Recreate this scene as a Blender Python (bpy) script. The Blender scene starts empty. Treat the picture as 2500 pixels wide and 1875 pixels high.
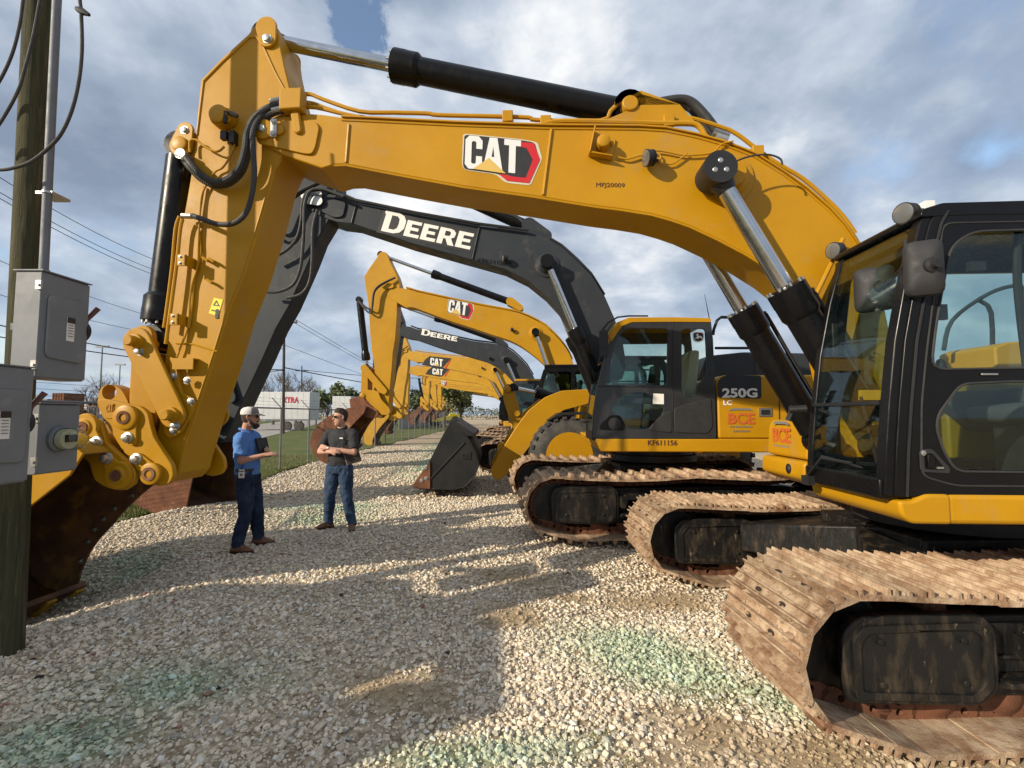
import bpy, bmesh, math, random
import numpy as np
from mathutils import Vector, Matrix, geometry
random.seed(7)
R = math.radians
S = bpy.context.scene
# ---------------------------------------------------------------- camera
CAMZ = 1.92; FPX = 1164.0; PITCH = math.atan((1013-937.5)/FPX)
cam = bpy.data.cameras.new('camera'); camo = bpy.data.objects.new('camera', cam); S.collection.objects.link(camo)
camo.location = (0, 0, CAMZ); camo.rotation_euler = (R(90)+PITCH, 0, 0)
cam.sensor_width = 36; cam.lens = 36*FPX/2500; cam.clip_start = .05; cam.clip_end = 3000
S.camera = camo
S.view_settings.view_transform = 'Standard'; S.view_settings.look = 'None'; S.view_settings.exposure = 0.24; S.view_settings.gamma = 1
# ---------------------------------------------------------------- sun and sky
AZ, EL = 57.0, 24.0            # light travels towards AZ degrees right of straight ahead
sun = bpy.data.lights.new('sun', 'SUN'); suno = bpy.data.objects.new('sun', sun); S.collection.objects.link(suno)
sun.energy = 4.8; sun.angle = R(0.55); sun.color = (1, .875, .69)
ld = Vector((math.sin(R(AZ))*math.cos(R(EL)), math.cos(R(AZ))*math.cos(R(EL)), -math.sin(R(EL))))
suno.rotation_euler = ld.to_track_quat('-Z', 'Y').to_euler()
W = bpy.data.worlds.new('World'); S.world = W; W.use_nodes = True
nt = W.node_tree; N = nt.nodes; Lk = nt.links; N.clear()
def nd(t, **k):
    n = N.new(t)
    for a, b in k.items():
        if a.startswith('_'): setattr(n, a[1:], b)
        else: n.inputs[a].default_value = b
    return n
out = nd('ShaderNodeOutputWorld'); bg = nd('ShaderNodeBackground', Strength=.10)
sky = nd('ShaderNodeTexSky', _sky_type='NISHITA', _sun_disc=False, _sun_elevation=R(EL), _sun_rotation=R(AZ+180), _air_density=1.0, _dust_density=1.0, _ozone_density=1.5)
tc = nd('ShaderNodeTexCoord'); sep = nd('ShaderNodeSeparateXYZ'); Lk.new(tc.outputs['Generated'], sep.inputs[0])
def mth(op, a, b=None, c=None, clamp=False):
    n = N.new('ShaderNodeMath'); n.operation = op; n.use_clamp = clamp
    for i, v in enumerate((a, b, c)):
        if v is None: continue
        if isinstance(v, (int, float)): n.inputs[i].default_value = v
        else: Lk.new(v, n.inputs[i])
    return n.outputs[0]
zz = mth('ADD', mth('MAXIMUM', sep.outputs[2], 0.0), .34)
cmb = nd('ShaderNodeCombineXYZ'); Lk.new(mth('DIVIDE', sep.outputs[0], zz), cmb.inputs[0]); Lk.new(mth('DIVIDE', sep.outputs[1], zz), cmb.inputs[1])
cmb.inputs[2].default_value = 3.7
def noise(vec, scale, detail, rough, dist=0, off=None):
    n = nd('ShaderNodeTexNoise', Scale=scale, Detail=detail, Roughness=rough, Distortion=dist)
    if off is not None:
        m = nd('ShaderNodeVectorMath', _operation='ADD'); Lk.new(vec, m.inputs[0]); m.inputs[1].default_value = off; vec = m.outputs[0]
    Lk.new(vec, n.inputs['Vector']); return n.outputs['Fac']
def ramp(fac, stops):
    r = nd('ShaderNodeValToRGB'); Lk.new(fac, r.inputs[0]); e = r.color_ramp.elements
    while len(e) < len(stops): e.new(.5)
    for i, (p, c) in enumerate(stops):
        e[i].position = p; e[i].color = c if len(c) == 4 else (*c, 1)
    return r.outputs[0]
CV = cmb.outputs[0]; COFF = (1.4, .6, 0)
def dirdot(v):      # closeness of the view direction to v
    n = nd('ShaderNodeVectorMath', _operation='DOT_PRODUCT'); Lk.new(tc.outputs['Generated'], n.inputs[0]); n.inputs[1].default_value = Vector(v).normalized(); return n.outputs['Value']
def gauss(v, k): return mth('POWER', mth('MAXIMUM', dirdot(v), 0.0), k)
hole = mth('MULTIPLY', mth('MULTIPLY', gauss((-.33, .98, .84), 300), .30), mth('MULTIPLY_ADD', noise(CV, 7, 6, .65, .3, (3.1, 1.2, 4)), 3.0, -.5))
hole2 = mth('MULTIPLY', gauss((.72, .93, .50), 300), .10)
cov0 = noise(CV, 1.25, 9, .53, .12, COFF)
cov = mth('SUBTRACT', mth('SUBTRACT', cov0, hole), hole2)
mask = ramp(cov, [(.30, (0,0,0)), (.36, (.85,.85,.85)), (.43, (1,1,1))])
# the side of every cloud that looks towards the sun is bright: compare the cloud field with itself a little sunward
covs = noise(CV, 1.25, 9, .53, .12, (COFF[0]-.11, COFF[1]-.07, .0))
lit = mth('MULTIPLY_ADD', mth('SUBTRACT', cov0, covs), 2.4, .5)
shade = noise(CV, 1.9, 10, .60, .15, (5.3, 2.2, 1.1)); low = noise(CV, .6, 3, .5, 0, (9.3, 4.2, 2.1))
bright = mth('ADD', mth('MULTIPLY', gauss((-.22, .98, .68), 40), .10), mth('MULTIPLY', gauss((.30, .98, .36), 90), .09))
shsum = mth('ADD', mth('ADD', mth('MULTIPLY', lit, .30), mth('MULTIPLY', shade, .45)), mth('ADD', mth('MULTIPLY', low, .25), bright))
ccol = ramp(shsum, [(.40, (2.2, 2.75, 3.7)), (.49, (3.3, 3.95, 5.0)), (.555, (4.9, 5.5, 6.4)), (.60, (7.0, 7.3, 7.7)), (.67, (9.9, 9.7, 9.5))])
mix = nd('ShaderNodeMix', _data_type='RGBA'); Lk.new(mask, mix.inputs[0]); Lk.new(ccol, mix.inputs[7])
# sky itself a little lighter low down through hazy air
skm = nd('ShaderNodeMix', _data_type='RGBA', _blend_type='MULTIPLY'); skm.inputs[0].default_value = 1; skm.inputs[7].default_value = (1.9, 1.8, 1.7, 1)
Lk.new(sky.outputs[0], skm.inputs[6]); Lk.new(skm.outputs[2], mix.inputs[6])
hz = ramp(sep.outputs[2], [(0.0, (1,1,1)), (.10, (.55,.55,.55)), (.32, (0,0,0))])
mix2 = nd('ShaderNodeMix', _data_type='RGBA'); Lk.new(mth('MULTIPLY', hz, .75), mix2.inputs[0]); Lk.new(mix.outputs[2], mix2.inputs[6])
hc = ramp(noise(CV, 2.0, 8, .6, .2, (2.2, 8.1, 0)), [(.42, (3.5, 4.8, 6.3)), (.62, (6.4, 6.7, 7.1))])
Lk.new(hc, mix2.inputs[7])
Lk.new(mix2.outputs[2], bg.inputs[0]); Lk.new(bg.outputs[0], out.inputs[0])
S.render.engine = 'CYCLES'
S.cycles.max_bounces = 6; S.cycles.transparent_max_bounces = 14
# ---------------------------------------------------------------- pixel -> place helpers (photo pixels, 2500 x 1875)
def ray(px, py):
    a = (px-1250)/FPX; b = (937.5-py)/FPX; c, s = math.cos(PITCH), math.sin(PITCH)
    return Vector((a, c-b*s, s+b*c))
CAMP = Vector((0, 0, CAMZ))
def at(px, py, Y):
    d = ray(px, py); return CAMP + d*(Y/d.y)
def sstep(a, b, t):
    t = np.clip((t-a)/(b-a), 0, 1); return t*t*(3-2*t)
def gz(x, y):      # the yard rises gently towards the fence
    return .24*sstep(3.8, 7.0, y-.6*x)
class Frame:
    def __init__(s, cx, cy, z0, th):
        s.c = Vector((cx, cy, z0)); s.th = R(th)
        s.ex = Vector((math.cos(s.th), -math.sin(s.th), 0)); s.ey = Vector((math.sin(s.th), math.cos(s.th), 0))
    def L(s, px, py, v=0):
        d = ray(px, py); t = (v-(CAMP-s.c).dot(s.ey))/d.dot(s.ey)
        p = CAMP+d*t-s.c; return (p.dot(s.ex), p.z)
    def P3(s, px, py, v=0):
        x, z = s.L(px, py, v); return (x, v, z)
# ---------------------------------------------------------------- mesh builder
class MB:
    def __init__(s): s.v = []; s.f = []; s.m = []
    def pieces(s):
        e = s.m+[(len(s.v), len(s.f))]; return [(e[i][0], e[i+1][0], e[i][1], e[i+1][1]) for i in range(len(s.m))]
    def add(s, vs, fs):
        o = len(s.v); s.m.append((o, len(s.f))); s.v += [tuple(p) for p in vs]; s.f += [tuple(i+o for i in f) for f in fs]; return s
    def box(s, x0, x1, y0, y1, z0, z1, M=None):
        vs = [Vector(p) for p in ((x0,y0,z0),(x1,y0,z0),(x1,y1,z0),(x0,y1,z0),(x0,y0,z1),(x1,y0,z1),(x1,y1,z1),(x0,y1,z1))]
        if M: vs = [M@p for p in vs]
        return s.add(vs, [(0,3,2,1),(4,5,6,7),(0,1,5,4),(1,2,6,5),(2,3,7,6),(3,0,4,7)])
    def plate(s, outer, y0, y1, holes=(), M=None):
        """polygon in x,z with holes, extruded along y"""
        def area(p): return sum(p[i][0]*p[(i+1)%len(p)][1]-p[(i+1)%len(p)][0]*p[i][1] for i in range(len(p)))
        outer = list(outer)
        if area(outer) < 0: outer.reverse()
        loops = [outer]
        for h in holes:
            h = list(h)
            if area(h) > 0: h.reverse()
            loops.append(h)
        flat = [p for l in loops for p in l]; n = len(flat)
        if holes:
            tris = geometry.tessellate_polygon([[Vector((p[0], p[1], 0)) for p in l] for l in loops])
            tt = []
            for t in tris:
                a, b, c = [flat[i] for i in t]
                if (b[0]-a[0])*(c[1]-a[1])-(c[0]-a[0])*(b[1]-a[1]) < 0: t = t[::-1]
                tt.append(tuple(t))
        else: tt = [tuple(range(n))]
        vs = [Vector((p[0], y0, p[1])) for p in flat]+[Vector((p[0], y1, p[1])) for p in flat]
        if M: vs = [M@p for p in vs]
        fs = [t for t in tt]+[tuple(i+n for i in reversed(t)) for t in tt]
        k = 0
        for l in loops:
            m = len(l)
            for i in range(m):
                a, b = k+i, k+(i+1)%m; fs.append((b, a, a+n, b+n))
            k += m
        if y1 < y0: fs = [tuple(reversed(f)) for f in fs]
        return s.add(vs, fs)
    def cyl(s, p0, p1, r0, r1=None, n=20, cap=True):
        p0, p1 = Vector(p0), Vector(p1); r1 = r0 if r1 is None else r1
        d = (p1-p0).normalized(); u = d.orthogonal().normalized(); w = d.cross(u)
        vs = []
        for p, r in ((p0, r0), (p1, r1)):
            for i in range(n):
                a = 2*math.pi*i/n; vs.append(p+(u*math.cos(a)+w*math.sin(a))*r)
        fs = [(i, (i+1)%n, n+(i+1)%n, n+i) for i in range(n)]
        if cap: fs += [tuple(reversed(range(n))), tuple(range(n, 2*n))]
        return s.add(vs, fs)
    def ring(s, p0, p1, ro, ri, n=28):
        p0, p1 = Vector(p0), Vector(p1); d = (p1-p0).normalized(); u = d.orthogonal().normalized(); w = d.cross(u); vs = []
        for p, r in ((p0, ro), (p1, ro), (p1, ri), (p0, ri)):
            for i in range(n):
                a = 2*math.pi*i/n; vs.append(p+(u*math.cos(a)+w*math.sin(a))*r)
        fs = []
        for k in range(4):
            for i in range(n): fs.append((k*n+i, k*n+(i+1)%n, ((k+1)%4)*n+(i+1)%n, ((k+1)%4)*n+i))
        return s.add(vs, fs)
    def lathe(s, p0, axis, prof, n=28):
        """prof: list of (distance along axis, radius)"""
        p0 = Vector(p0); d = Vector(axis).normalized(); u = d.orthogonal().normalized(); w = d.cross(u); vs = []; m = len(prof)
        for t, r in prof:
            for i in range(n):
                a = 2*math.pi*i/n; vs.append(p0+d*t+(u*math.cos(a)+w*math.sin(a))*r)
        fs = [(k*n+i, k*n+(i+1)%n, (k+1)*n+(i+1)%n, (k+1)*n+i) for k in range(m-1) for i in range(n)]
        fs += [tuple(reversed(range(n))), tuple(range((m-1)*n, m*n))]
        return s.add(vs, fs)
    def tube(s, pts, r, n=8, smooth=0, cap=True):
        pts = [Vector(p) for p in pts]
        if smooth: pts = catmull(pts, smooth)
        rr = r if isinstance(r, (list, tuple)) else [r]*len(pts)
        if len(rr) != len(pts): rr = list(np.interp(np.linspace(0,1,len(pts)), np.linspace(0,1,len(rr)), rr))
        vs = []; u = None
        for i, p in enumerate(pts):
            d = (pts[min(i+1, len(pts)-1)]-pts[max(i-1, 0)]).normalized()
            if d.length < 1e-6: d = Vector((0,0,1))
            u = d.orthogonal().normalized() if u is None else (u-d*u.dot(d)).normalized()
            w = d.cross(u)
            for k in range(n):
                a = 2*math.pi*k/n; vs.append(p+(u*math.cos(a)+w*math.sin(a))*rr[i])
        m = len(pts)
        fs = [(i*n+k, i*n+(k+1)%n, (i+1)*n+(k+1)%n, (i+1)*n+k) for i in range(m-1) for k in range(n)]
        if cap: fs += [tuple(reversed(range(n))), tuple(range((m-1)*n, m*n))]
        return s.add(vs, fs)
    def build(s, name, m, parent=None, smooth=30, bevel=0, seg=2, split=False):
        if split:      # one object for every piece that was added
            last = None
            for a, b_, fa, fb in s.pieces():
                q = MB(); q.v = s.v[a:b_]; q.f = [tuple(i-a for i in f) for f in s.f[fa:fb]]; last = q.build(name, m, parent, smooth, bevel, seg)
            return last
        me = bpy.data.meshes.new(name); me.from_pydata(s.v, [], s.f); me.update()
        if smooth:
            me.polygons.foreach_set('use_smooth', [True]*len(me.polygons)); me.set_sharp_from_angle(angle=R(smooth))
        me.materials.append(m)
        o = bpy.data.objects.new(name, me); S.collection.objects.link(o)
        if parent: o.parent = parent
        if bevel:
            b = o.modifiers.new('bevel', 'BEVEL'); b.width = bevel; b.segments = seg; b.limit_method = 'ANGLE'; b.angle_limit = R(35)
            b.harden_normals = False
        return o
def catmull(p, k):
    out = []
    for i in range(len(p)-1):
        a, b, c, d = p[max(i-1,0)], p[i], p[i+1], p[min(i+2, len(p)-1)]
        for j in range(k):
            t = j/k
            out.append(.5*((2*b)+(c-a)*t+(2*a-5*b+4*c-d)*t*t+(3*b-a-3*c+d)*t**3))
    out.append(p[-1]); return out
def cm2(p, k=4): return [(q.x, q.y) for q in catmull([Vector((a, b, 0)) for a, b in p], k)]
def circle(c, r, n=20, a0=0, a1=360): return [(c[0]+r*math.cos(R(a0+(a1-a0)*i/n)), c[1]+r*math.sin(R(a0+(a1-a0)*i/n))) for i in range(n)]
def capsule(p0, p1, r0, r1, n=10):
    d = Vector((p1[0]-p0[0], p1[1]-p0[1])); a = math.atan2(d.y, d.x); o = []
    for i in range(n+1):
        t = a+math.pi/2+math.pi*i/n; o.append((p0[0]+r0*math.cos(t), p0[1]+r0*math.sin(t)))
    for i in range(n+1):
        t = a-math.pi/2+math.pi*i/n; o.append((p1[0]+r1*math.cos(t), p1[1]+r1*math.sin(t)))
    return o
def rrect(x0, x1, z0, z1, r, n=4):
    o = []
    for cx, cz, a in ((x1-r, z1-r, 0), (x0+r, z1-r, 90), (x0+r, z0+r, 180), (x1-r, z0+r, 270)):
        for i in range(n+1): t = R(a+90*i/n); o.append((cx+r*math.cos(t), cz+r*math.sin(t)))
    return o
def roundpoly(pts, r, n=4):
    out = []; m = len(pts)
    for i in range(m):
        a, b, c = Vector(pts[i-1]), Vector(pts[i]), Vector(pts[(i+1)%m])
        u, w = (a-b), (c-b); k = min(r, u.length*.45, w.length*.45); p, q = b+u.normalized()*k, b+w.normalized()*k
        for j in range(n+1):
            t = j/n; out.append(tuple((1-t)**2*p+2*t*(1-t)*b+t*t*q))
    return out
def empty(name, loc, rz=0, label=None, cat=None, group=None):
    o = bpy.data.objects.new(name, None); S.collection.objects.link(o); o.location = loc; o.rotation_euler = (0, 0, rz); o.empty_display_size = .3
    return tag(o, label, cat, group)
def tag(o, label=None, cat=None, group=None, kind=None):
    for k, v in (('label', label), ('category', cat), ('group', group), ('kind', kind)):
        if v: o[k] = v
    return o
# ---------------------------------------------------------------- materials
MATS = {}
def mat(name, col, rough=.5, metal=0., col2=None, vs=3., vlo=.35, vhi=.65, bump=0., bs=40., spec=.5, coat=0., stretch=None, col3=None, v3=(.6,.7), s3=1.5, detail=5):
    m = bpy.data.materials.new(name); m.use_nodes = True; t = m.node_tree; n = t.nodes; b = n['Principled BSDF']
    b.inputs['Base Color'].default_value = (*col, 1); b.inputs['Roughness'].default_value = rough; b.inputs['Metallic'].default_value = metal
    b.inputs['Specular IOR Level'].default_value = spec; b.inputs['Coat Weight'].default_value = coat; b.inputs['Coat Roughness'].default_value = .12
    tcn = n.new('ShaderNodeTexCoord'); mp = n.new('ShaderNodeMapping'); t.links.new(tcn.outputs['Object'], mp.inputs[0])
    if stretch: mp.inputs['Scale'].default_value = stretch
    def nz(sc, d=5, r=.6):
        q = n.new('ShaderNodeTexNoise'); q.inputs['Scale'].default_value = sc; q.inputs['Detail'].default_value = d; q.inputs['Roughness'].default_value = r
        t.links.new(mp.outputs[0], q.inputs['Vector']); return q.outputs['Fac']
    def rp(f, lo, hi):
        r = n.new('ShaderNodeMapRange'); t.links.new(f, r.inputs[0]); r.inputs[1].default_value = lo; r.inputs[2].default_value = hi; return r.outputs[0]
    rn = n.new('ShaderNodeMapRange'); t.links.new(nz(vs*2.3, 6, .65), rn.inputs[0]); rn.inputs[1].default_value = .3; rn.inputs[2].default_value = .7; rn.inputs[3].default_value = max(rough-.09, .04) if metal < .5 else rough; rn.inputs[4].default_value = min(rough+.16, 1) if metal < .5 else rough+.1; t.links.new(rn.outputs[0], b.inputs['Roughness'])
    cur = None
    if col2:
        mx = n.new('ShaderNodeMix'); mx.data_type = 'RGBA'; t.links.new(rp(nz(vs, detail), vlo, vhi), mx.inputs[0])
        mx.inputs[6].default_value = (*col, 1); mx.inputs[7].default_value = (*col2, 1); cur = mx.outputs[2]
    if col3:
        mx = n.new('ShaderNodeMix'); mx.data_type = 'RGBA'; t.links.new(rp(nz(s3, 8, .7), *v3), mx.inputs[0])
        if cur: t.links.new(cur, mx.inputs[6])
        else: mx.inputs[6].default_value = (*col, 1)
        mx.inputs[7].default_value = (*col3, 1); cur = mx.outputs[2]
    if cur: t.links.new(cur, b.inputs['Base Color'])
    if bump:
        bp = n.new('ShaderNodeBump'); bp.inputs['Strength'].default_value = bump; bp.inputs['Distance'].default_value = .01
        t.links.new(nz(bs, 4), bp.inputs['Height']); t.links.new(bp.outputs[0], b.inputs['Normal'])
    MATS[name] = m; return m
M_yel = mat('yellow_paint', (.475,.243,.004), .42, 0, (.41,.20,.003), 1.6, .3, .7, .07, 14, .30, .0, None, (.36,.22,.07), (.56,.80), 2.1)
M_yelold = mat('worn_yellow_paint', (.52,.29,.02), .45, 0, (.45,.235,.012), 2.2, .3, .7, .05, 60, .4, .1, None, (.40,.17,.03), (.56,.7), 3.5)
M_char = mat('charcoal_paint', (.026,.031,.037), .45, 0, (.034,.039,.046), 2, .3, .7, .04, 50, .22, .0, None, (.09,.085,.075), (.58,.75), 2.5)
M_blk = mat('black_gloss_paint', (.004,.004,.005), .26, 0, (.007,.007,.0075), 3, .3, .7, .02, 40, .22, .0)
M_blkm = mat('black_satin', (.009,.009,.010), .5, 0, (.016,.016,.017), 5, .3, .7, .05, 60)
M_plast = mat('dark_grey_plastic', (.016,.016,.017), .6, 0, (.024,.024,.026), 8, .3, .7, .12, 180)
M_chrome = mat('chrome_rod', (.62,.63,.64), .12, 1.0, (.52,.52,.53), 6, .3, .7)
M_steel = mat('zinc_steel', (.55,.55,.53), .35, .9, (.4,.4,.38), 9, .3, .7)
M_rubber = mat('black_rubber', (.022,.022,.023), .6, 0, (.035,.034,.033), 8, .3, .7)
M_track = mat('muddy_track_steel', (.29,.185,.115), .88, 0, (.49,.375,.26), 9, .40, .62, .7, 60, .15, 0, None, (.17,.088,.05), (.53,.66), 3.6)
M_hole_shade = mat('dark_hole', (.03,.018,.012), .9)  # near-black for the shade painted where the relief holes sit
M_mud = mat('dry_mud', (.42,.33,.23), .95, 0, (.28,.19,.12), 6, .4, .6, .8, 45, .1)
M_dirtblk = mat('muddy_black_frame', (.008,.008,.008), .42, 0, (.06,.045,.03), 4.0, .50, .74, .3, 30, .4, 0, (3.2,3.2,1.1), (.22,.165,.10), (.62,.70), 3.4)
M_rust = mat('rusty_steel', (.20,.085,.045), .8, 0, (.11,.05,.032), 4, .35, .65, .4, 60, .2, 0, None, (.30,.17,.10), (.56,.7), 3)
M_bktin = mat('dark_bucket_steel', (.10,.052,.028), .6, 0, (.20,.10,.045), 3, .4, .65, .3, 50, .3, 0, None, (.36,.19,.03), (.56,.70), 2.0)
M_bktgr = mat('dusty_charcoal_steel', (.04,.043,.045), .6, 0, (.065,.064,.062), 3, .35, .65, .2, 60, .3, 0, None, (.14,.08,.05), (.60,.74), 2)
M_white = mat('white_vinyl', (.78,.77,.72), .5)
M_silver = mat('silver_vinyl', (.74,.74,.72), .35, .1)
M_red = mat('red_vinyl', (.52,.015,.02), .35)
M_orange = mat('orange_vinyl', (.50,.11,.02), .5)
M_greyv = mat('grey_vinyl', (.18,.18,.17), .5)
M_gold = mat('gold_vinyl', (.62,.42,.10), .4)
M_decalb = mat('black_vinyl', (.014,.014,.015), .5, 0, (.02,.02,.022), 60, .45, .55)
M_txt = mat('dark_brown_vinyl', (.06,.02,.012), .5)
M_yl = mat('bright_yellow_vinyl', (.80,.66,.03), .5)
M_cream = mat('cream_upholstery', (.55,.52,.40), .8)
M_seat = mat('dark_upholstery', (.045,.047,.05), .8, 0, None, bump=.2, bs=200)
M_lens = mat('lamp_lens', (.22,.22,.21), .2, .6)
M_green = mat('green_vinyl', (.05,.40,.16), .5)
M_tyre = mat('dusty_tyre', (.03,.03,.03), .75, 0, (.09,.082,.068), 4, .4, .7, .3, 60)
_t = M_track.node_tree; _b = _t.nodes['Principled BSDF']; _src = _b.inputs['Base Color'].links[0].from_socket; _a = _t.nodes.new('ShaderNodeAttribute'); _a.attribute_name = 'tone'
_m = _t.nodes.new('ShaderNodeMix'); _m.data_type = 'RGBA'; _m.blend_type = 'MULTIPLY'; _m.inputs[0].default_value = 1; _t.links.new(_src, _m.inputs[6]); _t.links.new(_a.outputs['Color'], _m.inputs[7]); _t.links.new(_m.outputs[2], _b.inputs['Base Color'])
def glass(name, tint, refl=.10, dens=.5):
    m = bpy.data.materials.new(name); m.use_nodes = True; t = m.node_tree; n = t.nodes; n.clear()
    o = n.new('ShaderNodeOutputMaterial'); mx = n.new('ShaderNodeMixShader'); tr = n.new('ShaderNodeBsdfTransparent'); gl = n.new('ShaderNodeBsdfGlossy')
    lw = n.new('ShaderNodeLayerWeight'); lw.inputs[0].default_value = .5; pw = n.new('ShaderNodeMath'); pw.operation = 'POWER'; pw.inputs[1].default_value = 4.5; t.links.new(lw.outputs['Facing'], pw.inputs[0])
    ad = n.new('ShaderNodeMath'); ad.operation = 'MULTIPLY_ADD'; ad.use_clamp = True; ad.inputs[1].default_value = .9; ad.inputs[2].default_value = refl
    t.links.new(pw.outputs[0], ad.inputs[0]); t.links.new(ad.outputs[0], mx.inputs[0]); tr.inputs[0].default_value = (*tint, 1); gl.inputs['Roughness'].default_value = .02
    gl.inputs[0].default_value = (.85, .92, .9, 1)
    t.links.new(tr.outputs[0], mx.inputs[1]); t.links.new(gl.outputs[0], mx.inputs[2]); t.links.new(mx.outputs[0], o.inputs[0]); return m
M_glass = glass('tinted_glass', (.85,.92,.90), .035)
M_glassd = glass('dark_tinted_glass', (.66,.76,.71), .04)
# ---------------------------------------------------------------- ground
rng = np.random.default_rng(5)
def vnoise(x, y, s, seed):
    """smooth value noise, numpy"""
    x = np.asarray(x)*s+seed*17.3; y = np.asarray(y)*s+seed*7.7; xi, yi = np.floor(x), np.floor(y); fx, fy = x-xi, y-yi
    fx = fx*fx*(3-2*fx); fy = fy*fy*(3-2*fy)
    h = lambda a, b: np.modf(np.abs(np.sin(a*127.1+b*311.7+seed)*43758.5453))[0]
    return (h(xi,yi)*(1-fx)+h(xi+1,yi)*fx)*(1-fy)+(h(xi,yi+1)*(1-fx)+h(xi+1,yi+1)*fx)*fy
def blob(x, y, cx, cy, rx, ry, a=0):
    c, s = math.cos(R(a)), math.sin(R(a)); u = ((x-cx)*c+(y-cy)*s)/rx; v = (-(x-cx)*s+(y-cy)*c)/ry
    return np.clip(1.25-np.sqrt(u*u+v*v), 0, 1)
def dye(x, y):
    b = np.zeros_like(x)
    for a in ((1.0,3.95,.75,.5,-25), (1.5,3.45,.6,.3,-30), (-.1,2.85,.7,.16,5), (-2.3,3.5,.8,.35,10), (-4.6,5.7,.6,.5,0), (-3.3,8.6,1.3,.7,0), (-3.2,7.9,1,.5,0), (-2.4,16,1.4,3.2,0), (-1.6,22,1.6,6,0), (-3.4,28,1.5,8,0), (-.9,19,.8,3,0), (-2.6,2.9,.5,.25,0)):
        b = np.maximum(b, blob(x, y, *a))
    return np.clip(b*1.1*(.25+1.3*vnoise(x,y,2.1,3)), 0, 1)
def dirt(x, y):
    b = np.zeros_like(x)
    for a in ((-.75,3.42,.42,.22,-15), (1.3,2.95,.5,.22,-35), (1.6,2.5,.4,.3,0), (.0,4.6,.35,.25,0), (.1,5.4,.5,.2,0), (2.3,2.7,1.6,.35,0), (1.6,5.0,.7,.25,0), (.6,5.05,.35,.12,0)):
        b = np.maximum(b, blob(x, y, *a))
    return np.clip(b*1.4*(.35+1.1*vnoise(x,y,4,9)), 0, 1)
def gravel_edge(y): return -6.0-.09*np.clip(y-7, -5, 12)+.35*(vnoise(y, y*0, .9, 4)-.5)
def zg(x, y):
    x = np.asarray(x, float); y = np.asarray(y, float)
    z = gz(x, y)+.035*(vnoise(x, y, .8, 1)-.5)*sstep(2, 5, y)
    for (cx, cy, rx, h) in ((-4.9, 8.2, .6, .16), (-5.4, 7.6, .5, .12), (-3.4, 8.35, .45, .10), (-1.9, 13.6, .5, .22), (-2.3,17.5,.6,.2), (-.75, 3.42, .35, .02), (-5.0, 4.85, .95, -.46), (-4.3, 5.9, .5, .06)):
        z = z+h*np.exp(-((x-cx)**2+(y-cy)**2)/(rx*rx))
    return z
def GZ(x, y): return float(zg(x, y))
xs = np.unique(np.concatenate([np.linspace(-1500,-40,14), np.linspace(-40,-12,29), np.arange(-12,12,.2), np.linspace(12,40,20), np.linspace(40,1500,14)]))
ys = np.unique(np.concatenate([np.linspace(-300,-12,8), np.arange(-12,1.8,.6), np.arange(1.8,20,.2), np.linspace(20,60,50), np.linspace(60,2000,18)]))
gx, gy = np.meshgrid(xs, ys); gvz = zg(gx, gy)
gm = bpy.data.meshes.new('ground'); nx, ny = len(xs), len(ys)
vv = np.stack([gx.ravel(), gy.ravel(), gvz.ravel()], 1)
ii = np.arange(nx*ny).reshape(ny, nx); ff = np.stack([ii[:-1,:-1], ii[:-1,1:], ii[1:,1:], ii[1:,:-1]], -1).reshape(-1, 4)
gm.from_pydata(vv.tolist(), [], ff.tolist())
ca = gm.color_attributes.new('wear', 'FLOAT_COLOR', 'POINT')
cc = np.ones((nx*ny, 4), np.float32); cc[:,0] = dye(gx, gy).ravel(); cc[:,1] = dirt(gx, gy).ravel(); cc[:,2] = 0
ca.data.foreach_set('color', cc.ravel()); gm.polygons.foreach_set('use_smooth', [True]*len(gm.polygons))
ground = bpy.data.objects.new('ground', gm); S.collection.objects.link(ground); ground['kind'] = 'structure'
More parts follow.
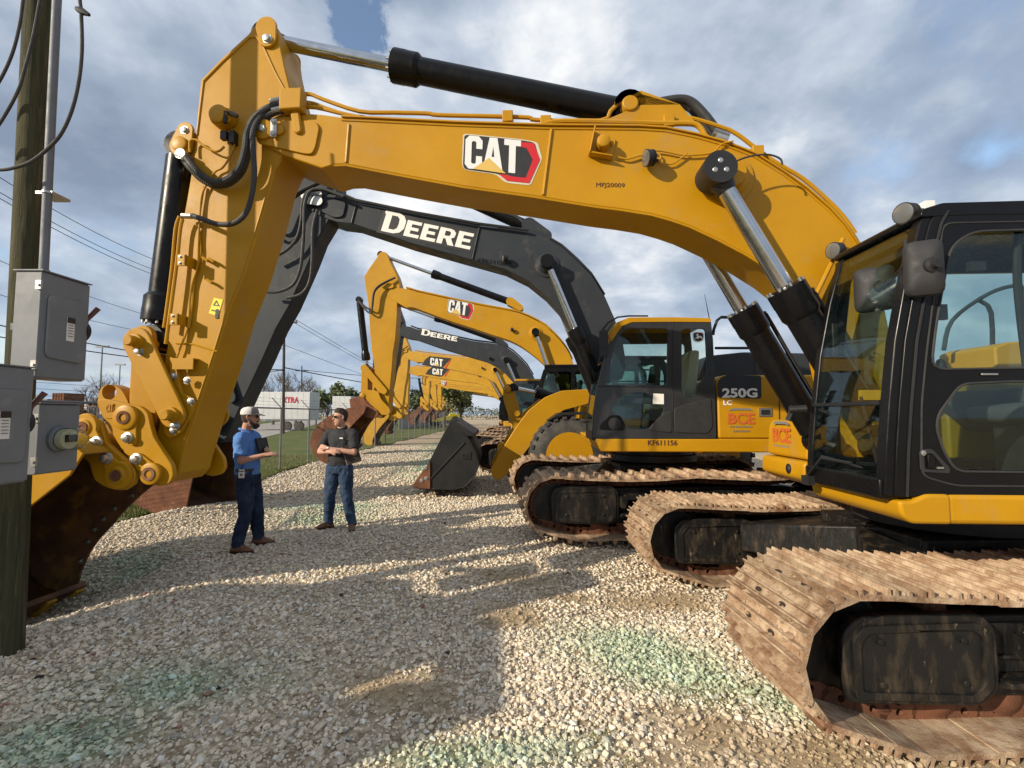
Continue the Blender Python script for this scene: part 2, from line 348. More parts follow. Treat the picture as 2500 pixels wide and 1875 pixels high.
def ground_mat():
    m = bpy.data.materials.new('gravel_ground'); m.use_nodes = True; t = m.node_tree; n = t.nodes; L = t.links.new; b = n['Principled BSDF']
    tcn = n.new('ShaderNodeTexCoord'); P = tcn.outputs['Object']
    def vor(sc, feat='F1'):
        v = n.new('ShaderNodeTexVoronoi'); v.inputs['Scale'].default_value = sc; v.feature = feat; L(P, v.inputs['Vector']); return v
    v1 = vor(19); v2 = vor(11)
    def rmp(f, st):
        r = n.new('ShaderNodeValToRGB'); L(f, r.inputs[0]); e = r.color_ramp.elements
        while len(e) < len(st): e.new(.5)
        for i, (p, c) in enumerate(st): e[i].position = p; e[i].color = (*c, 1)
        return r.outputs[0]
    sp = n.new('ShaderNodeSeparateColor'); L(v1.outputs['Color'], sp.inputs[0])
    col = rmp(sp.outputs[0], [(0, (.44,.37,.28)), (.35, (.60,.51,.39)), (.75, (.70,.61,.48)), (1, (.78,.70,.58))])
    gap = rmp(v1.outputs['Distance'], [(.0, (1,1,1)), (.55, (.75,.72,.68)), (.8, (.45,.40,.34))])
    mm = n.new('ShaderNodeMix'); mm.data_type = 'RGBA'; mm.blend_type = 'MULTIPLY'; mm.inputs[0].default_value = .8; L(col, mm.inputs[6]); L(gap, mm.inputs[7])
    nz = n.new('ShaderNodeTexNoise'); nz.inputs['Scale'].default_value = .7; nz.inputs['Detail'].default_value = 5; L(P, nz.inputs['Vector'])
    big = rmp(nz.outputs[0], [(.35, (.82,.80,.78)), (.65, (1.06,1.04,1.0))])
    m2 = n.new('ShaderNodeMix'); m2.data_type = 'RGBA'; m2.blend_type = 'MULTIPLY'; m2.inputs[0].default_value = 1; L(mm.outputs[2], m2.inputs[6]); L(big, m2.inputs[7])
    at_ = n.new('ShaderNodeAttribute'); at_.attribute_name = 'wear'; sc = n.new('ShaderNodeSeparateColor'); L(at_.outputs['Color'], sc.inputs[0])
    md = n.new('ShaderNodeMix'); md.data_type = 'RGBA'; md.blend_type = 'MULTIPLY'; L(sc.outputs[0], md.inputs[0]); L(m2.outputs[2], md.inputs[6]); md.inputs[7].default_value = (.62,.88,.80,1)
    me = n.new('ShaderNodeMix'); me.data_type = 'RGBA'; L(sc.outputs[1], me.inputs[0]); L(md.outputs[2], me.inputs[6]); me.inputs[7].default_value = (.42,.325,.21,1)
    L(me.outputs[2], b.inputs['Base Color']); b.inputs['Roughness'].default_value = .95; b.inputs['Specular IOR Level'].default_value = .15
    inv = n.new('ShaderNodeMath'); inv.operation = 'SUBTRACT'; inv.inputs[0].default_value = 1; L(v1.outputs['Distance'], inv.inputs[1])
    bp = n.new('ShaderNodeBump'); bp.inputs['Distance'].default_value = .022; L(inv.outputs[0], bp.inputs['Height'])
    st = n.new('ShaderNodeMath'); st.operation = 'SUBTRACT'; st.inputs[0].default_value = .95; L(sc.outputs[1], st.inputs[1]); st.use_clamp = True; L(st.outputs[0], bp.inputs['Strength'])
    n2 = n.new('ShaderNodeTexNoise'); n2.inputs['Scale'].default_value = 22; n2.inputs['Detail'].default_value = 8; n2.inputs['Roughness'].default_value = .7; L(P, n2.inputs['Vector'])
    b2 = n.new('ShaderNodeBump'); b2.inputs['Distance'].default_value = .03; b2.inputs['Strength'].default_value = .7; L(n2.outputs[0], b2.inputs['Height']); L(bp.outputs[0], b2.inputs['Normal'])
    dv = rmp(n2.outputs[0], [(.35, (.72,.70,.66)), (.6, (1.12,1.1,1.06))]); m3 = n.new('ShaderNodeMix'); m3.data_type = 'RGBA'; m3.blend_type = 'MULTIPLY'; m3.inputs[0].default_value = 1; L(me.outputs[2], m3.inputs[6]); L(dv, m3.inputs[7]); L(m3.outputs[2], b.inputs['Base Color'])
    L(b2.outputs[0], b.inputs['Normal']); return m
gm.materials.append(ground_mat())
# loose stones: one mesh of many small broken limestone pieces
def ico(sub):
    b = bmesh.new(); bmesh.ops.create_icosphere(b, subdivisions=sub, radius=1); b.verts.ensure_lookup_table()
    v = np.array([q.co[:] for q in b.verts]); f = np.array([[q.index for q in g.verts] for g in b.faces]); b.free(); return v, f
def stones(name, X, Y, size, sub, seed, label, cat='gravel', sink=.15):
    r = np.random.default_rng(seed); bv, bf = ico(sub); K = 14; var = []
    for k in range(K):
        d = r.normal(size=(5, 3)); d /= np.linalg.norm(d, axis=1)[:, None]; v = bv.copy()
        for q in np.concatenate([d, -d[:2]]):      # chop facets
            h = .42+.28*r.random(); t = v@q; v -= np.outer(np.clip(t-h, 0, None), q)
        v *= np.array([1, .7+.3*r.random(), .5+.3*r.random()]); v += r.normal(scale=.05, size=v.shape); var.append(v)
    var = np.array(var); n = len(X); ids = r.integers(0, K, n); V = var[ids]
    e = r.random((n, 3))*np.array([2*math.pi, .5, .5])
    cz, sz = np.cos(e[:,0]), np.sin(e[:,0]); V = V*size[:, None, None]
    ty = e[:,1]-.25; V = np.stack([V[...,0]*np.cos(ty)[:,None]+V[...,2]*np.sin(ty)[:,None], V[...,1], -V[...,0]*np.sin(ty)[:,None]+V[...,2]*np.cos(ty)[:,None]], -1)
    V = np.stack([V[...,0]*cz[:,None]-V[...,1]*sz[:,None], V[...,0]*sz[:,None]+V[...,1]*cz[:,None], V[...,2]], -1)
    Z = zg(X, Y)+size*(.5*r.random(n)-sink+.1)
    V += np.stack([X, Y, Z], -1)[:, None, :]
    F = (bf[None]+(np.arange(n)*bv.shape[0])[:, None, None]).reshape(-1, 3); V = V.reshape(-1, 3)
    me = bpy.data.meshes.new(name); me.vertices.add(len(V)); me.vertices.foreach_set('co', V.astype(np.float32).ravel())
    me.loops.add(F.size); me.loops.foreach_set('vertex_index', F.astype(np.int32).ravel())
    me.polygons.add(len(F)); me.polygons.foreach_set('loop_start', np.arange(0, F.size, 3, dtype=np.int32)); me.update(calc_edges=True)
    if sub > 1: me.polygons.foreach_set('use_smooth', [False]*len(F))
    base = np.array([.72,.62,.475])*(.70+.45*r.random((n,1)))+r.normal(scale=.006, size=(n,3))
    q = r.random(n); base[q<.07] = np.array([.46,.43,.37])*(.7+.5*r.random((int((q<.07).sum()),1))); base[(q>.994)] = (.36,.19,.14); base[(q>.991)&(q<=.994)] = (.06,.05,.045); base[(q>.90)&(q<.975)] = np.array([.78,.74,.65])
    d = dye(X, Y)[:,None]*(.55+.45*r.random((n,1))); base = base*(1-d)+base*np.array([.62,.88,.80])*d
    t = dirt(X, Y)[:,None]; base = base*(1-t)+np.array([.42,.325,.21])*t
    colr = np.concatenate([np.clip(base, .01, .9), np.ones((n,1))], 1).astype(np.float32)
    at2 = me.color_attributes.new('tone', 'FLOAT_COLOR', 'POINT'); at2.data.foreach_set('color', np.repeat(colr, bv.shape[0], 0).ravel())
    me.materials.append(M_stone); o = bpy.data.objects.new(name, me); S.collection.objects.link(o); tag(o, label, cat, None, 'stuff'); return o
M_stone = bpy.data.materials.new('limestone'); M_stone.use_nodes = True
_t = M_stone.node_tree; _a = _t.nodes.new('ShaderNodeAttribute'); _a.attribute_name = 'tone'; _b = _t.nodes['Principled BSDF']; _b.inputs['Roughness'].default_value = .9; _b.inputs['Specular IOR Level'].default_value = .2
_n = _t.nodes.new('ShaderNodeTexNoise'); _n.inputs['Scale'].default_value = 60; _tc = _t.nodes.new('ShaderNodeTexCoord'); _t.links.new(_tc.outputs['Object'], _n.inputs['Vector'])
_m = _t.nodes.new('ShaderNodeMix'); _m.data_type = 'RGBA'; _m.blend_type = 'MULTIPLY'; _m.inputs[0].default_value = .5; _t.links.new(_a.outputs['Color'], _m.inputs[6])
_r = _t.nodes.new('ShaderNodeMapRange'); _r.inputs[1].default_value = .3; _r.inputs[2].default_value = .7; _r.inputs[3].default_value = .6; _r.inputs[4].default_value = 1.25; _t.links.new(_n.outputs[0], _r.inputs[0]); _t.links.new(_r.outputs[0], _m.inputs[7]); _t.links.new(_m.outputs[2], _b.inputs['Base Color'])
_p = _t.nodes.new('ShaderNodeBump'); _p.inputs['Strength'].default_value = .35; _p.inputs['Distance'].default_value = .006; _t.links.new(_n.outputs[0], _p.inputs['Height']); _t.links.new(_p.outputs[0], _b.inputs['Normal'])
def scatter(y0, y1, dens, x0f, x1f, seed, keep=None):
    r = np.random.default_rng(seed); n = int((y1-y0)*dens*(x1f(y1)-x0f(y1))); Y = y0+(y1-y0)*r.random(n); X = x0f(y1)+(x1f(y1)-x0f(y1))*r.random(n)
    k = (X > gravel_edge(Y)) & (X > x0f(Y)) & (X < x1f(Y)) & (r.random(n) > dirt(X, Y)*.6) & (r.random(n) < .55+.9*vnoise(X, Y, 1.3, 6))
    return X[k], Y[k], r
_l = lambda y: -1.15*y-.5
X, Y, r = scatter(2.2, 4.6, 1250, _l, lambda y: 3.4+0*y, 1)
stones('gravel', X, Y, .011+.017*r.random(len(X))**1.6+.012*(r.random(len(X))>.95), 2, 2, 'pale broken limestone gravel in the foreground of the yard')
X, Y, r = scatter(2.2, 5.2, 1300, _l, lambda y: 3.6+0*y, 21)
stones('gravel_chips', X, Y, .006+.007*r.random(len(X)), 1, 22, 'fine limestone chips and grit between the larger foreground stones')
X, Y, r = scatter(4.6, 9.5, 760, lambda y: np.minimum(-1.15*y-.3, -1)*1.0, lambda y: 3.0+0*y, 3)
stones('gravel', X, Y, .014+.018*r.random(len(X))**1.5, 1, 4, 'pale crushed limestone gravel around the two men')
X, Y, r = scatter(9.5, 26, 130, lambda y: -8.2+0*y, lambda y: 3.4+0*y, 5)
stones('gravel', X, Y, .022+.03*r.random(len(X)), 1, 6, 'pale crushed limestone gravel in the lane between buckets and tracks')
# grass verge, road and fields beyond the fence
M_grass = mat('grass_ground', (.085,.115,.03), .95, 0, (.14,.15,.055), .8, .35, .65, .6, 30, .1, 0, None, (.20,.17,.09), (.62,.75), 1.2)
M_road = mat('worn_concrete_road', (.40,.38,.35), .9, 0, (.31,.295,.27), 1.2, .35, .65, .1, 80, .2)
def sheet(name, pts, m, dz=.0):
    b = MB(); b.add([(x, y, .24+dz) for x, y in pts], [tuple(range(len(pts)))]); o = b.build(name, m, None, 0); o['kind'] = 'structure'; return o
ge = [(float(gravel_edge(np.array(y)))-.05, y) for y in np.arange(-20, 60, .4)]
sheet('grass_verge', [(-600, -20)]+ge+[(-20, 120), (-600, 900)], M_grass, .032)
sheet('road', [(-9.5, 7), (-14.0, 22.7), (-30.5, 73), (-60, 165), (-75, 165), (-40, 73), (-28, 38), (-18.5, 7)], M_road, .06)
def blades(name, X, Y, h, seed, m, label, w=.006):
    r = np.random.default_rng(seed); n = len(X); a = r.random(n)*6.28; ln = h*(.5+r.random(n)); dx, dy = np.cos(a)*w, np.sin(a)*w
    t = (r.random((n, 2))-.5)*ln[:,None]*.9; Z = zg(X, Y)-.01
    Z = np.where(X < gravel_edge(Y), np.maximum(Z, .26), Z)
    V = np.stack([np.stack([X-dx, Y-dy, Z], -1), np.stack([X+dx, Y+dy, Z], -1), np.stack([X+t[:,0], Y+t[:,1], Z+ln], -1)], 1).reshape(-1, 3)
    me = bpy.data.meshes.new(name); me.from_pydata(V.tolist(), [], np.arange(3*n).reshape(-1, 3).tolist()); me.materials.append(m)
    o = bpy.data.objects.new(name, me); S.collection.objects.link(o); tag(o, label, 'grass', None, 'stuff')
M_blade = mat('grass_blade', (.11,.15,.035), .7, 0, (.20,.20,.07), 1.5, .35, .65)
r = np.random.default_rng(11); n = 60000; Y = 7.8+12*r.random(n)**1.4; X = gravel_edge(Y)-.02-3.6*r.random(n)
blades('grass', X, Y, .06, 12, M_blade, 'short green grass growing along the outside of the chain link fence')
cl = [(1.35,3.38,.16,160), (.62,2.72,.06,30), (-.35,3.15,.12,26), (.25,4.55,.15,40), (.5,3.0,.08,30), (-.9,4.4,.2,24), (-2.0,4.5,.2,30), (.75,4.9,.12,30), (-.3,3.8,.1,30)]
X = np.concatenate([cx+rr*r.normal(size=k) for cx, cy, rr, k in cl]); Y = np.concatenate([cy+rr*r.normal(size=k)*.7 for cx, cy, rr, k in cl])
blades('weeds', X, Y, .05, 13, M_blade, 'sparse green weed blades coming up between the gravel stones', .004)
# ---------------------------------------------------------------- lettering
def LM(quad_o, quad_x, quad_z, v): pass
GLY = {  # block letters in a 0..w x 0..1 box: list of (outer, holes)
 'C': (.62, [([(.14,0),(.48,0),(.62,.13),(.62,.40),(.40,.40),(.40,.20),(.36,.16),(.27,.16),(.23,.20),(.23,.80),(.27,.84),(.36,.84),(.40,.80),(.40,.62),(.62,.62),(.62,.87),(.48,1),(.14,1),(0,.87),(0,.13)], [])]),
 'A': (.72, [([(0,0),(.21,0),(.26,.13),(.36,.26),(.46,.13),(.51,0),(.72,0),(.50,1),(.22,1)], [[(.31,.42),(.36,.74),(.41,.42)]])]),
 'T': (.60, [([(.18,0),(.42,0),(.42,.82),(.60,.82),(.60,1),(0,1),(0,.82),(.18,.82)], [])]),
 'D': (.86, [([(.05,0),(.52,0),(.74,.10),(.86,.32),(.86,.68),(.74,.90),(.52,1),(.0,1),(.0,.86),(.05,.84)], [[(.29,.17),(.29,.83),(.50,.83),(.60,.72),(.62,.5),(.60,.28),(.50,.17)]])]),
 'E': (.76, [([(0,0),(.74,0),(.74,.20),(.27,.20),(.27,.41),(.64,.41),(.64,.60),(.27,.60),(.27,.80),(.72,.80),(.72,1),(0,1)], [])]),
 'R': (.86, [([(0,0),(.27,0),(.27,.36),(.38,.36),(.56,0),(.86,0),(.64,.42),(.78,.54),(.80,.80),(.68,.95),(.52,1),(0,1)], [[(.29,.54),(.29,.84),(.48,.84),(.56,.78),(.56,.60),(.48,.54)]])]),
}
def word(b, s, org, ex, ez, v0, v1, gap=.06, heights=None):
    """block letters on a plane of constant y; org/ex/ez are local x,z vectors for the base line and the letter height"""
    x = 0; ex, ez, org = Vector(ex), Vector(ez), Vector(org); tot = sum(GLY[c][0]*(heights[i] if heights else 1)+gap for i, c in enumerate(s))-gap
    for i, c in enumerate(s):
        w, polys = GLY[c]; k = heights[i] if heights else 1
        for o, hs in polys:
            f = lambda p: tuple(org+ex*((x+p[0]*k)/tot)+ez*(p[1]*k))
            b.plate([f(p) for p in o], v0, v1, [[f(p) for p in h] for h in hs])
        x += w*k+gap
def text_obj(name, s, m, parent, loc, height, rot=(R(90), 0, 0), off=.0, width=None, align='LEFT', tilt=0, ext=.0015):
    cu = bpy.data.curves.new(name, 'FONT'); cu.body = s; cu.size = 1; cu.extrude = ext/max(height, .01); cu.offset = off; cu.align_x = align; cu.resolution_u = 3
    o = bpy.data.objects.new(name+'_tmp', cu); S.collection.objects.link(o); bpy.context.view_layer.update()
    me = bpy.data.meshes.new_from_object(o.evaluated_get(bpy.context.evaluated_depsgraph_get())); bpy.data.objects.remove(o); bpy.data.curves.remove(cu)
    ys = [v.co.y for v in me.vertices]; xs_ = [v.co.x for v in me.vertices]; h0 = max(ys)-min(min(ys), 0); w0 = max(xs_)-min(xs_)
    sy = height/h0; sx = sy if width is None else width/w0
    me.transform(Matrix.Diagonal((sx, sy, height, 1)))
    if tilt: me.transform(Matrix.Rotation(tilt, 4, 'Z'))
    me.materials.clear(); me.materials.append(m); q = bpy.data.objects.new(name, me); S.collection.objects.link(q); q.parent = parent; q.location = loc; q.rotation_euler = rot; return q
# ---------------------------------------------------------------- pieces shared by all excavators
def track_path(l, h, rf, rr, sag=.045, tens=0.):
    """closed side outline of the track (outer face of the shoes), x = -l/2 is the front"""
    P = []; r1, r2 = rf, rr; f, k = -l/2+r1, l/2-r2
    for a in np.linspace(-90, 90, 16)[::-1]: pass
    n = 14
    P += [(f+.30+(k-.30-f-.30)*i/n, 0) for i in range(n+1)]                       # bottom, front -> rear
    P += [(k+r2*math.sin(R(a)), h-.02-r2-(r2)*math.cos(R(a))) for a in np.linspace(38, 178, 9)]
    m = 16; P += [(k+(f-k)*i/m, h-sag*math.sin(math.pi*((i/m*2)%1))-.015*math.sin(math.pi*i/m)) for i in range(1, m)]
    P += [(f-r1*math.sin(R(a)), h-r1-.0+(r1)*math.cos(R(a))) for a in np.linspace(2, 142, 9)]
    return P
def resample(P, pitch):
    P = [Vector((a, b)) for a, b in P]; P.append(P[0]); L = [0]
    for i in range(len(P)-1): L.append(L[-1]+(P[i+1]-P[i]).length)
    n = round(L[-1]/pitch); out = []; ts = np.linspace(0, L[-1], n, endpoint=False)
    xs_ = np.interp(ts, L, [p.x for p in P]); zs_ = np.interp(ts, L, [p.y for p in P]); return list(zip(xs_, zs_))
def track_mesh(l, h, y0, y1, pitch=.203, rf=.44, rr=.42, lod=0):
    """steel shoes with three grousers each, following the outline"""
    pts = resample(track_path(l, h, rf, rr), pitch); b = MB(); n = len(pts)
    hi = .050
    prof = [(-.12,0),(-.12,.010),(-.090,.010),(-.084,hi),(-.074,hi),(-.066,.011),(-.012,.013),(-.006,hi*.86),(.004,hi*.86),(.010,.013),(.064,.011),(.072,hi),(.082,hi),(.090,.008),(.12,.008),(.12,-.006),(.1,-.018),(-.1,-.018)]
    if lod: prof = [(-.115,0),(-.115,.012),(-.03,.012),(-.02,hi+.01),(.02,hi+.01),(.03,.012),(.1,.012),(.1,-.015),(-.115,-.015)]
    rr_ = random.Random(3)
    for i in range(n):
        a, c = Vector(pts[i]), Vector(pts[(i+1)%n]); m = (a+c)/2; d = (c-a).normalized(); nn = Vector((d.y, -d.x)); k = (c-a).length/.2
        j = rr_.uniform(-.004, .004)
        q = [tuple(m+d*(p[0]*k)+nn*(p[1]-hi+j)) for p in prof]
        b.plate(q, y0+rr_.uniform(-.006,.006), y1+rr_.uniform(-.006,.006))
    b.tone = [rr_.uniform(.72, 1.15) for _ in range(n)]; return b, pts
def set_tone(o, b):
    ca = o.data.color_attributes.new('tone', 'FLOAT_COLOR', 'POINT'); a = np.ones((len(b.v), 4), np.float32)
    for (v0, v1, _, _), t in zip(b.pieces(), b.tone): a[v0:v1, :3] = (t, t*.985, t*.96)
    ca.data.foreach_set('color', a.ravel())
def mud_clods(pts, y0, y1, n, seed):
    """dried clods and small stones stuck on the shoes"""
    r = random.Random(seed); b = MB(); bv, bf = ico(1); m = len(pts)
    for _ in range(n):
        i = r.randrange(m); a, c = Vector(pts[i]), Vector(pts[(i+1)%m]); d = (c-a).normalized(); nn = Vector((d.y, -d.x)); p = a.lerp(c, r.random())+nn*(-.034); s = r.uniform(.005, .014)*(1.8 if r.random() > .93 else 1)
        if nn.y < -.3: continue
        y = r.uniform(y0, y1); b.add([(p.x+q[0]*s*1.3+r.uniform(-.2,.2)*s, y+q[1]*s*1.5+r.uniform(-.2,.2)*s, p.y+q[2]*s*.8) for q in bv], [tuple(f) for f in bf])
    return b
def chain_mesh(pts, yc, y0=-.10, y1=.10):
    b = MB(); n = len(pts)
    for i in range(n):
        a, c = Vector(pts[i]), Vector(pts[(i+1)%n]); m = (a+c)/2; d = (c-a).normalized(); nn = Vector((d.y, -d.x))
        q = [tuple(m+d*p[0]+nn*p[1]) for p in ((-.12,-.055),(.10,-.055),(.10,-.10),(.12,-.125),(.09,-.16),(.03,-.165),(.0,-.15),(-.05,-.165),(-.10,-.155),(-.125,-.12))]
        for s in (y0, y1): b.plate(q, yc+s-.022, yc+s+.022, [circle(tuple(m+nn*-.11), .024, 8)])
        b.cyl((m.x-nn.x*.11+d.x*.1, yc+y0, m.y-nn.y*.11+d.y*.1), (m.x-nn.x*.11+d.x*.1, yc+y1, m.y-nn.y*.11+d.y*.1), .028, n=8)
    return b
def undercarriage(root, rotu, l, h, w, gauge, style, lod=0, zo=0, x0=0, y0_=0):
    """two tracks with frames, rollers, idlers, final-drive guards and the X-shaped carbody; rotated on its own under the house"""
    rz = R(rotu)
    def B(mb, name, m, par=None, **k):
        o = mb.build(name, m, par or root, **k)
        if par is None: o.rotation_euler = (0, 0, rz); o.location = (x0, y0_, zo)
        return o
    for sgn in ((-1, 1) if lod < 3 else (-1,)):
        yc = sgn*gauge/2; y0, y1 = yc-w/2, yc+w/2; on = yc+sgn*-.0
        tb, pts = track_mesh(l, h, y0, y1, lod=lod)
        t = B(tb, 'track', M_track, smooth=0); set_tone(t, tb)
        if lod == 0:
            cb_ = mud_clods(pts, y0+.02, y1-.02, 1500, 5+sgn); k_ = B(cb_, 'dried_mud', M_mud, t, smooth=0); k_['kind'] = 'stuff'
            hb = MB()  # flat ovals, hole shade painted dark; the shoes have no real openings
            for i in range(len(pts)):
                a_, c_ = Vector(pts[i]), Vector(pts[(i+1)%len(pts)]); m_ = (a_+c_)/2; d_ = (c_-a_).normalized(); nn_ = Vector((d_.y, -d_.x))
                for yy in (yc-.13, yc+.13):
                    ring_ = [(m_+d_*(.038+.016*math.cos(q))+nn_*(-.0355), yy+.034*math.sin(q)) for q in np.linspace(0, 2*math.pi, 13)[:-1]]
                    hb.add([(p.x, y, p.y) for p, y in ring_], [tuple(range(12))])
            h2_ = B(hb, 'mud_relief_holes', M_hole_shade, t, smooth=0); h2_['kind'] = 'stuff'
        if lod < 2: B(chain_mesh(pts, yc), 'track_chain', M_rust, t, smooth=20)
        f = MB(); fx, rx = -l/2+.75, l/2-.7
        f.plate([(fx-.25,.30),(fx,.22),(rx,.22),(rx+.2,.34),(rx+.2,.62),(rx-.3,.70),(fx+.5,.70),(fx-.05,.66),(fx-.25,.6)], yc-.17, yc+.17)
        f.box(fx+.1, rx-.1, yc-.25, yc+.25, .30, .345)
        f.box(fx+.5, rx-.5, yc-.21, yc+.21, .45, .475)
        fr = B(f, 'track_frame', M_dirtblk, bevel=.015)
        g = MB()       # guard plate over the front idler yoke, on both sides
        for s2 in (-1, 1):
            yy = yc+s2*.235; g.plate(roundpoly([(-l/2+.42,.25),(-l/2+1.22,.22),(-l/2+1.34,.31),(-l/2+1.34,.66),(-l/2+1.24,.75),(-l/2+.50,.74),(-l/2+.40,.64)], .06), yy-.03, yy+.03)
        g.box(-l/2+.5, -l/2+1.25, yc-.2, yc+.2, .66, .70); gd = B(g, 'idler_guard', M_dirtblk, fr, bevel=.012)
        if lod < 2:
            ys = yc+sgn*.265 if sgn < 0 else yc-.265
            ys = yc-.268
            e_ = MB(); e_.plate(roundpoly([(-l/2+.46,.28),(-l/2+1.20,.25),(-l/2+1.29,.33),(-l/2+1.29,.64),(-l/2+1.21,.70),(-l/2+.53,.69),(-l/2+.455,.61)], .03), ys-.012, ys+.01, [roundpoly([(-l/2+.50,.32),(-l/2+1.18,.29),(-l/2+1.24,.35),(-l/2+1.24,.62),(-l/2+1.18,.66),(-l/2+.55,.65),(-l/2+.50,.59)], .03)]); B(e_, 'guard_rim', M_dirtblk, gd, bevel=.003)
            e_ = MB(); e_.box(-l/2+1.36, l/2-1.0, yc-.31, yc-.17, .335, .365); e_.box(-l/2+1.36, l/2-1.0, yc-.185, yc-.17, .37, .66); B(e_, 'side_ledge', M_dirtblk, fr, bevel=.004)
            for bx in (.62, 1.12):
                for bz in (.36, .60): e_ = MB(); hexbolt(e_, (-l/2+bx, bz), yc-.265, .018, .018); B(e_, 'guard_bolt', M_dirtblk, gd)
        i_ = MB(); i_.lathe((-l/2+.46, yc-.11, h-.46), (0,1,0), [(0,.20),(.01,.31),(.05,.33),(.06,.36),(.16,.36),(.17,.33),(.21,.31),(.22,.20)]); B(i_, 'idler', M_dirtblk, fr)
        s_ = MB(); tooth = []
        for k in range(42):
            a = 2*math.pi*k/42; r_ = .345 if k%2 else .285; tooth.append((l/2-.46+r_*math.cos(a), h-.45+r_*math.sin(a)))
        s_.plate(tooth, yc-.04, yc+.04); s_.lathe((l/2-.46, yc-.26, h-.45), (0,1,0), [(0,.12),(.03,.22),(.2,.25),(.5,.25)]); B(s_, 'sprocket', M_dirtblk, fr)
        if lod < 2:
            nr = 8
            for k in range(nr):
                x = fx+.35+(rx-fx-.7)*k/(nr-1); r_ = MB(); r_.lathe((x, yc-.16, .20), (0,1,0), [(0,.05),(.02,.09),(.04,.13),(.07,.13),(.08,.10),(.24,.10),(.25,.13),(.28,.13),(.30,.09),(.32,.05)], 16); B(r_, 'roller', M_rust, fr)
            for k in (-.28, .24):
                r_ = MB(); r_.lathe((k*l, yc-.12, h-.26), (0,1,0), [(0,.04),(.02,.075),(.22,.075),(.24,.04)], 14); B(r_, 'carrier_roller', M_rust, fr)
            if sgn < 0 or True:   # steps bolted to the outer side of the frame
                for x in (-.75, .75): 
                    st = MB(); st.box(x-.28, x+.28, yc+sgn*.17, yc+sgn*.40, .575, .595); st.plate([(x-.28,.46),(x-.23,.46),(x-.20,.575),(x-.28,.575)], yc+sgn*.17, yc+sgn*.39); st.plate([(x+.28,.46),(x+.23,.46),(x+.20,.575),(x+.28,.575)], yc+sgn*.17, yc+sgn*.39)
                    for q in range(9): st.box(x-.26+q*.06, x-.24+q*.06, yc+sgn*.19, yc+sgn*.39, .595, .606)
                    B(st, 'frame_step', M_dirtblk, fr)
    c = MB()
    for sx in (-1, 1):
        for sy in (-1, 1):     # legs of the X, sloping down from the ring to the frames
            a = Vector((sx*.35, sy*.1, 0)); w2 = .34
            e = Vector((sx*1.15, sy*(gauge/2-.12), 0)); d = (e-a).normalized(); nrm = Vector((-d.y, d.x, 0))
            vs = [a+nrm*w2*1.4+Vector((0,0,.93)), a-nrm*w2*1.4+Vector((0,0,.93)), e-nrm*w2+Vector((0,0,.70)), e+nrm*w2+Vector((0,0,.70))]
            vs += [p-Vector((0,0,.42 if i < 2 else .30)) for i, p in enumerate(vs)]
            c.add(vs, [(0,1,2,3),(7,6,5,4),(0,4,5,1),(1,5,6,2),(2,6,7,3),(3,7,4,0)])
    c.box(-.75, .75, -.62, .62, .52, .925)
    B(c, 'carbody', M_dirtblk, bevel=.02)
    rg = MB(); rg.lathe((0,0,.93), (0,0,1), [(0,.66),(.02,.70),(.12,.70),(.13,.64),(.24,.64)], 40); B(rg, 'swing_ring', M_blkm)
def grommet(b, p, r, l, v0): b.lathe((p[0], v0, p[1]), (0, -1, 0), [(0, r), (l*.8, r), (l, r*.8)], 18)
def hexbolt(b, p, v, r=.022, l=.02):
    b.lathe((p[0], v, p[1]), (0,-1,0), [(0, r*1.5), (.004, r*1.5), (.0045, r), (l, r), (l+.003, r*.7)], 6)
def cylinder(root, rod_end, joint, base, rb, rr, name, v=0., m_b=None, lod=0, collar=1.28, hoseside=1):
    """hydraulic cylinder between two pins in the plane y = v; barrel ends at joint"""
    m_b = m_b or M_blk; A = Vector((rod_end[0], v, rod_end[1])); J = Vector((joint[0], v, joint[1])); Bp = Vector((base[0], v, base[1])); d = (Bp-A).normalized()
    J = A+d*(J-A).dot(d)
    b = MB(); b.cyl(J+d*.10, Bp-d*rb*.9, rb, n=28)
    b.lathe(J, d, [(0, rb*.92), (.02, rb*collar), (.13, rb*collar), (.15, rb*collar*.98), (.26 if lod < 2 else .2, rb*collar*.98), (.30, rb*1.01)], 28)
    b.lathe((Bp.x, v-rb*.75, Bp.z), (0,1,0), [(0, rb*.95), (rb*1.5, rb*.95)], 20)
    c = b.build(name, m_b, root)
    r_ = MB(); r_.cyl(A+d*rr, J+d*.05, rr, n=28); r_.build('rod', M_chrome, c)
    e = MB(); e.lathe((A.x, v-rr*1.6, A.z), (0,1,0), [(0, rr*1.9), (rr*3.2, rr*1.9)], 20); e.cyl(A+d*rr, A+d*rr*2.6, rr*1.5, rr*1.05, n=20); e.build('rod_eye', m_b if lod else M_blkm, c)
    if lod == 0:
        q = MB()
        for k in range(10):
            a = 2*math.pi*k/10; u = d.orthogonal().normalized(); w = d.cross(u); p = J+(u*math.cos(a)+w*math.sin(a))*rb*1.08; q.cyl(p-d*.012, p+d*.02, .013, n=6)
        q.build('head_bolt', M_steel, c, split=True)
    return c
def boom_mesh(outline, w, v=0): 
    b = MB(); b.plate(outline, v-w/2, v+w/2); return b
def sim(a0, a1, b0, b1, extra=0.):
    """similarity taking segment a0-a1 to b0-b1"""
    a = complex(*a1)-complex(*a0); b = complex(*b1)-complex(*b0); k = b/a
    return lambda p: ((complex(*b0)+k*(complex(*p)-complex(*a0))).real, (complex(*b0)+k*(complex(*p)-complex(*a0))).imag), abs(k)
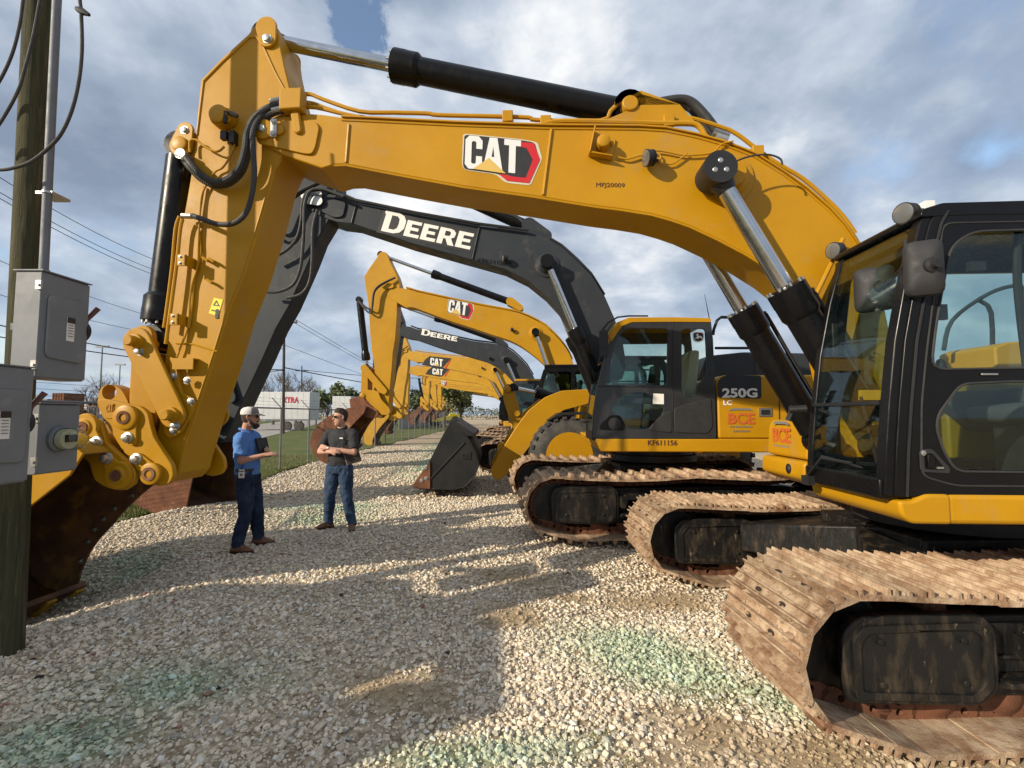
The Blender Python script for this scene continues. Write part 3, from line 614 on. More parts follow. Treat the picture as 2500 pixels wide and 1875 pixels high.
def bucket(root, prof, teethdir, w, m_out, m_in, name='bucket', nteeth=5, mouth=None, v=0, m_lip=None, thick=.03, bolts=True, m_tooth=None):
    """prof: closed side outline; the first `mouth` points are the open edge from hinge side to the lip"""
    b = MB(); y0, y1 = v-w/2, v+w/2
    o = MB().plate(prof, y0-.025, y0).build(name, m_out, root, smooth=0, bevel=.006)
    b.plate(prof, y1, y1+.025); b.build('far_side_plate', m_in, o, smooth=0, bevel=.006)
    sh = [prof[0]]+prof[mouth-1:]; sh = prof[mouth-1:]+[prof[0]]
    # shell swept from lip round the back to the hinge side; outer skin painted, inner skin bare
    def skin(off, m, nm, par):
        c = Vector((sum(p[0] for p in prof)/len(prof), sum(p[1] for p in prof)/len(prof))); b = MB(); q = []
        for p in sh:
            p = Vector(p); q.append(tuple(p+(c-p).normalized()*off))
        vs = [(p[0], y0, p[1]) for p in q]+[(p[0], y1, p[1]) for p in q]; n = len(q)
        b.add(vs, [(i, i+1, n+i+1, n+i) for i in range(n-1)]); ob = b.build(nm, m, par, smooth=40); s_ = ob.modifiers.new('thickness', 'SOLIDIFY'); s_.thickness = .012; s_.offset = 0; return ob
    skin(.004, m_out, 'shell', o); skin(.03, m_in, 'inner_shell', o)
    ins = MB()
    for s_, y in ((1, y0), (-1, y1)):
        c = Vector((sum(p[0] for p in prof)/len(prof), sum(p[1] for p in prof)/len(prof)))
        q = [tuple(Vector(p)+(c-Vector(p)).normalized()*.012) for p in prof]; ins.plate(q, y+s_*.001 if s_ > 0 else y-.005, y+.005 if s_ > 0 else y-.001)
    ins.build('side_lining', m_in, o, smooth=0, split=True)
    lip = Vector(prof[mouth-1]); td = Vector(teethdir).normalized(); nn = Vector((-td.y, td.x)); L_ = MB()
    L_.plate([tuple(lip+td*-.14+nn*.03), tuple(lip+td*.04+nn*.012), tuple(lip+td*.04-nn*.012), tuple(lip-td*.14-nn*.03)], y0-.02, y1+.02)
    L_.build('cutting_edge', m_lip or m_in, o, smooth=0, bevel=.004)
    for k in range(nteeth):
        y = y0+.04+(w-.08)*k/(nteeth-1); t = MB()
        f = lambda a, c: tuple(lip+td*a+nn*c)
        for yy in (0,): t.add([(f(-.10,.055)[0], y-.05, f(-.10,.055)[1]), (f(-.10,.055)[0], y+.05, f(-.10,.055)[1]), (f(.02,.06)[0], y-.05, f(.02,.06)[1]), (f(.02,.06)[0], y+.05, f(.02,.06)[1]), (f(.20,.008)[0], y-.035, f(.20,.008)[1]), (f(.20,.008)[0], y+.035, f(.20,.008)[1]), (f(.20,-.006)[0], y-.035, f(.20,-.006)[1]), (f(.20,-.006)[0], y+.035, f(.20,-.006)[1]), (f(.02,-.05)[0], y-.05, f(.02,-.05)[1]), (f(.02,-.05)[0], y+.05, f(.02,-.05)[1]), (f(-.10,-.045)[0], y-.05, f(-.10,-.045)[1]), (f(-.10,-.045)[0], y+.05, f(-.10,-.045)[1])],
              [(0,1,3,2),(2,3,5,4),(4,5,7,6),(6,7,9,8),(8,9,11,10),(10,11,1,0),(0,2,4,6,8,10),(11,9,7,5,3,1)])
        t.build('tooth', m_tooth or m_lip or m_in, o, smooth=0, bevel=.008)
    if bolts:
        q = MB()
        for i in range(2, mouth-1):
            c = Vector((sum(p[0] for p in prof)/len(prof), sum(p[1] for p in prof)/len(prof))); p = Vector(prof[i]); p = p+(c-p).normalized()*.12
            q.lathe((p.x, y1-.004, p.y), (0,-1,0), [(0,.03),(.012,.03),(.013,.02),(.03,.018)], 10); q.lathe((p.x, y0-.024, p.y), (0,-1,0), [(0,.03),(.012,.03),(.013,.02),(.03,.018)], 10)
        q.build('cutter_bolt', M_steel, o, split=True)
    return o
def cat_badge(root, p0, px, pz, v, new=True, par=None):
    """the three-letter badge; p0 lower-left corner (x,z), px bottom edge vector, pz left edge vector"""
    p0, px, pz = Vector(p0), Vector(px), Vector(pz); f = lambda a, c: tuple(p0+px*a+pz*c)
    if new:
        o = MB().plate([f(*q) for q in roundpoly([(-.02,.10),(-.02,1.03),(.80,1.03),(1.03,.99),(1.10,.52),(.95,-.30),(.60,-.30),(.46,-.08),(.02,-.05)], .07)], v-.003, v-.001).build('logo', M_cream, par or root, smooth=0)
        MB().plate([f(*q) for q in roundpoly([(-.005,.10),(0,1.0),(.80,1.0),(.99,.97),(1.06,.5),(.93,-.22),(.62,-.22),(.50,-.06),(.02,-.03)], .07)], v-.0045, v-.003).build('logo_ground', M_decalb, o, smooth=0)
        MB().plate([f(*q) for q in [(.78,.94),(.98,.94),(1.07,.48),(.93,-.24),(.62,-.24),(.50,-.07),(.62,-.07),(.68,-.10),(.88,-.10),(.97,.46),(.88,.78),(.78,.80)]], v-.007, v-.0045).build('logo_hexagon', M_red, o, smooth=0)
        b = MB(); word(b, 'CAT', f(.02, .0), px*.78, pz*.98, v-.009, v-.0045, .03); b.build('logo_letters', M_silver, o, smooth=0)
        MB().plate([f(*q) for q in [(.14,.0),(.36,.37),(.60,-.04)]], v-.012, v-.009).build('logo_triangle', M_gold, o, smooth=0)
    else:
        o = MB().plate([f(*q) for q in [(-.40,.0),(-.22,.55),(.05,.95),(1.35,1.05),(.85,.0),(.65,-.12)]], v-.004, v-.001).build('logo', M_decalb, par or root, smooth=0)
        MB().plate([f(*q) for q in [(.95,.0),(1.35,1.05),(1.30,.75),(1.05,-.02)]], v-.006, v-.004).build('logo_slash', M_red, o, smooth=0)
        b = MB(); word(b, 'CAT', f(.10, .10), px*.74, pz*.72, v-.007, v-.004, .03); b.build('logo_letters', M_white, o, smooth=0)
        MB().plate([f(*q) for q in [(.36,.10),(.49,.40),(.62,.10)]], v-.009, v-.007).build('logo_triangle', M_gold, o, smooth=0)
    return o
def deere_word(root, p0, p1, p2, v):
    """p0 base left, p1 base right, p2 top left"""
    p0, p1, p2 = Vector(p0), Vector(p1), Vector(p2); ex = p1-p0; ez = p2-p0; f = lambda a, c: tuple(p0+ex*a+ez*c)
    o = MB().plate([f(-.03,-.12), f(1.03,-.14), f(1.03,1.0), f(.2,1.18), f(-.03,1.18)], v-.003, v-.001).build('lettering_ground', M_decalb, root, smooth=0)
    b = MB(); word(b, 'DEERE', p0, ex, ez, v-.007, v-.003, .05, [1.12, .86, .86, .86, .86]); b.build('lettering', M_white, o, smooth=0)
def work_light(root, c, d, r=.075, name='work_lamp', stalk=None):
    c, d = Vector(c), Vector(d).normalized(); b = MB(); b.lathe(c-d*.08, d, [(0, r*.6), (.01, r*.85), (.03, r*.9), (.075, r), (.085, r)], 20)
    for k in range(6): b.lathe(c-d*(.065-.01*k), d, [(0, r*.95), (.004, r*.95)], 16)
    if stalk: b.tube([c-d*.03, Vector(stalk)], .014)
    o = b.build(name, M_blkm, root); l = MB(); l.lathe(c+d*.0, d, [(0, r*.92), (.008, r*.9), (.012, r*.7)], 20); l.build('lens', M_lens, o); return o
# ---------------------------------------------------------------- big yellow excavator in front
F1 = Frame(4.2, 4.35, 0, 3.0)
m1 = empty('excavator', F1.c, -F1.th, 'huge yellow excavator nearest the camera, with a glossy black cab and muddy tracks', 'excavator', 'excavators parked in the row')
def PL(F, pts, v): return [F.L(x, y, v) for x, y in pts]
BW = .50; bv = -BW/2
BOOM_PX = [(634,321),(640,297),(660,287),(700,284),(757,277),(792,280),(834,286),(900,289),(1123,300),(1344,307),(1481,308),(1560,309),(1625,313),(1698,328),(1770,348),(1843,376),(1915,421),(1969,460),(2023,507),(2060,547),(2092,594),(2130,665),(2160,750),(2178,840),(2180,930),
           (2150,985),(2100,985),(2068,940),(2050,860),(2018,785),(1983,738),(1945,703),(1900,668),(1817,617),(1752,583),(1683,551),(1636,535),(1589,522),(1520,511),(1455,503),(1380,491),(1300,478),(1134,455),(985,428),(845,401),(815,402),(785,411),(692,378),(636,350)]
boom1 = PL(F1, BOOM_PX, bv)
bo = MB().plate(boom1, -BW/2, BW/2).build('boom', M_yel, m1, smooth=22, bevel=.012)
w = MB()
lo = [(p[0], -BW/2-.004, p[1]) for p in boom1[25:46]]; w.tube([F1.P3(x, y+3, bv-.002) for x, y in BOOM_PX[29:46]], .011, 6)
w.tube([F1.P3(1346,317,bv-.003), F1.P3(1326,476,bv-.003)], .016, 6, ); w.tube([F1.P3(852,304,bv-.003), F1.P3(845,396,bv-.003)], .014, 6)
w.tube([F1.P3(x, y+7, bv-.002) for x, y in BOOM_PX[6:22]], .010, 6)
w.build('weld_bead', M_yel, bo, split=True)
fl = MB()      # top plate standing proud of the side plates
tp = boom1[6:23]; c_ = []
up = [(p[0], p[1]+.012) for p in tp]
fl.plate(up+[(p[0], p[1]-.004) for p in reversed(tp)], -BW/2-.02, BW/2+.02); fl.build('top_plate', M_yel, bo, smooth=22, bevel=.004)
dp = MB(); dp.plate(roundpoly(PL(F1, [(630,352),(628,330),(640,303),(700,297),(770,297),(782,312),(773,360),(764,379),(745,378)], bv), .05), bv-.022, bv); dp.build('nose_plate', M_yel, bo, bevel=.006)
pb = MB(); P0 = F1.L(647, 321, bv); grommet(pb, P0, .10, .03, bv-.022); pb.plate(capsule(P0, F1.L(686,322,bv), .085, .05), bv-.045, bv-.022); pb.build('pin_boss', M_yel, bo, bevel=.005)
pb = MB(); pb.lathe((P0[0], bv-.07, P0[1]), (0,1,0), [(0,.03),(.03,.045),(.05,.05)]); q = F1.L(676, 321, bv); pb.plate([(q[0]-.03,q[1]-.085),(q[0]+.03,q[1]-.085),(q[0]+.03,q[1]+.085),(q[0]-.03,q[1]+.085)], bv-.06, bv-.045)
for dz in (-.06,.06): hexbolt(pb, (q[0], q[1]+dz), bv-.06)
pb.build('pin_keeper', M_steel, bo)
# boss of the lift cylinders half way up the boom
PB = F1.L(1771, 437, bv); bb = MB(); bb.lathe((PB[0], bv, PB[1]), (0,-1,0), [(-.01,.245),(.02,.245),(.028,.20),(.05,.185),(.075,.15),(.14,.13)], 36); bb.lathe((PB[0], -bv, PB[1]), (0,1,0), [(-.01,.245),(.02,.245),(.028,.20),(.05,.185),(.075,.15),(.14,.13)], 36); bb.build('cylinder_boss', M_yel, bo, split=True)
# ----- stick
SW = .44; sv = -SW/2
STICK_PX = [(640,52),(662,54),(676,66),(682,90),(686,120),(697,170),(712,232),(716,300),(700,355),(688,382),(669,423),(647,509),(631,562),(598,667),(561,755),(529,860),(480,1007),(443,1125),(436,1155),(415,1178),(385,1178),(366,1150),(372,1100),(388,1040),(394,985),(396,930),(404,870),(411,828),(419,722),(435,600),(450,520),(464,440),(474,380),(478,320),(484,252),(490,195),(541,142),(606,83),(620,64)]
stick1 = PL(F1, STICK_PX, sv)
st = MB().plate(stick1, sv, -sv).build('stick', M_yel, m1, smooth=22, bevel=.012)
w = MB(); w.tube([F1.P3(x, y, sv-.002) for x, y in ((497,199),(543,152),(608,92),(626,90),(642,112),(672,178),(704,236))], .012, 6); w.tube([F1.P3(x, y, sv-.002) for x, y in ((497,199),(490,255),(481,330))], .010, 6)
w.tube([F1.P3(x, y, sv-.002) for x, y in ((686,390),(663,425),(640,509),(624,562),(591,667),(554,755),(522,860),(473,1007),(445,1090))], .009, 6); w.tube([F1.P3(430,838,sv-.002), F1.P3(470,840,sv-.002), F1.P3(530,858,sv-.002)], .009, 6)
w.build('weld_bead', M_yel, st, split=True)
SP = F1.L(656, 98, sv)
p_ = MB(); p_.plate(capsule(F1.L(653,70,sv), SP, .105, .09), sv-.03, sv+.0); p_.plate(capsule(F1.L(653,70,sv), SP, .105, .09), -sv, -sv+.03); p_.build('peak_plate', M_yel, st, bevel=.006, split=True)
p_ = MB(); hexbolt(p_, F1.L(657,101,sv), sv-.03, .035, .03); p_.build('peak_bolt', M_steel, st)
p_ = MB(); L1, L2 = F1.L(456,322,sv), F1.L(446,357,sv); p_.plate(capsule(L1, L2, .085, .115), sv-.03, sv); p_.plate(capsule(L1, L2, .085, .115), -sv, -sv+.03); p_.plate([L2, (L2[0]+.05,L2[1]-.2), F1.L(480,400,sv), F1.L(484,320,sv), L1], sv+.02, -sv-.02); grommet(p_, L2, .075, .03, sv-.03); p_.build('cylinder_lug', M_yel, st, bevel=.006)
p_ = MB(); hexbolt(p_, L1, sv-.03, .03); p_.build('lug_bolt', M_steel, st)
# side bracket, plates and clips on the stick side
p_ = MB(); p_.plate(roundpoly(PL(F1, [(523,284),(545,270),(582,282),(578,310),(545,322),(530,312)], sv), .03), sv-.10, sv-.0); q = F1.L(552,296,sv); p_.lathe((q[0], sv-.02, q[1]), (0,-1,0), [(0,.09),(.11,.09),(.12,.06)]); p_.build('valve_block', M_yel, st, bevel=.01)
p_ = MB(); q = F1.L(556,336,sv); p_.box(q[0]-.03, q[0]+.03, sv-.07, sv-.02, q[1]-.05, q[1]+.03); q = F1.L(575,335,sv); p_.box(q[0]-.02, q[0]+.03, sv-.07, sv, q[1]-.09, q[1]+.03); q = F1.L(545,305,sv); p_.tube([F1.P3(550,300,sv-.12), F1.P3(549,273,sv-.12), F1.P3(562,276,sv-.12), F1.P3(580,284,sv-.1)], .02, 6); p_.build('connector', M_blkm, st)
for x, y, w_, h_ in ((446,636,16,26), (428,780,14,26)):
    p_ = MB(); q = F1.L(x, y, sv-.12); p_.box(q[0]-.04, q[0]+.04, sv-.14, sv-.12, q[1]-.055, q[1]+.055); p_.box(q[0]+.02, q[0]+.04, sv-.14, sv, q[1]-.05, q[1]+.05); p_.build('pipe_bracket', M_yel, st, bevel=.004)
    p_ = MB(); hexbolt(p_, (q[0]-.01, q[1]+.03), sv-.14, .009, .012); hexbolt(p_, (q[0]-.01, q[1]-.03), sv-.14, .009, .012); p_.build('bracket_bolts', M_steel, st)
p_ = MB()
for x, y in ((500,632),(516,635),(510,686)): p_.tube([F1.P3(x-6, y-4, sv-.05), F1.P3(x+7, y+5, sv-.05)], .014, 6); p_.tube([F1.P3(x, y, sv-.05), F1.P3(x, y, sv)], .014, 6)
q = F1.L(461, 888, sv); p_.box(q[0]-.10, q[0]+.10, sv-.08, sv-.065, q[1]-.06, q[1]+.035, Matrix.Rotation(0, 4, 'Y')); p_.box(q[0]-.10, q[0]+.10, sv-.08, sv, q[1]+.035, q[1]+.045)
p_.build('clip', M_yel, st, split=True)
p_ = MB(); q = F1.L(528,750,sv)
p_ = MB().plate(PL(F1, [(523,727),(545,732),(533,772),(510,765)], sv), sv-.004, sv-.001).build('warning_label', M_yl, st, smooth=0)
b_ = MB(); a_, c2, d_ = PL(F1, [(529,733),(537,748),(521,746)], sv); b_.plate([a_, c2, d_], sv-.007, sv-.004, [[tuple(Vector(a_)*.6+(Vector(a_)+Vector(c2)+Vector(d_))/3*.4), tuple(Vector(c2)*.6+(Vector(a_)+Vector(c2)+Vector(d_))/3*.4), tuple(Vector(d_)*.6+(Vector(a_)+Vector(c2)+Vector(d_))/3*.4)]]); b_.plate(PL(F1, [(517,756),(524,757),(524,760),(517,759)], sv), sv-.007, sv-.004); q = F1.L(531,760,sv); b_.plate(circle(q,.022,8), sv-.007, sv-.004); b_.plate([(q[0]-.02,q[1]-.02),(q[0]+.015,q[1]-.02),(q[0]+.015,q[1]-.07),(q[0]-.015,q[1]-.07)], sv-.007, sv-.004); b_.build('warning_symbol', M_decalb, p_, smooth=0)
# ----- cylinders
cylinder(m1, F1.L(657,98,0), F1.L(958,160,0), F1.L(1525,276,0), .125, .068, 'stick_cylinder')
ul = MB(); AB = F1.L(1530,282,0)
for y in (-.16, .16): ul.plate([(AB[0]-.26,AB[1]-.16)]+capsule((AB[0],AB[1]-.08),(AB[0],AB[1]),.14,.14)[11:]+[(AB[0]+.1,AB[1]+.13),(AB[0]+.46,AB[1]-.02),(AB[0]+.62,AB[1]-.22)], y-.02, y+.02)
ul.lathe((AB[0], -.2, AB[1]), (0,1,0), [(0,.07),(.02,.08),(.38,.08),(.4,.07)]); ul.build('cylinder_lug', M_yel, bo, bevel=.006)
FT = F1.L(2003,1075,.42)
for v, nm in ((-.43, 'lift_cylinder'), (.43, 'lift_cylinder')):
    A = F1.L(1757,410,-.52); A = (A[0], A[1])
    J = (A[0]+(FT[0]-A[0])*.43, A[1]+(FT[1]-A[1])*.43)
    c = cylinder(m1, A, J, FT, .135, .075, nm, v, collar=1.18)
    e = MB(); s_ = 1 if v > 0 else -1
    e.lathe((A[0], v-s_*.15, A[1]), (0,s_,0), [(0,.10),(.02,.135),(.10,.135),(.12,.14),(.24,.14),(.25,.128)], 28); e.build('pin_cap', M_blkm, c)
    e = MB()
    for k in range(3): a = R(90+120*k); e.lathe((A[0]+.055*math.cos(a), v+s_*.10, A[1]+.055*math.sin(a)), (0,s_,0), [(0,.032),(.014,.032),(.024,.016)], 12)
    e.build('cap_bolt', M_steel, c, split=True)
    d = (Vector(FT)-Vector(A)).normalized(); nrm = Vector((-d.y, d.x)) if d.x*1 > 0 else Vector((d.y, -d.x)); e = MB()
    J2 = Vector(J); off = .185
    e.tube([(J2.x+d.x*.16+nrm.x*off, v, J2.y+d.y*.16+nrm.y*off), (J2.x+d.x*.3+nrm.x*off, v, J2.y+d.y*.3+nrm.y*off), (FT[0]-d.x*.45+nrm.x*.17, v, FT[1]-d.y*.45+nrm.y*.17), (FT[0]-d.x*.25+nrm.x*.05, v, FT[1]-d.y*.25+nrm.y*.05)], .022, 8); e.tube([(J2.x+d.x*.12+nrm.x*.1, v, J2.y+d.y*.12+nrm.y*.1), (J2.x+d.x*.16+nrm.x*off, v, J2.y+d.y*.16+nrm.y*off)], .03, 8); e.build('supply_pipe', M_blkm, c)
cb = cylinder(m1, F1.L(388,830,0), F1.L(386,790,0), F1.L(447,362,0), .135, .07, 'bucket_cylinder', m_b=M_blk)
# ----- bucket linkage and quick coupler
lk = MB(); U = F1.L(332,834,-.33); V_ = F1.L(419,1013,-.33)
for y in (-.33, .29): lk.plate(capsule(U, V_, .135, .12), y, y+.04)
lk.build('idler_link', M_yel, m1, bevel=.01, split=True)
for p, nm in ((U, 'x'), (V_, 'y')):
    g = MB(); g.lathe((p[0], -.33, p[1]), (0,-1,0), [(0,.075),(.03,.07),(.031,.05),(.09,.05),(.10,.04)], 20); g.lathe((p[0], .33, p[1]), (0,1,0), [(0,.075),(.03,.07),(.07,.05)], 20); g.cyl((p[0],-.3,p[1]),(p[0],.3,p[1]),.05); g.build('link_pin', M_yel, m1)
    g = MB(); hexbolt(g, (p[0]+.05, p[1]-.10), -.33, .026, .05); g.build('keeper_bolt', M_steel, m1)
br = MB(); br.plate(roundpoly(PL(F1, [(424,870),(437,880),(452,960),(470,967),(482,982),(478,1005),(448,1058),(424,1070),(409,1058),(410,1020),(424,975)], sv), .03), sv-.05, sv); br.build('bracket_plate', M_yel, st, bevel=.006)
g = MB()
for x, y in ((466,980),(423,1051),(424,918),(457,929)): hexbolt(g, F1.L(x,y,sv-.05), sv-.05, .026, .02)
g.build('bracket_bolt', M_steel, st, split=True)
CPn = F1.L(317,1019,-.36); NPn = F1.L(378,1155,-.36)
pl = MB(); U0 = F1.L(388,830,0)
for y in (-.21, .15): pl.plate(capsule(U0, CPn, .11, .13), y, y+.06)
pl.box(U0[0]-.15, U0[0]+.02, -.15, .15, (U0[1]+CPn[1])/2-.35, (U0[1]+CPn[1])/2+.25); pl.build('power_link', M_yel, m1, bevel=.01)
CO = [(240,976),(262,974),(345,992),(358,1001),(366,1011),(372,1040),(380,1068),(404,1105),(424,1135),(428,1160),(418,1180),(392,1187),(362,1178),(338,1145),(300,1095),(268,1042),(246,1000)]
coP = PL(F1, CO, -.36); c1 = MB()
for y in (-.38, .33): c1.plate(roundpoly(coP, .03), y, y+.05)
c1.plate(roundpoly(PL(F1, [(250,985),(330,1000),(340,1100),(310,1095),(268,1040)], -.36), .03), -.33, .33); co = c1.build('quick_coupler', M_yel, m1, bevel=.01)
EA = [(190,1024),(205,1020),(232,1020),(252,1028),(262,1050),(268,1080),(300,1108),(330,1135),(341,1158),(334,1182),(312,1196),(285,1194),(262,1186),(240,1172),(232,1150),(228,1130),(215,1118),(150,1085),(152,1030)]
g = MB()
for p, r_ in ((CPn, .115), (NPn, .10)): grommet(g, p, r_, .05, -.38); 
g.plate(capsule(CPn, F1.L(331,1075,-.36), .10, .045), -.405, -.38); g.plate(capsule(NPn, F1.L(345,1120,-.36), .085, .055), -.405, -.38)
g.plate(rrect(F1.L(262,1008,-.36)[0], F1.L(284,1008,-.36)[0], F1.L(270,1022,-.36)[1], F1.L(270,992,-.36)[1], .02), -.386, -.38)
g.build('pin_boss', M_yel, co, bevel=.005, split=True)
g = MB(); a, c2 = F1.L(265,1006,-.36), F1.L(282,1006,-.36); word(g, 'CAT', a, (c2[0]-a[0], (c2[0]-a[0])*.1), (0,.07), -.392, -.386); g.build('cast_lettering', M_yel, co, smooth=0)
g = MB()
for x, y, r_ in ((323,1068,.042),(344,1119,.042)): 
    q = F1.L(x,y,-.36); g.lathe((q[0],-.405,q[1]), (0,-1,0), [(0,r_*1.25),(.01,r_*1.2),(.015,r_*.8),(.045,r_*.75),(.05,r_*.4)], 14)
g.build('coupler_bolt', M_steel, co, split=True)
g = MB()
for p in (CPn, NPn): g.ring((p[0],-.44,p[1]), (p[0],-.425,p[1]), .06, .035, 18)
g.build('pin_ring', M_rust, co, split=True)
eye = MB(); e0, e1 = F1.L(262,958,-.1), F1.L(318,985,-.1); eye.plate(roundpoly(PL(F1, [(252,985),(255,955),(268,941),(286,940),(308,950),(322,975),(328,990)], -.1), .04), -.16, -.02, [circle(F1.L(280,958,-.1), .075, 14)]); eye.build('lifting_eye', M_yel, co, bevel=.015)
ea = MB(); EP = PL(F1, EA, -.38)
for y in (-.42, .37): ea.plate(roundpoly(EP, .03), y, y+.05)
# ----- bucket
BK = [(470,1085),(445,1125),(390,1168),(343,1205),(300,1245),(268,1283),(235,1318),(212,1350),(190,1398),(178,1450),(140,1456),(95,1440),(40,1390),(-15,1330),(-45,1250),(-40,1165),(10,1100),(110,1062),(230,1040),(340,1035),(430,1052)]
BW1 = 1.30; bkp = PL(F1, BK, .62)
bk = bucket(m1, bkp, (F1.L(150,1460,.62)[0]-F1.L(190,1400,.62)[0]-.05, -.25), BW1, M_yel, M_bktin, mouth=10, m_lip=None, m_tooth=M_yelold)
eo = ea.build('bucket_ear', M_yel, bk, bevel=.01, split=True)
g = MB()
for x, y in ((212,1043),(293,1160)): 
    p = F1.L(x,y,-.42); g.lathe((p[0],-.42,p[1]), (0,-1,0), [(0,.13),(.03,.12),(.031,.075),(.045,.07)], 24); g.lathe((p[0],.42,p[1]), (0,1,0), [(0,.13),(.04,.12)], 24)
g.plate(capsule(F1.L(212,1043,-.42), F1.L(243,1080,-.42), .09, .045), -.45, -.42); g.plate(capsule(F1.L(293,1160,-.42), F1.L(268,1119,-.42), .09, .05), -.45, -.42); g.build('ear_boss', M_yel, eo, bevel=.005, split=True)
g = MB()
for x, y in ((244,1079),(269,1118)):
    q = F1.L(x,y,-.42); g.lathe((q[0],-.45,q[1]), (0,-1,0), [(0,.055),(.01,.052),(.015,.034),(.05,.032),(.055,.02)], 14)
g.build('ear_bolt', M_steel, eo, split=True)
g = MB()
for x, y in ((212,1043),(293,1160)): p = F1.L(x,y,-.42); g.ring((p[0],-.475,p[1]), (p[0],-.465,p[1]), .05, .02, 16); g.cyl((p[0],-.47,p[1]), (p[0],-.40,p[1]), .022, n=10)
g.build('ear_ring', M_rust, eo, split=True)
text_obj('paint_marking', 'HG', M_white, bk, (F1.L(150,1118,-.66)[0], -BW1/2-.03, F1.L(150,1118,-.66)[1]), .07, tilt=R(25))
# ----- stamped badge, numbers
a, bq, c2 = F1.L(1131,411,bv), F1.L(1305,429,bv), F1.L(1134,329,bv)
cat_badge(m1, a, (bq[0]-a[0], bq[1]-a[1]), (c2[0]-a[0], c2[1]-a[1]), bv, True, bo)
q = F1.L(1454,456,bv); text_obj('serial_number', 'MFJ20009', M_txt, bo, (q[0], bv-.002, q[1]), .052, width=F1.L(1524,464,bv)[0]-q[0], tilt=-.05)
# ----- hoses and pipes
def pipe(name, pts, v, r, m, par, sm=6, F=F1, n=8):
    vs = v if isinstance(v, (list, tuple)) else [v]*len(pts)
    return MB().tube([F.P3(x, y, k) for (x, y), k in zip(pts, vs)], r, n, sm).build(name, m, par)
def ribbed(name, pts, vs, r, m, par, F=F1):
    P = catmull([Vector(F.P3(x, y, k)) for (x, y), k in zip(pts, vs)], 14); rr = [r*(1.06 if i%2 else .94) for i in range(len(P))]
    return MB().tube(P, rr, 10).build(name, m, par)
h1 = [(700,252),(672,258),(645,270),(620,292),(604,325),(598,370),(584,412),(557,438),(525,445),(495,430),(472,408),(455,385)]
ribbed('stick_hose', h1, [-.30,-.30,-.30,-.32,-.36,-.38,-.38,-.36,-.34,-.34,-.34,-.3], .034, M_rubber, m1)
ribbed('stick_hose', [(x+6,y+14) for x, y in h1[:3]]+[(630,303),(613,330),(606,372),(591,418),(560,447),(526,453),(493,438),(468,414),(450,392)], [-.28,-.28,-.28,-.28,-.3,-.31,-.31,-.3,-.28,-.28,-.28,-.24], .03, M_rubber, m1)
ribbed('stick_hose', [(672,268),(640,282),(618,320),(618,370),(621,420),(615,475),(600,520),(570,545),(530,547),(495,535),(470,527)], [-.27,-.30,-.36,-.40,-.42,-.42,-.42,-.40,-.38,-.36,-.32], .024, M_rubber, m1)
p_ = MB()
for (a, c2) in (((660,248),(700,240)), ((665,270),(700,262)), ((445,527),(468,528)), ((430,378),(455,388)), ((452,383),(462,400))): p_.tube([F1.P3(*a, -.3), F1.P3(*c2, -.3)], .026, 10)
q = F1.L(452,384,-.25); p_.lathe((q[0], -.32, q[1]), (0,1,0), [(0,.05),(.2,.05)], 12); p_.build('hose_fitting', M_steel, m1, split=True)
p_ = MB(); q = F1.L(718,250,-.28); p_.box(q[0]-.12, q[0]+.10, -.34, -.22, q[1]-.10, q[1]+.11); p_.plate(capsule(F1.L(722,282,-.28), F1.L(728,318,-.28), .045, .04), -.30, -.26); p_.build('pipe_clamp', M_yel, bo, bevel=.015)
T1 = [(735,232),(758,230),(790,243),(878,272),(960,275),(1043,277),(1070,281),(1200,284),(1290,287),(1310,293),(1465,295),(1490,272),(1512,252),(1540,248),(1572,249),(1590,284),(1670,285),(1760,310),(1800,328),(1850,366),(1900,400),(1960,436),(2020,488),(2060,530),(2088,570)]
pipe('boom_pipe', T1, -.16, .02, M_yel, bo, 3)
pipe('boom_pipe', [(738,250),(765,253),(800,266),(850,282),(890,287),(900,293)], -.10, .02, M_yel, bo, 3)
pipe('boom_pipe', [(735,262),(770,262),(830,276),(880,287)], -.2, .02, M_yel, bo, 3)
pipe('boom_pipe', [(1330,303),(1380,296),(1560,300),(1620,302),(1690,302),(1712,315),(1730,340),(1800,374),(1870,410),(1940,450),(2020,506),(2075,568),(2100,610)], -.2, .026, M_yel, bo, 3)
for x, y in ((1240,290),(1332,302),(1630,300),(1845,375)):
    q = F1.L(x,y,-.16); p_ = MB(); p_.box(q[0]-.05, q[0]+.05, -.22, .1, q[1]-.06, q[1]+.05); p_.build('pipe_bracket', M_yel, bo, bevel=.006)
pipe('cylinder_pipe', [(1300,225),(1420,262),(1445,262),(1462,248),(1490,240),(1520,242)], .02, .022, M_blk, m1, 4)
p_ = MB(); q = F1.L(1437,252,0); p_.box(q[0]-.03,q[0]+.03,-.05,.05,q[1]-.06,q[1]+.08); p_.build('pipe_clip', M_blk, m1)
pipe('boom_hose', [(1505,252),(1560,262),(1610,250),(1660,243),(1690,252),(1722,284),(1750,320),(1772,336)], -.02, .045, M_rubber, bo, 8, n=12)
pipe('boom_hose', [(1508,258),(1570,268),(1620,257),(1655,252),(1685,262),(1712,292),(1740,330)], .12, .045, M_rubber, bo, 8, n=12)
p_ = MB(); p_.tube([F1.P3(1742,322,-.08), F1.P3(1778,336,-.08)], .04, 10); p_.tube([F1.P3(1748,334,-.16), F1.P3(1776,343,-.16)], .04, 10); p_.tube([F1.P3(1498,262,-.05), F1.P3(1545,262,-.05)], .035, 10); p_.build('hose_fitting', M_steel, bo, split=True)
pipe('wiring', [(1505,382),(1530,388),(1560,380),(1575,378),(1600,368),(1625,370),(1665,378),(1700,378),(1740,372),(1762,352),(1790,345)], bv-.03, .009, M_yel, bo)
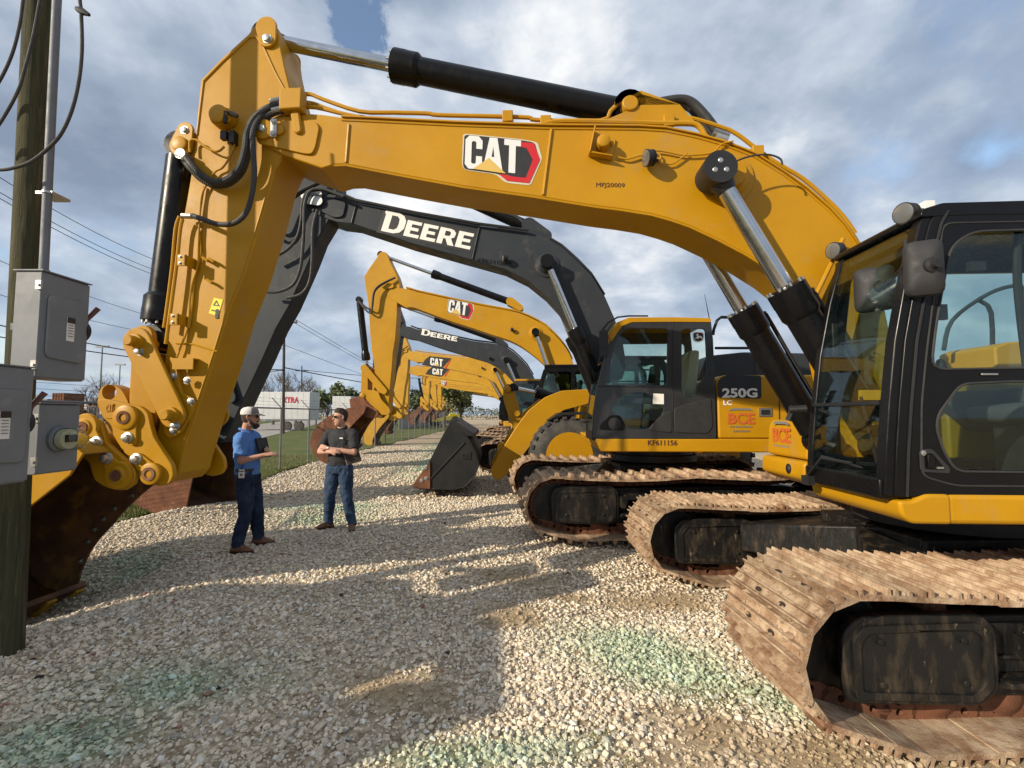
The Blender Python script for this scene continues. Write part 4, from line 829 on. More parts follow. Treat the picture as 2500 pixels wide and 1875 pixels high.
pipe('wiring', [(1597,370),(1612,380),(1614,398),(1640,400),(1660,388),(1678,374)], bv-.03, .008, M_yel, bo)
pipe('grease_line', [(1783,402),(1810,388),(1845,379),(1880,378),(1905,388),(1910,402)], -.48, .008, M_rubber, bo)
pipe('wiring', [(464,372),(464,345),(480,342),(500,358),(530,370),(548,358)], sv-.05, .011, M_yel, st)
pipe('wiring', [(575,345),(565,375),(545,408),(525,420),(505,450),(492,480),(487,540),(484,600),(482,650),(470,690),(464,730),(458,800),(440,850),(432,872)], sv-.03, .009, M_yel, st)
pipe('wiring', [(498,455),(488,520),(486,560),(490,620),(475,680),(470,740),(462,800)], sv-.02, .009, M_yel, st)
pipe('side_pipe', [(446,535),(440,560),(432,640),(418,745),(405,840)], sv-.1, .016, M_yel, st, 3); pipe('side_pipe', [(438,528),(428,560),(420,650),(408,745),(400,800)], sv-.08, .014, M_yel, st, 3)
# lamps and the bracket on the boom
wl = work_light(bo, F1.P3(1578,386,-.36), (-1,-.25,-.15), .075, 'boom_lamp', F1.P3(1606,392,-.26))
p_ = MB(); q = F1.L(1470,360,bv); M_ = Matrix.Translation((q[0], 0, q[1]))@Matrix.Rotation(R(12), 4, 'Y'); p_.box(-.11,.11,bv-.02,bv,-.11,.09,M_); p_.box(-.11,-.095,bv-.1,bv,-.11,.14,M_); p_.box(-.11,.11,bv-.09,bv-.01,-.115,-.10,M_); p_.lathe((q[0]+.0, bv-.02, q[1]), (0,-1,0), [(0,.06),(.1,.06),(.11,.04)]); p_.tube([F1.P3(1490,350,bv-.05), F1.P3(1497,347,bv-.05)], .02, 6); p_.build('sensor_bracket', M_yel, bo, bevel=.006)
pipe('handrail', [(2058,583),(2045,612),(1984,738)], -.33, .02, M_yel, bo, 2)
q = F1.L(2326,1640,-1.5); sgx = MB(); sgx.plate([(q[0]-.022,q[1]-.045),(q[0]+.022,q[1]-.045),(q[0]+.022,q[1]+.045),(q[0]-.022,q[1]+.045)], -1.402, -1.399); sg_ = sgx.build('frame_label', M_white, m1, smooth=0)
sgx = MB(); sgx.ring((q[0],-1.405,q[1]+.015), (q[0],-1.403,q[1]+.015), .014, .006, 14); sgx.tube([(q[0],-1.405,q[1]), (q[0],-1.405,q[1]-.015), (q[0]+.01,-1.405,q[1]-.028), (q[0]-.008,-1.405,q[1]-.03)], .004, 6); sgx.build('hook_symbol', M_green, sg_, smooth=0)
undercarriage(m1, 5.0, 5.1, .97, .85, 2.62, 'cat', 0, x0=-.19, y0_=.16)
# ---------------------------------------------------------------- upper house of the front machine
NV, FV = -1.42, -.52          # near and far side planes of the cab
def frustum(b, x0, x1, y0, y1, z0, z1, dx=.0, dy=.0):
    vs = [(x0,y0,z0),(x1,y0,z0),(x1,y1,z0),(x0,y1,z0),(x0+dx,y0+dy,z1),(x1-dx,y0+dy,z1),(x1-dx,y1-dy,z1),(x0+dx,y1-dy,z1)]
    b.add(vs, [(0,3,2,1),(4,5,6,7),(0,1,5,4),(1,2,6,5),(2,3,7,6),(3,0,4,7)])
zb = F1.L(2300,1280,NV)[1]; zt = F1.L(2300,1206,NV)[1]; xc = F1.L(2196,1240,NV)[0]
def planslab(b, pts, z0, z1):
    n = len(pts); b.add([(x, y, z0) for x, y in pts]+[(x, y, z1) for x, y in pts], [tuple(reversed(range(n))), tuple(range(n, 2*n))]+[(i, (i+1)%n, n+(i+1)%n, n+i) for i in range(n)])
dk = MB(); pl_ = roundpoly([(xc, NV), (3.0, NV), (3.0, 1.42), (.2, 1.42), (.2, .45), (xc+.05, .45), (xc+.03, FV+.02), (xc-.02, FV)], .09, 5)
planslab(dk, roundpoly([(xc+.25, NV-.015), (3.1, NV-.015), (3.1, 1.42), (.0, 1.42), (.0, .45), (xc+.4, .40), (xc+.25, FV)], .06, 4), zb, zt)
deck = dk.build('deck', M_yel, m1, bevel=.03, seg=3)
fr_ = MB(); zf = F1.L(2190,1222,NV)[1]; zfl = zb+.055
fr_.plate(roundpoly([(xc+.30, zb+.0), (xc+.06, zb+.002), (xc, zb+.05), (xc-.015, zf-.0), (xc+.07, zf), (xc+.15, zt), (xc+.30, zt)], .03), NV-.018, FV+.05); fr_.build('front_skirt', M_yel, deck, bevel=.025, seg=3)
fl_ = MB(); fl_.box(-.6, 2.9, -.42, .42, zb+.02, zt-.02); fl_.box(-.65,.2,-.52,-.44, zt-.1, zt+.75); fl_.box(-.65,.2,.44,.52,zt-.1,zt+.75); fl_.build('boom_mount', M_yel, m1, bevel=.02)
# cab side walls with door windows
CO_ = [(2186,1224),(2189,1100),(2196,985),(2210,830),(2238,672),(2270,545),(2286,516),(2310,508)]
cf = PL(F1, CO_, NV); zroof = cf[-1][1]; zcb = F1.L(2230,1201,NV)[1]; xr = cf[0][0]+2.1
cf[0] = (cf[0][0], zcb-.03)
side = cf+[(xr-.25, zroof+.0), (xr, zroof-.25), (xr+.02, 2.3), (xr, zcb-.02)]
xw = F1.L(2275,900,NV)[0]
up_w = roundpoly([F1.L(2273,902,NV), F1.L(2284,800,NV), F1.L(2303,690,NV), F1.L(2322,600,NV), (xw+.30, F1.L(2330,566,NV)[1]), (xw+1.12, F1.L(2330,562,NV)[1]), (xw+1.14, F1.L(2300,897,NV)[1])], .09)
up_r = roundpoly([(xw+1.24, F1.L(2300,897,NV)[1]), (xw+1.24, F1.L(2330,562,NV)[1]), (xr-.22, F1.L(2330,562,NV)[1]), (xr-.13, 2.3), (xr-.13, F1.L(2300,897,NV)[1])], .07)
lo_w = roundpoly([F1.L(2334,1151,NV), F1.L(2305,1105,NV), F1.L(2286,1048,NV), F1.L(2290,1012,NV), F1.L(2345,937,NV), (xw+.45, F1.L(2345,932,NV)[1]), (xw+.95, F1.L(2345,932,NV)[1]), (xw+.97, F1.L(2334,1153,NV)[1])], .06)
sd = MB(); sd.plate(side, NV, NV+.045, [up_w, up_r, lo_w]); cab = sd.build('cab', M_blk, m1, smooth=22, bevel=.006)
fsd = MB(); up_f = roundpoly([(xw-.05, zcb+.60), (xw+.10, zroof-.18), (xr-.14, zroof-.18), (xr-.08, zcb+.60)], .08); lo_f = roundpoly([(xw-.05, zcb+.14), (xw-.05, zcb+.54), (xr-.2, zcb+.54), (xr-.2, zcb+.14)], .06)
fsd.plate(side, FV-.04, FV, [up_f, lo_f]); fsd.build('far_side_wall', M_blk, cab, smooth=22, bevel=.006)
for poly, v, nm in ((up_w, NV+.02, 'door_window'), (up_r, NV+.02, 'rear_side_window'), (lo_w, NV+.02, 'lower_door_window'), (up_f, FV-.02, 'far_window'), (lo_f, FV-.02, 'lower_far_window')):
    MB().plate(poly, v, v+.006).build(nm, M_glass, cab, smooth=0)
# rubber seals round the windows and the door joint
sl = MB()
for poly in (up_w, lo_w): sl.tube([(p[0], NV-.002, p[1]) for p in poly+[poly[0]]], .008, 6)
dr = roundpoly([(xw-.10, zcb+.10), F1.L(2250,985,NV), F1.L(2262,860,NV), F1.L(2290,640,NV), (xw+.12, zroof-.10), (xw+1.06, zroof-.10), (xw+1.06, zcb+.04), (xw+.1, zcb+.04)], .06); sl.tube([(p[0], NV-.001, p[1]) for p in dr+[dr[0]]], .006, 6); sl.build('window_seal', M_rubber, cab, split=True)
# front pillars, windscreen, sills
def prof_ribbon(off, v0, v1, th, name, m, sel=slice(None), par=None):
    c = [Vector(p) for p in cf[sel]]; o = [(p.x+off, p.y) for p in c]+[(p.x+off+th, p.y) for p in reversed(c)]
    return MB().plate(o, v0, v1).build(name, m, par or cab, smooth=30, bevel=.01 if th > .02 else 0)
prof_ribbon(-.055, NV+.012, NV+.10, .075, 'front_pillar', M_blk); prof_ribbon(-.055, FV-.08, FV-.012, .075, 'front_pillar', M_blk)
prof_ribbon(-.045, NV+.10, FV-.08, .008, 'windscreen', M_glass, slice(0, -1))
zm = F1.L(2168,982,NV)[1]; b = MB(); b.box(cf[2][0]-.065, cf[2][0]-.03, NV+.09, FV-.07, zm-.012, zm+.012); b.build('windscreen_bar', M_blkm, cab)
b = MB(); b.box(cf[0][0]-.07, cf[0][0]+.10, NV+.03, FV-.03, zcb-.05, zcb+.075); b.build('front_sill', M_blk, cab, bevel=.012)
b = MB(); b.box(cf[0][0]-.04, xr, NV+.05, FV-.05, zcb-.02, zcb+.04); b.build('cab_floor', M_blkm, cab)
b = MB(); b.box(xr-.06, xr, NV+.05, FV-.05, zcb, zcb+.62); b.box(xr-.06, xr, NV+.05, NV+.11, zcb+.62, zroof-.06); b.box(xr-.06, xr, FV-.11, FV-.05, zcb+.62, zroof-.06); b.build('rear_wall', M_blk, cab); MB().box(xr-.035, xr-.03, NV+.11, FV-.11, zcb+.62, zroof-.06).build('rear_window', M_glass, cab, smooth=0)
b = MB(); xt = cf[-2][0]; b.plate(roundpoly([(xt-.10, zroof-.055), (xt-.09, zroof-.005), (xt+.04, zroof+.035), (xr-.2, zroof+.045), (xr-.02, zroof-.02), (xr-.1, zroof-.06), (xt+.2, zroof-.05)], .02), NV-.004, FV+.004); b.build('roof', M_blk, cab, bevel=.02)
b = MB(); b.box(xt-.03, xt+.015, NV+.08, FV-.06, zroof-.13, zroof-.05); b.box(xt+.02, xt+.05, NV+.08, FV-.06, zroof-.2, zroof-.1); b.build('sun_visor', M_blkm, cab)
# door handle, hinge, latch
hp = F1.L(2275,1130,NV); b = MB(); b.plate(roundpoly([(hp[0]-.075,hp[1]-.055),(hp[0]-.075,hp[1]+.08),(hp[0]+.0,hp[1]+.09),(hp[0]+.10,hp[1]-.03),(hp[0]+.10,hp[1]-.065)], .025), NV-.008, NV, [roundpoly([(hp[0]-.05,hp[1]-.04),(hp[0]-.05,hp[1]+.055),(hp[0]+.0,hp[1]+.06),(hp[0]+.07,hp[1]-.03),(hp[0]+.07,hp[1]-.045)], .015)]); h_ = b.build('door_handle', M_plast, cab, bevel=.003)
b = MB(); b.box(hp[0]-.03, hp[0]+.012, NV-.012, NV-.002, hp[1]-.03, hp[1]+.05); b.build('grip', M_blk, h_, bevel=.004)
b = MB(); b.box(hp[0]+.02, hp[0]+.06, NV-.014, NV-.001, hp[1]-.036, hp[1]-.024); hexbolt(b, (hp[0]-.055,hp[1]+.062), NV-.008, .012, .004); b.build('latch', M_steel, h_, split=True)
q = F1.L(2412,914,NV); b = MB(); b.box(q[0]-.05, q[0]+.05, NV-.016, NV-.004, q[1]-.006, q[1]+.006); b.build('door_latch', M_steel, cab, bevel=.003)
q = F1.L(2303,762,NV+.06); b = MB(); b.box(q[0]-.02,q[0]+.02,NV+.05,NV+.08,q[1]-.05,q[1]+.05); q = F1.L(2385,650,NV+.06); b.box(q[0]-.05,q[0]+.05,NV+.05,NV+.08,q[1]-.03,q[1]+.03); b.build('window_catch', M_blkm, cab, split=True)
# dark frame bars seen through the side glass
q0, q1 = F1.L(2475,560,NV+.1), F1.L(2492,905,NV+.1); b = MB(); b.tube([(q0[0]+.03,NV+.1,q0[1]), (q0[0]+.0,NV+.1,(q0[1]+q1[1])/2+.1), (q1[0]+.04,NV+.1,q1[1])], .022, 8, 6); b.build('window_bar', M_blkm, cab)
b = MB(); c0 = [Vector(p) for p in cf]; b.tube([(p.x+.07, NV-.004, p.y) for p in c0[:-1]], .009, 6); b.build('pillar_seam', M_blkm, cab)
# interior
sx = xw+1.15; b = MB(); b.plate(roundpoly([(sx-.30,zcb+.42),(sx-.32,zcb+.54),(sx+.1,zcb+.58),(sx+.22,zcb+.44)], .05), -1.18, -.66); se = b.build('seat', M_seat, cab, bevel=.03)
b = MB(); b.plate(roundpoly([(sx+.05,zcb+.55),(sx+.22,zcb+1.22),(sx+.34,zcb+1.22),(sx+.24,zcb+.5)], .05), -1.16, -.68); b.build('backrest', M_seat, se, bevel=.03)
b = MB(); b.plate(roundpoly([(sx+.22,zcb+1.24),(sx+.25,zcb+1.42),(sx+.34,zcb+1.42),(sx+.33,zcb+1.24)], .03), -1.05, -.79); b.build('headrest', M_seat, se, bevel=.02)
b = MB(); b.box(sx-.2, sx+.1, -1.1, -.74, zcb+.02, zcb+.42); b.build('seat_base', M_blkm, se, bevel=.02)
for y in (-1.27, -.58):
    b = MB(); b.plate(roundpoly([(sx-.42,zcb+.55),(sx-.40,zcb+.66),(sx+.2,zcb+.70),(sx+.2,zcb+.35),(sx-.2,zcb+.35)], .04), y-.06, y+.06); c_o = b.build('console', M_plast, cab, bevel=.015)
    b = MB(); b.tube([(sx-.34,y,zcb+.64),(sx-.37,y,zcb+.74),(sx-.40,y,zcb+.86)], [.016,.018,.03], 10); b.lathe((sx-.40,y,zcb+.84), (-.2,0,1), [(0,.028),(.04,.034),(.08,.026),(.09,.01)], 12); b.build('joystick', M_blkm, c_o)
b = MB(); b.box(cf[0][0]+.15, cf[0][0]+.19, -.62, -.48, zcb+.95, zcb+1.22); b.tube([(cf[0][0]+.2,-.5,zcb+.3),(cf[0][0]+.17,-.52,zcb+1.0)], .015, 8); b.build('monitor', M_blkm, cab, bevel=.01)
for y in (-1.05, -.78):
    b = MB(); b.box(cf[0][0]+.22, cf[0][0]+.46, y-.06, y+.06, zcb+.10, zcb+.12); b.tube([(cf[0][0]+.34,y,zcb+.1),(cf[0][0]+.30,y,zcb+.3),(cf[0][0]+.24,y,zcb+.62)], .012, 8, 4); b.build('pedal', M_blkm, cab)
b = MB(); b.box(xw+.1,xw+.35,-.60,-.46,zcb+.60,zcb+.68); b.tube([(xw-.02,-.9,zcb+.42),(xw+.1,-.85,zcb+.40),(xw+.2,-.8,zcb+.36),(xw+.4,-.8,zcb+.33)], .014, 8, 5); b.build('safety_lever', M_yelold, cab)
# mirrors, wipers, lamps on the cab
def mirror(c, w_, h_, yaw, name='mirror', par=None):
    b = MB(); M_ = Matrix.Translation(c)@Matrix.Rotation(yaw, 4, 'Z'); n0 = len(b.v)
    for k, (a, t) in enumerate(((1, 0), (.96, .03), (.80, .055), (.45, .07), (.2, .072))):
        for p in rrect(-w_/2*a, w_/2*a, -h_/2*a, h_/2*a, .05*a): b.v.append(tuple(M_@Vector((p[0], -t, p[1]))))
    m_ = 20; b.m = [(0,0)]
    for k in range(4): b.f += [(k*m_+i, k*m_+(i+1)%m_, (k+1)*m_+(i+1)%m_, (k+1)*m_+i) for i in range(m_)]
    b.f += [tuple(range(4*m_, 5*m_)), tuple(reversed(range(m_)))]
    o = b.build(name, M_plast, par or cab, smooth=35)
    g = MB(); g.plate(rrect(-w_/2*.93, w_/2*.93, -h_/2*.93, h_/2*.93, .04), .001, .005, M=M_); g.build('mirror_glass', M_chrome, o, smooth=0); return o
mc1 = Vector(F1.P3(2254,656,-1.47)); mirror(mc1, .20, .36, R(-28)); mc2 = Vector(F1.P3(2135,706,-1.0)); mirror(mc2, .25, .33, R(-46))
mp_ = Vector(F1.P3(2213,645,-1.40)); b = MB(); b.tube([mc1+Vector((-.06,-.02,0)), mp_], .022, 8); b.tube([mp_, mc2+Vector((0.02,-.08,.0))], .013, 8); b.tube([Vector(F1.P3(2211,585,-1.40)), Vector(F1.P3(2211,650,-1.40)), Vector(F1.P3(2205,800,-1.38)), Vector(F1.P3(2180,975,-1.38))], .012, 8)
b.build('mirror_bracket', M_blkm, cab)
for c_, par in ((mc1, 0), (mc2, 0)): b = MB(); b.lathe(tuple(c_+Vector((0,-.06,0))), (0,-1,0), [(0,.05),(.02,.05),(.03,.03),(.06,.028)], 16); b.build('mirror_knuckle', M_blkm, cab)
work_light(cab, F1.P3(2206,521,-1.30), (-1,-.35,-.12), .072, 'cab_lamp', F1.P3(2240,540,-1.3)); work_light(cab, F1.P3(2034,612,-.42), (-1,-.35,-.12), .072, 'cab_lamp', F1.P3(2060,630,-.42))
b = MB(); b.tube([F1.P3(2214,514,-1.3), F1.P3(2235,506,-1.3), F1.P3(2262,508,-1.32)], .006, 6, 3); b.box(*(lambda q: (q[0]-.03,q[0]+.03,-1.33,-1.27,q[2]-.03,q[2]+.04))(F1.P3(2263,508,-1.3))); b.build('lamp_connector', M_white, cab)
q = F1.L(2321,500,-1.2); b = MB(); b.lathe((q[0],-1.2,zroof+.03),(0,0,1),[(0,.03),(.05,.03),(.055,.02),(.075,.025),(.08,.01)],14); b.build('roof_beacon', M_blkm, cab)
b = MB(); wp = F1.P3(2040,1190,-.62); b.tube([(cf[0][0]-.09,-.62,zcb+.0),(cf[0][0]-.11,-.85,zcb+.16),(cf[0][0]-.085,-1.15,zcb+.15)], .012, 6); b.tube([(cf[0][0]-.08,-.80,zcb+.17),(cf[0][0]-.08,-1.25,zcb+.13)], .008, 6); b.box(cf[0][0]-.12,cf[0][0]-.07,-.68,-.58,zcb-.07,zcb+.0); b.build('wiper', M_blkm, cab)
b = MB(); c0 = cf[4]; b.tube([(c0[0]-.16,FV+.10,c0[1]-.25),(c0[0]-.14,FV+.08,c0[1]+.0),(c0[0]-.10,FV+.06,c0[1]+.18)], .012, 6); b.tube([(c0[0]-.18,FV+.06,c0[1]-.15),(c0[0]-.12,FV-.02,c0[1]-.10),(c0[0]-.08,FV-.05,c0[1]-.6)], .01, 6, 4); b.build('wiper', M_blkm, cab)
b = MB(); c0 = cf[2]; b.tube([(c0[0]-.2,FV+.04,c0[1]-.03),(c0[0]-.08,FV+.0,c0[1]-.02)], .03, 10); b.tube([(c0[0]-.16,FV+.04,c0[1]+.0),(c0[0]-.20,FV+.06,c0[1]-.12)], .025, 8); b.build('hose_guide', M_blkm, m1)
# right-hand storage box with dealer lettering
bx0 = F1.L(1972,1030,.55); zbt = F1.L(1960,1026,.55)[1]; zbm = F1.L(1965,1127,.55)[1]; zbb = F1.L(1985,1185,.55)[1]; X0 = F1.L(1968,1100,.55)[0]
b = MB(); b.plate(roundpoly([(X0, zbm+.01), (X0+.02, zbt-.1), (X0+.06, zbt), (X0+.30, zbt+.0), (X0+.95, zbt-.38), (X0+.95, zbm+.01)], .05), .55, 1.38); bx_ = b.build('storage_box', M_yel, m1, bevel=.03, seg=3)
b = MB(); b.plate(roundpoly([(X0-.06, zbb+.06), (X0-.05, zbm), (X0+.95, zbm), (X0+.95, zbb-.02), (X0+.10, zbb-.02)], .05), .50, 1.42); b.build('lower_box', M_yel, bx_, bevel=.02)
b = MB(); b.lathe((X0-.052, .80, (zbb+zbm)/2+.02), (-1,0,0), [(0,.055),(.008,.055),(.009,.04),(.02,.03)], 18); b.build('lock', M_blkm, bx_)
def dealer_mark(par, loc, rot, k, m=M_orange):
    """the dealer's three letters with a small roof above and lines below"""
    t = text_obj('dealer_lettering', 'BCE', m, par, loc, .17*k, rot, .03, .40*k); M_ = Matrix.Translation(loc)@Matrix.Diagonal((1,1,1,1))
    E = Matrix.Rotation(rot[2], 4, 'Z')
    def fl(pts, nm, mm):
        vs = [Vector(loc)+E@Vector((p[0]*k, -.002, p[1]*k)) for p in pts]; b = MB(); b.add(vs, [tuple(range(len(vs)))]); b.build(nm, mm, t.parent, smooth=0)
    fl([(.02,.19),(.08,.235),(.34,.235),(.40,.19),(.30,.205),(.10,.205)], 'dealer_roof_mark', M_greyv)
    for i, (w0, h0, z0) in enumerate(((.34,.026,-.06),(.26,.03,-.13))):
        for j in range(9): fl([(.21-w0/2+w0*j/9,z0),(.21-w0/2+w0*(j+.62)/9,z0),(.21-w0/2+w0*(j+.55)/9,z0+h0),(.21-w0/2+w0*(j+.08)/9,z0+h0)], 'dealer_small_print', M_greyv)
dealer_mark(bx_, (X0+.008, 1.27, (zbt+zbm)/2-.04), (R(90), 0, R(-90)), 1.0)
# engine house, counterweight, handrails (mostly out of the picture to the right)
b = MB(); b.box(xr+.08, 2.4, NV, 1.38, zt, 2.30); b.box(.35, xr+.3, .45, 1.38, zt, 2.05); en = b.build('engine_house', M_yel, m1, bevel=.04, seg=3)
b = MB(); b.plate(roundpoly([(2.42,zb+.02),(2.42,2.35),(2.75,2.38),(3.15,2.2),(3.2,1.5),(3.05,zb+.02)], .1), -1.4, 1.4); b.build('counterweight', M_char, m1, bevel=.06, seg=3)
b = MB()
b.tube([F1.P3(2304,855,.95), F1.P3(2325,782,.95), F1.P3(2412,718,.95), F1.P3(2480,697,.95), F1.P3(2495,708,.95), F1.P3(2502,770,.95), F1.P3(2504,900,.95)], .022, 8, 4); b.tube([F1.P3(2393,735,.95), F1.P3(2420,765,.95), F1.P3(2423,900,.95)], .022, 8, 3); b.build('handrail', M_char, m1)
b = MB(); a = F1.L(2410,895,.7); c2 = F1.L(2490,895,.7); b.plate(roundpoly([(a[0], zt+.3), (a[0], F1.L(2408,850,.7)[1]), (a[0]+.14, F1.L(2440,838,.7)[1]), (a[0]+1.2, F1.L(2490,828,.7)[1]), (a[0]+1.2, zt+.3)], .03), .6, 1.3); b.build('muffler_cover', M_yl if False else M_yel, m1, bevel=.02)
# ---------------------------------------------------------------- the rest of the row
CF, CT, CN = F1.L(2115,935,0), F1.L(647,321,0), F1.L(378,1155,0)
CAN = dict(boom=boom1, stick=stick1, A=PB, SR=F1.L(657,98,0), SJ=F1.L(958,160,0), SB=F1.L(1525,276,0), BR=F1.L(388,830,0), BB=F1.L(447,362,0), BJ=F1.L(386,790,0), V=V_, U=U, CP=F1.L(330,1019,0), CO=coP, EA=EP, BK=bkp, FT=(FT[0]-CF[0], FT[1]-CF[1]))
BK2 = PL(F1, [(470,1085),(445,1125),(390,1168),(343,1205),(300,1245),(268,1283),(235,1318),(212,1350),(196,1385),(188,1420),(150,1425),(108,1395),(75,1340),(65,1275),(90,1205),(145,1145),(230,1105),(340,1075),(430,1065)], .62)
CAN['BK'] = BK2
# second boom shape (dark machine), traced on its near side plate
F2 = Frame(2.75, 8.15, .22, 3.5)
DB_PX = [(743,490),(748,482),(765,478),(800,479),(834,482),(867,494),(1020,523),(1168,551),(1240,558),(1288,564),(1335,580),(1372,602),(1410,636),(1445,672),(1478,725),(1500,775),(1520,830),(1530,890),(1520,925),(1490,928),(1468,905),
         (1440,860),(1415,828),(1389,792),(1367,757),(1335,722),(1288,684),(1231,656),(1155,635),(1000,592),(861,546),(820,541),(782,528),(745,505)]
dbv = -.24; DBOOM = PL(F2, DB_PX, dbv); DF, DT = F2.L(1495,905,0), F2.L(765,492,0)
def machine(Fr, name_, label, T, N_, foot, style, lod=1, body=True, bkrot=0., yel=None, boomc=None, bm=None, bks=1., bktm=None, badge=None, col=None, sizes=1., cab=True, bw=1.1, uc=(0, 4.7, .95, .8, 2.5), stick_w=.42, shapes='cat', tidx=None, bprof=None, ucx=0., group='excavators parked in the row'):
    """an excavator posed by three joints given in its own side plane: boom foot, boom-stick pivot T and stick-coupler pin N_"""
    m = empty(name_, Fr.c, -Fr.th, label, 'excavator', group); yel = yel or M_yelold; bc = boomc or yel
    T, N_, foot = Fr.L(*T, 0) if len(T) == 2 and T[0] > 50 else T, Fr.L(*N_, 0) if N_[0] > 50 else N_, foot
    fb, kb = sim(CF, CT, foot, T); fs, ks = sim(CT, CN, T, N_); W_ = .46*min(1, kb)
    if shapes == 'deere':
        fd, kd = sim(DF, DT, foot, T); bpoly = [fd(p) for p in DBOOM]; SB = fd(F2.L(1292,556,0)); A = fd(F2.L(1336,640,-.4)); 
    else: bpoly = [fb(p) for p in CAN['boom']]; SB = fb(CAN['SB']); A = fb(CAN['A'])
    bo = MB().plate(bpoly, -W_/2, W_/2).build('boom', bc, m, smooth=22, bevel=.012)
    so = MB().plate([fs(p) for p in CAN['stick']], -stick_w/2, stick_w/2).build('stick', bc, m, smooth=22, bevel=.012)
    SR = fs(CAN['SR']); u = Vector(SB)-Vector(SR); SJ = tuple(Vector(SR)+u*.40)
    cylinder(m, SR, SJ, SB, .11, .055, 'stick_cylinder', m_b=M_blk, lod=2)
    b = MB()
    for y in (-.14, .12): b.plate(capsule(SB, (SB[0]+.3, SB[1]-.2), .13, .1), y, y+.03)
    b.build('cylinder_lug', bc, bo, split=True)
    FTm = (foot[0]+CAN['FT'][0]*.95, foot[1]+CAN['FT'][1])
    for v in (-.40, .40):
        J = tuple(Vector(A)+(Vector(FTm)-Vector(A))*.48); c = cylinder(m, A, J, FTm, .105, .06, 'lift_cylinder', v, lod=2)
        e = MB(); e.lathe((A[0], v-.09, A[1]), (0,1,0), [(0,.10),(.18,.10)], 18); e.build('pin_cap', M_blkm, c)
    e = MB(); e.lathe((A[0], -W_/2, A[1]), (0,-1,0), [(-.01,.21),(.02,.21),(.03,.16),(.12,.11)], 24); e.build('cylinder_boss', bc, bo)
    fe = MB(); fe.lathe((T[0], -W_/2-.03, T[1]), (0,1,0), [(0,.07),(.005,.09),(.03,.10)], 16); fe.plate(capsule(T, (T[0]+.22, T[1]-.01), .10, .07), -W_/2-.045, -W_/2-.015); fe.build('pivot_pin', M_steel if shapes == 'deere' else bc, bo)
    BB, BR = fs(CAN['BB']), fs(CAN['BR']); v_ = Vector(BR)-Vector(BB); cylinder(m, BR, tuple(Vector(BR)-v_*.12), BB, .105, .055, 'bucket_cylinder', lod=2)
    V1, U1 = fs(CAN['V']), fs(CAN['U'])
    b = MB()
    for y in (-.29, .25): b.plate(capsule(BR, V1, .11, .10), y, y+.04)
    b.build('idler_link', yel, m, bevel=.008, split=True)
    # bucket group keeps the attitude of the front machine's bucket, plus its own curl
    cr, sr = math.cos(R(bkrot)), math.sin(R(bkrot)); k = ks
    g = lambda p: (N_[0]+((p[0]-CN[0])*cr-(p[1]-CN[1])*sr)*k, N_[1]+((p[0]-CN[0])*sr+(p[1]-CN[1])*cr)*k)
    CP = g(CAN['CP']); b = MB(); b.plate(capsule(BR, CP, .10, .12), -.2, .2); b.build('power_link', yel, m, bevel=.01)
    b = MB()
    for y in (-.34, .30): b.plate([g(p) for p in CAN['CO']], y, y+.04)
    co = b.build('quick_coupler', yel, m, bevel=.01, split=True); b = MB()
    for p in (CP, N_): b.lathe((p[0], -.38, p[1]), (0,1,0), [(0,.05),(.01,.08),(.04,.10),(.72,.10),(.75,.08),(.76,.05)], 16)
    b.build('coupler_pin', yel, co, split=True)
    bk = bucket(m, bprof, (.12, -.4), bw, bktm, M_bktin, mouth=6, bolts=False, m_lip=M_rust) if bprof else bucket(m, [g((CN[0]+(p[0]-CN[0])*bks, CN[1]+(p[1]-CN[1])*bks)) for p in CAN['BK']], (-.35*cr+.25*sr, -.25*cr-.35*sr), bw, bktm or yel, M_bktin, mouth=10, bolts=False, m_lip=M_rust)
    b = MB()
    if bprof: g = lambda p: (N_[0]+(p[0]-CN[0])*.9, N_[1]+(p[1]-CN[1])*.9)
    for y in (-.38, .34): b.plate([g(p) for p in CAN['EA']], y, y+.04)
    b.build('bucket_ear', bktm or yel, bk, bevel=.008, split=True)
    # hoses from boom to stick
    for i in range(2 if lod < 2 else 1):
        p0 = Vector((T[0]+.35, -.30, T[1]+.25)); p3 = Vector(fs((CAN['BB'][0]+.05, CAN['BB'][1]-.1))); q1 = Vector((T[0]-.25, -.36-.05*i, T[1]-.15)); q2 = (q1+Vector((p3.x, -.34, p3.y)))*.5+Vector((.15,0,-.45-.12*i))
        MB().tube([p0, q1, q2, (p3.x, -.28, p3.y)], .03, 8, 8).build('stick_hose', M_rubber, m)
    top = sorted(bpoly, key=lambda p: p[0]); n_ = 21 if shapes == 'cat' else 15; tp_ = [bpoly[i] for i in range(4, n_)]
    MB().tube([(p[0], -.12, p[1]+.07) for p in tp_], .022, 6).build('boom_pipe', bc if shapes == 'cat' else M_blkm, bo); MB().tube([(p[0], -.02, p[1]+.06) for p in tp_], .022, 6).build('boom_pipe', bc if shapes == 'cat' else M_blkm, bo)
    work_light(bo, (A[0]-.75, -W_/2-.1, A[1]+.1), (-1,-.3,-.1), .06, 'boom_lamp', (A[0]-.62, -W_/2, A[1]+.05))
    sp = fs(CAN['stick'][18]); wp_ = (sp[0]-.15, sp[1]+.6)
    if lod < 2: MB().plate(rrect(wp_[0]-.05, wp_[0]+.05, wp_[1]-.09, wp_[1]+.09, .01), -stick_w/2-.004, -stick_w/2-.001).build('warning_label', M_yl, so, smooth=0)
    if badge:
        kind, px = badge; P = [Fr.L(x, y, -W_/2) for x, y in px]
        if kind == 'deere': deere_word(bo, P[0], P[1], P[2], -W_/2)
        else: cat_badge(m, P[0], Vector(P[1])-Vector(P[0]), Vector(P[2])-Vector(P[0]), -W_/2, kind == 'new', bo)
    if not body: return m, bo, so, bk
